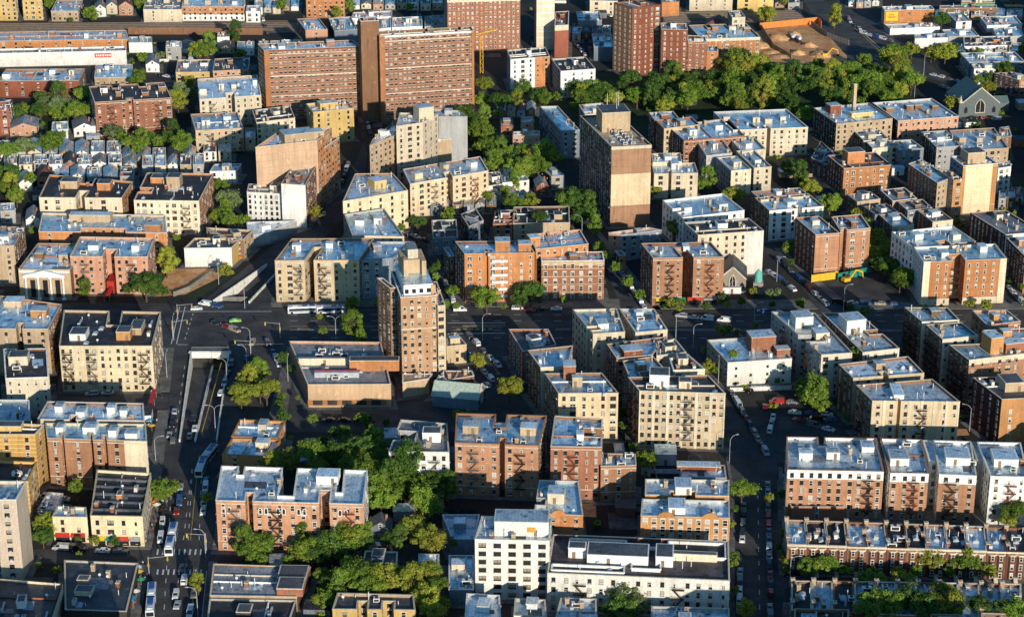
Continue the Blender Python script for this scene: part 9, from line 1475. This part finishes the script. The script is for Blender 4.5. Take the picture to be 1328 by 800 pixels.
# ------------------------------------------------------------------ cars
carg = simple('car_glass', (.02,.025,.03), .08, .9)
def paint(n, c): 
 m = simple('car_paint_'+n, c, .28, .6); return m
PAINT = dict(white=(.75,.75,.74), silver=(.42,.43,.45), grey=(.14,.145,.15), black=(.015,.015,.018), blue=(.03,.09,.25), red=(.35,.02,.02), green=(.25,.6,.06), yellow=(.8,.5,.02), beige=(.4,.34,.25))
PM = {k: paint(k, v) for k, v in PAINT.items()}
def extr(prof, hw0, hw1, mat, b):     # profile in x,z ; upper points narrower
 zs = [z for x, z in prof]; z0, z1 = min(zs), max(zs)
 def w(z): return hw0+(hw1-hw0)*(z-z0)/(z1-z0)
 L_ = [(x, -w(z), z) for x, z in prof]; R_ = [(x, w(z), z) for x, z in prof]; n = len(prof)
 b.poly(L_, mat); b.poly(R_[::-1], mat)
 for i in range(n): j = (i+1) % n; b.poly([L_[j], L_[i], R_[i], R_[j]], mat)
def car_proto(kind, col):
 rt = bpy.data.objects.new('car', None); COL.objects.link(rt)
 m = PM[col]; b = MB()
 if kind == 'sedan':
  L = 4.7; body = [(-2.35,.3),(2.3,.3),(2.35,.62),(2.2,.82),(1.15,.95),(-1.7,.98),(-2.3,.9)]; cab = [(-1.75,.96),(1.15,.93),(.45,1.38),(-.95,1.42)]
 elif kind == 'suv':
  L = 4.8; body = [(-2.4,.35),(2.35,.35),(2.4,.8),(2.2,1.0),(1.2,1.08),(-2.35,1.1)]; cab = [(-2.3,1.08),(1.15,1.06),(.5,1.66),(-2.1,1.7)]
 else:
  L = 5.4; body = [(-2.7,.35),(2.65,.35),(2.7,.8),(2.45,1.1),(1.8,1.2),(-2.7,1.25)]; cab = [(-2.68,1.22),(1.8,1.18),(1.1,2.05),(-2.62,2.1)]
 extr(body, .92, .86, m, b)
 bo = b.build('body', rt)
 g = MB(); extr(cab, .83, .66 if kind != 'van' else .78, carg, g); g.build('windows', rt)
 r = MB(); zt = max(z for x, z in cab); xs = [x for x, z in cab if z > zt-.1]; hw = .67 if kind != 'van' else .79
 r.box(min(xs)-.05, max(xs)+.05, -hw, hw, zt-.05, zt+.03, m)
 for x, z in cab[:2]:                                   # pillars
  x2, z2 = (cab[2] if x > 0 else cab[3])
  for s in (-1, 1): r.bar((x, s*.83, z), (x2, s*(hw-.01), z2), .09, m)
 for xm in ((-.3,) if kind == 'sedan' else (-.4, -1.3)):
  for s in (-1, 1): r.bar((xm, s*.84, .98 if kind == 'sedan' else 1.1), (xm, s*hw, zt-.03), .09, m)
 if kind == 'van': r.box(-2.64, .2, -.84, .84, 1.22, 2.06, m)
 r.build('roof', rt)
 for x in (-L*.3, L*.3):
  for s in (-1, 1):
   w = MB(); w.cyl((x, s*.72, .33), (x, s*.94, .33), .33, .33, rubberm, 12); wo = w.build('wheel', rt)
   w = MB(); w.cyl((x, s*.93, .33), (x, s*.955, .33), .2, .2, metalm, 8); w.build('rim', wo)
 for s in (-1, 1):
  h_ = MB(); h_.box(L/2-.12, L/2+.01, s*.7-.15, s*.7+.15, .62, .76, whitem); h_.build('headlight', rt)
  h_ = MB(); h_.box(-L/2-.01, -L/2+.1, s*.72-.13, s*.72+.13, .68, .85, simple('tail_red', (.4,.01,.01), .4)); h_.build('tail_light', rt)
 return rt
PROT = {}
def place_car(kind, col, x, y, rz, label, group='cars parked and driving in the streets', z=0.03):
 k = (kind, col)
 if k in PROT: o = copy_tree(PROT[k])
 else: o = car_proto(kind, col); PROT[k] = o
 o.name = {'sedan': 'car', 'suv': 'suv_car', 'van': 'van'}[kind]
 o.location = (x, y, z); o.rotation_euler[2] = rz
 o['label'] = label; o['category'] = 'van' if kind == 'van' else 'car'; o['group'] = group
for c in CARS: place_car(*c[:5], label_of(c[5]))
# ------------------------------------------------------------------ buses
bblue = simple('bus_blue', (.03,.10,.3), .4); bw = simple('bus_white', (.72,.73,.74), .35)
def bus(x, y, rz, label, n=1, z=.03):
 rt = empty('bus', (x, y, z), label, 'bus', 'city buses', rz); off = 0
 for k in range(n):
  L = 11.5 if n == 1 else 8.3; x0 = -k*9.3
  b = MB(); P = [(x0-L,.35),(x0,.35),(x0,2.9),(x0-.3,3.05),(x0-L+.1,3.05),(x0-L,2.9)]; extr(P, 1.28, 1.25, bw, b); b.build('body', rt)
  b = MB(); b.box(x0-L+.4, x0-.5, -1.30, 1.30, 1.35, 2.35, carg); b.box(x0-.2, x0+.02, -1.1, 1.1, 1.2, 2.6, carg); b.build('windows', rt)
  b = MB(); b.box(x0-L, x0-.02, -1.31, 1.31, .9, 1.15, bblue); b.build('stripe', rt)
  for q_ in (.25, .6, .85): b = MB(); b.box(x0-L*q_-1, x0-L*q_+1, -.8, .8, 3.06, 3.32, bw if q_ < .5 else bblue); b.build('roof_unit', rt)
  for xx in ((x0-1.6, x0-L+2) if k == 0 else (x0-L+2,)):
   for s in (-1, 1): b = MB(); b.cyl((xx, s*1.05, .5), (xx, s*1.33, .5), .5, .5, rubberm, 14); b.build('wheel', rt)
 if n == 2: b = MB(); b.box(-9.3, -8.3, -1.15, 1.15, .5, 2.95, rubberm); b.build('bellows', rt)
for a in BUSES: bus(*a)
# ------------------------------------------------------------------ street furniture
def lamp(x, y, rz, label, double=0, h=10):
 rt = empty('street_lamp', (x, y, 0), label, 'street lamp', 'cobra head street lamps', rz)
 b = MB(); b.cyl((0,0,0),(0,0,h*.86),.13,.08,metalm,8)
 for s in ((1, -1) if double else (1,)):
  pts = [(0,h*.84),(s*.5,h*.93),(s*1.2,h*.98),(s*2.4,h)]
  for (x0, z0), (x1, z1) in zip(pts, pts[1:]): b.cyl((x0,0,z0),(x1,0,z1),.06,.05,metalm,6)
 b.build('pole', rt)
 for s in ((1, -1) if double else (1,)): b = MB(); b.box(s*2.3-.05, s*2.3+(.9 if s > 0 else -.9)+.05, -.17, .17, h-.1, h+.1, metalm) if s > 0 else b.box(-3.25, -2.25, -.17, .17, h-.1, h+.1, metalm); b.build('lamp_head', rt)
for a in LAMPS: lamp(*a)
sigy = simple('signal_yellow', (.75,.45,.03), .5)
def signal(x, y, rz, label):
 rt = empty('traffic_light', (x, y, 0), label, 'traffic light', 'traffic lights on mast arms', rz)
 b = MB(); b.cyl((0,0,0),(0,0,6.5),.13,.1,metalm,8); b.cyl((0,0,6.0),(6.2,0,6.4),.08,.05,metalm,6); b.build('pole', rt)
 for xx in (5.8, .0):
  b = MB(); b.box(xx-.2, xx+.2, -.45, -.1, 4.9 if xx > 1 else 3.2, 6.1 if xx > 1 else 4.4, sigy); q_ = b.build('signal_head', rt)
  for k, cc in enumerate(((.02,.12,.05),(.2,.13,.01),(.3,.02,.01))):
   b = MB(); z = (5.1 if xx > 1 else 3.4)+k*.38; b.cyl((xx, -.45, z), (xx, -.5, z), .13, .13, simple('lens%d' % k, cc, .3), 8); b.build('lens', q_)
for a in SIGNALS: signal(*a)
def umbrella(x, y, col, label):
 rt = empty('market_umbrella', (x, y, 0), label, 'umbrella', 'umbrellas over the pavement stalls')
 m = simple('canvas_%s' % col, dict(red=(.5,.03,.03), white=(.75,.72,.66), yellow=(.7,.45,.05), blue=(.04,.25,.5), green=(.05,.3,.12), orange=(.65,.22,.03))[col], .8)
 b = MB(); b.cyl((0,0,0),(0,0,2.6),.04,.04,metalm,6); b.build('pole', rt)
 b = MB(); k = b.mi(m); b.v = [(0,0,2.9)]+[(math.cos(i*math.pi/4)*1.4, math.sin(i*math.pi/4)*1.4, 2.25) for i in range(8)]
 for i in range(8): b.f.append((0, 1+i, 1+(i+1) % 8)); b.m.append(k)
 b.build('canopy', rt)
for a in UMBR: umbrella(*a)
def stall(x, y, rz, col, label):
 rt = empty('market_stall', (x, y, 0), label, 'market stall', 'stalls along the pavement', rz)
 b = MB(); b.box(-1.3, 1.3, -.6, .6, .75, .85, wallmat('tan'))
 for sx in (-1.2, 1.2):
  for sy in (-.5, .5): b.box(sx-.04, sx+.04, sy-.04, sy+.04, 0, .75, metalm)
 b.build('table', rt)
 R = random.Random(x*7+y); b = MB()
 for i in range(12): xx, yy = R.uniform(-1.15, 1.0), R.uniform(-.5, .3); b.box(xx, xx+.25, yy, yy+.2, .852, .852+R.uniform(.1, .3), simple('goods%d' % (i % 5), [(.6,.1,.05),(.7,.6,.1),(.1,.3,.6),(.7,.7,.7),(.2,.5,.1)][i % 5], .7))
 b.build('goods', rt)
 b = MB(); m = simple('canvas_'+col, dict(red=(.5,.03,.03), white=(.75,.72,.66), yellow=(.7,.45,.05), blue=(.04,.25,.5), green=(.05,.3,.12), orange=(.65,.22,.03))[col], .8)
 b.hexa([(-1.5,-.9,2.2),(1.5,-.9,2.2),(1.5,.9,2.2),(-1.5,.9,2.2),(-1.4,-.05,2.7),(1.4,-.05,2.7),(1.4,.05,2.7),(-1.4,.05,2.7)], m)
 for sx in (-1.4, 1.4):
  for sy in (-.8, .8): b.cyl((sx,sy,0),(sx,sy,2.2),.03,.03,metalm,5)
 b.build('canopy', rt)
for a in STALLS: stall(*a)
# long red awning on the side of the white bulkheaded block
for (x0, y0, x1, y1, z, w, col, label) in AWN:
 a = Vector((x0, y0)); c = Vector((x1, y1)); L = (c-a).length; rz = math.atan2((c-a).y, (c-a).x)
 b = MB(); b.hexa([(0,-w,z-.9),(L,-w,z-.9),(L,0,z-.9),(0,0,z-.9),(0,-w,z-.7),(L,-w,z-.7),(L,0,z),(0,0,z)], simple('canvas_'+col, (.5,.02,.03), .8))
 for k in range(4): b.cyl((L*k/3, -w+.1, 0), (L*k/3, -w+.1, z-.8), .04, .04, metalm, 5)
 o = b.build('awning', None, (x0, y0, 0)); o.rotation_euler[2] = rz; o['label'] = label; o['category'] = 'awning'
# people: one continuous skinned body each
def person_mesh(seed, skin, top, trs):
 R = random.Random(seed); st = R.uniform(.12, .3)
 V = [(0,0,.95),(0,0,1.15),(0,0,1.38),(0,0,1.50),(0,.01,1.60),(0,.0,1.72),
         (.10,0,.92),(.11,-st,.5),(.11,-st*.5+.05,.06),(.11,-st*.5-.13,.03),(-.10,0,.92),(-.11,st*.6,.5),(-.11,st,.08),(-.11,st-.15,.03),
         (.19,0,1.40),(.25,.08,1.12),(.25,-.06,.88),(.25,-.1,.80),(-.19,0,1.40),(-.25,-.1,1.12),(-.25,-.2,.9),(-.25,-.25,.83)]
 E = [(0,1),(1,2),(2,3),(3,4),(4,5),(0,6),(6,7),(7,8),(8,9),(0,10),(10,11),(11,12),(12,13),(2,14),(14,15),(15,16),(16,17),(2,18),(18,19),(19,20),(20,21)]
 rad = [.15,.14,.16,.06,.10,.07,.095,.065,.045,.035,.095,.065,.045,.035,.06,.045,.035,.035,.06,.045,.035,.035]
 me = bpy.data.meshes.new('person'); me.from_pydata(V, E, []); o = bpy.data.objects.new('person', me); COL.objects.link(o)
 md = o.modifiers.new('s', 'SKIN'); sk = me.skin_vertices[0].data if me.skin_vertices else None
 if sk is None:
  return o, me
 for i, r in enumerate(rad): sk[i].radius = (r, r*.85); sk[i].use_root = (i == 0)
 o.modifiers.new('u', 'SUBSURF').levels = 1
 return o, me
def skin_m(c): return simple('skin_%d' % int(c[0]*100), c, .6)
PMESH = []
for k, (sk, tp, tr) in enumerate((((.35,.2,.13),(.55,.06,.05),(.04,.05,.1)), ((.22,.12,.08),(.7,.7,.68),(.05,.05,.06)), ((.45,.28,.2),(.06,.1,.3),(.2,.17,.12)), ((.18,.1,.07),(.03,.03,.035),(.08,.1,.2)))):
 o, me = person_mesh(k, sk, tp, tr)
 if not me.skin_vertices:
  import bmesh
  bm = bmesh.new(); bm.from_mesh(me); bm.verts.layers.skin.verify(); bm.to_mesh(me); bm.free()
  rad = [.15,.14,.16,.06,.10,.07,.095,.065,.045,.035,.095,.065,.045,.035,.06,.045,.035,.035,.06,.045,.035,.035]
  for i, r in enumerate(rad): me.skin_vertices[0].data[i].radius = (r, r*.85); me.skin_vertices[0].data[i].use_root = (i == 0)
  if not o.modifiers.get('u'): o.modifiers.new('u', 'SUBSURF').levels = 1
 dg = bpy.context.evaluated_depsgraph_get(); ev = bpy.data.meshes.new_from_object(o.evaluated_get(dg))
 ev.materials.clear()
 for m in (skin_m(sk), simple('cloth_top%d' % k, tp, .8), simple('cloth_leg%d' % k, tr, .8), simple('hair', (.02,.015,.012), .7)): ev.materials.append(m)
 for p in ev.polygons:
  z = p.center.z; x = abs(p.center.x)
  p.material_index = 3 if (z > 1.66 or (z > 1.56 and p.center.y > .04)) else 0 if (z > 1.5 or (x > .2 and z < 1.05 and z > .7)) else 1 if z > .95 else 2
  p.use_smooth = True
 PMESH.append(ev); bpy.data.objects.remove(o)
for i, (x, y, rz, k, label) in enumerate(PEOPLE):
 o = inst('person', PMESH[k], None, (x, y, .16), rz); o['label'] = label; o['category'] = 'person'; o['group'] = 'people on the pavement'
# ------------------------------------------------------------------ one-off things
def oneoff(nm, xy, label, cat, rz=0): return empty(nm, (xy[0], xy[1], 0), label, cat, None, rz)
def part(rt, nm, fn): b = MB(); fn(b); return b.build(nm, rt)
gry = roofmat('dark'); stn = simple('church_stone', (.30,.25,.2), .9); slt = simple('slate_roof', (.10,.15,.15), .6); dstn = simple('dark_stone', (.13,.15,.15), .9)
def church(xy, rz, w, l, h, rh, label, roofm, wallm, win=True, cup=False, finial=False):
 rt = oneoff('church', xy, label, 'church', rz)
 part(rt, 'wall', lambda b: b.box(-w/2, w/2, 0, l, 0, h, wallm))
 def rf(b):
  for s in (-1, 1): b.poly([(s*(w/2+.4), -.4, h-.3), (0, -.4, h+rh), (0, l+.4, h+rh), (s*(w/2+.4), l+.4, h-.3)], roofm)
 part(rt, 'roof', rf)
 for y in (-.02, l+.02): part(rt, 'gable_wall', lambda b: b.poly([(-w/2, y, h), (w/2, y, h), (0, y, h+rh-.1)], wallm))
 for s in (-1, 1): part(rt, 'gable_coping', lambda b: b.bar((s*w/2, -.1, h), (0, -.1, h+rh+.1), .5, stone))
 if win:
  def wn_(b):
   ww = w*.12; pts = [(-ww, h*.3), (ww, h*.3), (ww, h*.9), (ww*.6, h*1.15), (0, h*1.35), (-ww*.6, h*1.15), (-ww, h*.9)]; b.poly([(x, -.12, z) for x, z in pts], glassm)
   for (x0, z0), (x1, z1) in zip(pts, pts[1:]+pts[:1]): b.bar((x0, -.16, z0), (x1, -.16, z1), .35, stone)
   b.bar((0,-.16,h*.3),(0,-.16,h*1.3),.2,stone)
  part(rt, 'arched_window', wn_)
  for s in (-1, 1):
   def side(b):
    pts = [(-.9, 2), (.9, 2), (.9, h*.6), (0, h*.8), (-.9, h*.6)]; b.poly([(s*w*.36+x, -.1, z) for x, z in pts], glassm)
   part(rt, 'arched_window', side)
 if finial:
  part(rt, 'transept', lambda b: (b.box(w/2, w/2+8, l*.3, l*.3+8, 0, h*.7, wallm), b.hexa([(w/2,l*.3,h*.7),(w/2+8,l*.3,h*.7),(w/2+8,l*.3+8,h*.7),(w/2,l*.3+8,h*.7),(w/2,l*.3+3.9,h*1.1),(w/2+8,l*.3+3.9,h*1.1),(w/2+8,l*.3+4.1,h*1.1),(w/2,l*.3+4.1,h*1.1)], roofm)))
  part(rt, 'pinnacle', lambda b: (b.box(-w/2-1.2, -w/2+.8, -1, 1, 0, h*1.1, wallm), b.cyl((-w/2-.2,0,h*1.1),(-w/2-.2,0,h*1.1+4),1.1,.05,stone,6)))
 if cup:
  part(rt, 'cupola', lambda b: (b.box(w/2+3, w/2+7, -1, 3, 0, 5, wallm), b.cyl((w/2+5,1,5),(w/2+5,1,8.5),1.7,1.5,simple('verdigris',(.15,.45,.38),.6),10), b.cyl((w/2+5,1,8.5),(w/2+5,1,10.5),1.6,.1,simple('verdigris',(.15,.45,.38),.6),10)))
 return rt
CHURCHES = [((245.4, 1054.3),0.12,21,24,7,8.5,'dark stone church with steep slate roof and pointed windows near the right edge',slt,dstn,True,False,True),((90.3, 797.2),-0.1,11,16,6,5,'small stone church with arched windows and green copper cupola',gry,stn,True,True,False),((-10.9, 685.1),1.35,11,17,4.5,3.5,'low parish hall with pale green roof in the tower shadow',simple('pale_green_roof',(.42,.5,.42),.6),wallmat('slate'),True,False,False)]
for a in CHURCHES: church(*a)
yel = simple('machine_yellow', (.75,.42,.02), .5)
for xy, rz, label in DIGGERS:
 rt = oneoff('excavator', xy, label, 'excavator', rz)
 part(rt, 'track', lambda b: b.box(-2, 2, -1.5, -.8, 0, .9, rubberm)); part(rt, 'track', lambda b: b.box(-2, 2, .8, 1.5, 0, .9, rubberm))
 part(rt, 'body', lambda b: b.box(-2.2, 1, -1.2, 1.2, .95, 2.3, yel)); part(rt, 'cab', lambda b: b.box(-.2, 1.4, .1, 1.2, 2.3, 3.4, carg))
 part(rt, 'boom', lambda b: (b.bar((1,-.3,1.6),(4.2,-.3,5),.55,yel), b.bar((4.2,-.3,5),(7.5,-.3,3.6),.5,yel), b.bar((7.5,-.3,3.6),(8,-.3,1),.4,yel)))
 part(rt, 'bucket', lambda b: b.hexa([(7.4,-.9,.1),(8.6,-.9,.3),(8.6,.3,.3),(7.4,.3,.1),(7.6,-.9,1.2),(8.5,-.9,1.2),(8.5,.3,1.2),(7.6,.3,1.2)], ironm))
for xy, rz, label in MIXERS:
 rt = oneoff('concrete_truck', xy, label, 'concrete truck', rz)
 part(rt, 'cab', lambda b: b.box(2.6, 4.6, -1.2, 1.2, .6, 3.0, bw)); part(rt, 'windscreen', lambda b: b.box(4.58, 4.64, -1.0, 1.0, 1.8, 2.8, carg))
 part(rt, 'chassis', lambda b: b.box(-4, 2.6, -1.1, 1.1, .7, 1.1, ironm)); part(rt, 'drum', lambda b: (b.cyl((-3.2,0,3.0),(-.8,0,2.5),.7,1.35,bw,12), b.cyl((-.8,0,2.5),(2.3,0,2.2),1.35,.9,bw,12)))
 for x in (-3, -1.8, 3.4):
  for s in (-1, 1): part(rt, 'wheel', lambda b: b.cyl((x, s*.9, .5), (x, s*1.2, .5), .5, .5, rubberm, 12))
for xy, h, label in HOISTS:
 rt = oneoff('construction_hoist', xy, label, 'construction hoist')
 def mast(b):
  for sx in (-.8, .8):
   for sy in (-.8, .8): b.bar((sx, sy, 0), (sx, sy, h), .25, yel)
  for k in range(int(h/2.2)):
   z = k*2.2; s = 1 if k % 2 else -1; b.bar((-.8*s,-.8,z),(.8*s,-.8,z+2.2),.15,yel); b.bar((.8,-.8*s,z),(.8,.8*s,z+2.2),.15,yel)
 part(rt, 'mast', mast); part(rt, 'jib', lambda b: (b.bar((-3,0,h),(9,0,h+3),.5,yel), b.bar((0,0,h+4),(9,0,h+3),.12,yel)))
for ring, h, c, label, nm, cat in WALLS:      # free-standing walls, hoardings, parapets
 b = MB(); o0 = Vector(ring[0]); mat = wallmat(c) if c in WCOL else simple('paint_'+c, dict(teal=(.02,.22,.16), yellowp=(.7,.42,.03), orangep=(.6,.22,.05), net=(.25,.22,.18))[c], .7)
 for p, q in zip(ring, ring[1:]):
  a = Vector(p)-o0; c_ = Vector(q)-o0; e_ = (c_-a).normalized(); n_ = Vector((-e_.y, e_.x))*.12
  b.hexa([(v.x,v.y,0) for v in (a-n_, c_-n_, c_+n_, a+n_)]+[(v.x,v.y,h) for v in (a-n_, c_-n_, c_+n_, a+n_)], mat)
  L_ = (c_-a).length; k = 0
  while k*3 < L_: p_ = a+e_*k*3; b.box(p_.x-.1, p_.x+.1, p_.y-.22, p_.y+.22, 0, h+.15, mat); k += 1
 o = b.build(nm, None, (o0.x, o0.y, 0)); o['label'] = label; o['category'] = cat
for p, q, label in TRACKS:
 a = Vector(p); c_ = Vector(q); e_ = (c_-a).normalized(); n_ = Vector((-e_.y, e_.x)); b = MB()
 for k in range(6):
  off = n_*(k*4.5-10)
  for s in (-.72, .72): p1 = a+off+n_*s; p2 = c_+off+n_*s; b.bar((p1.x,p1.y,.3),(p2.x,p2.y,.3),.12,simple('rail_steel',(.3,.22,.16),.4))
 struct(b.build('railway_track'))
# oil tank pile of rubble, lines of fence posts and so on stay with the dig
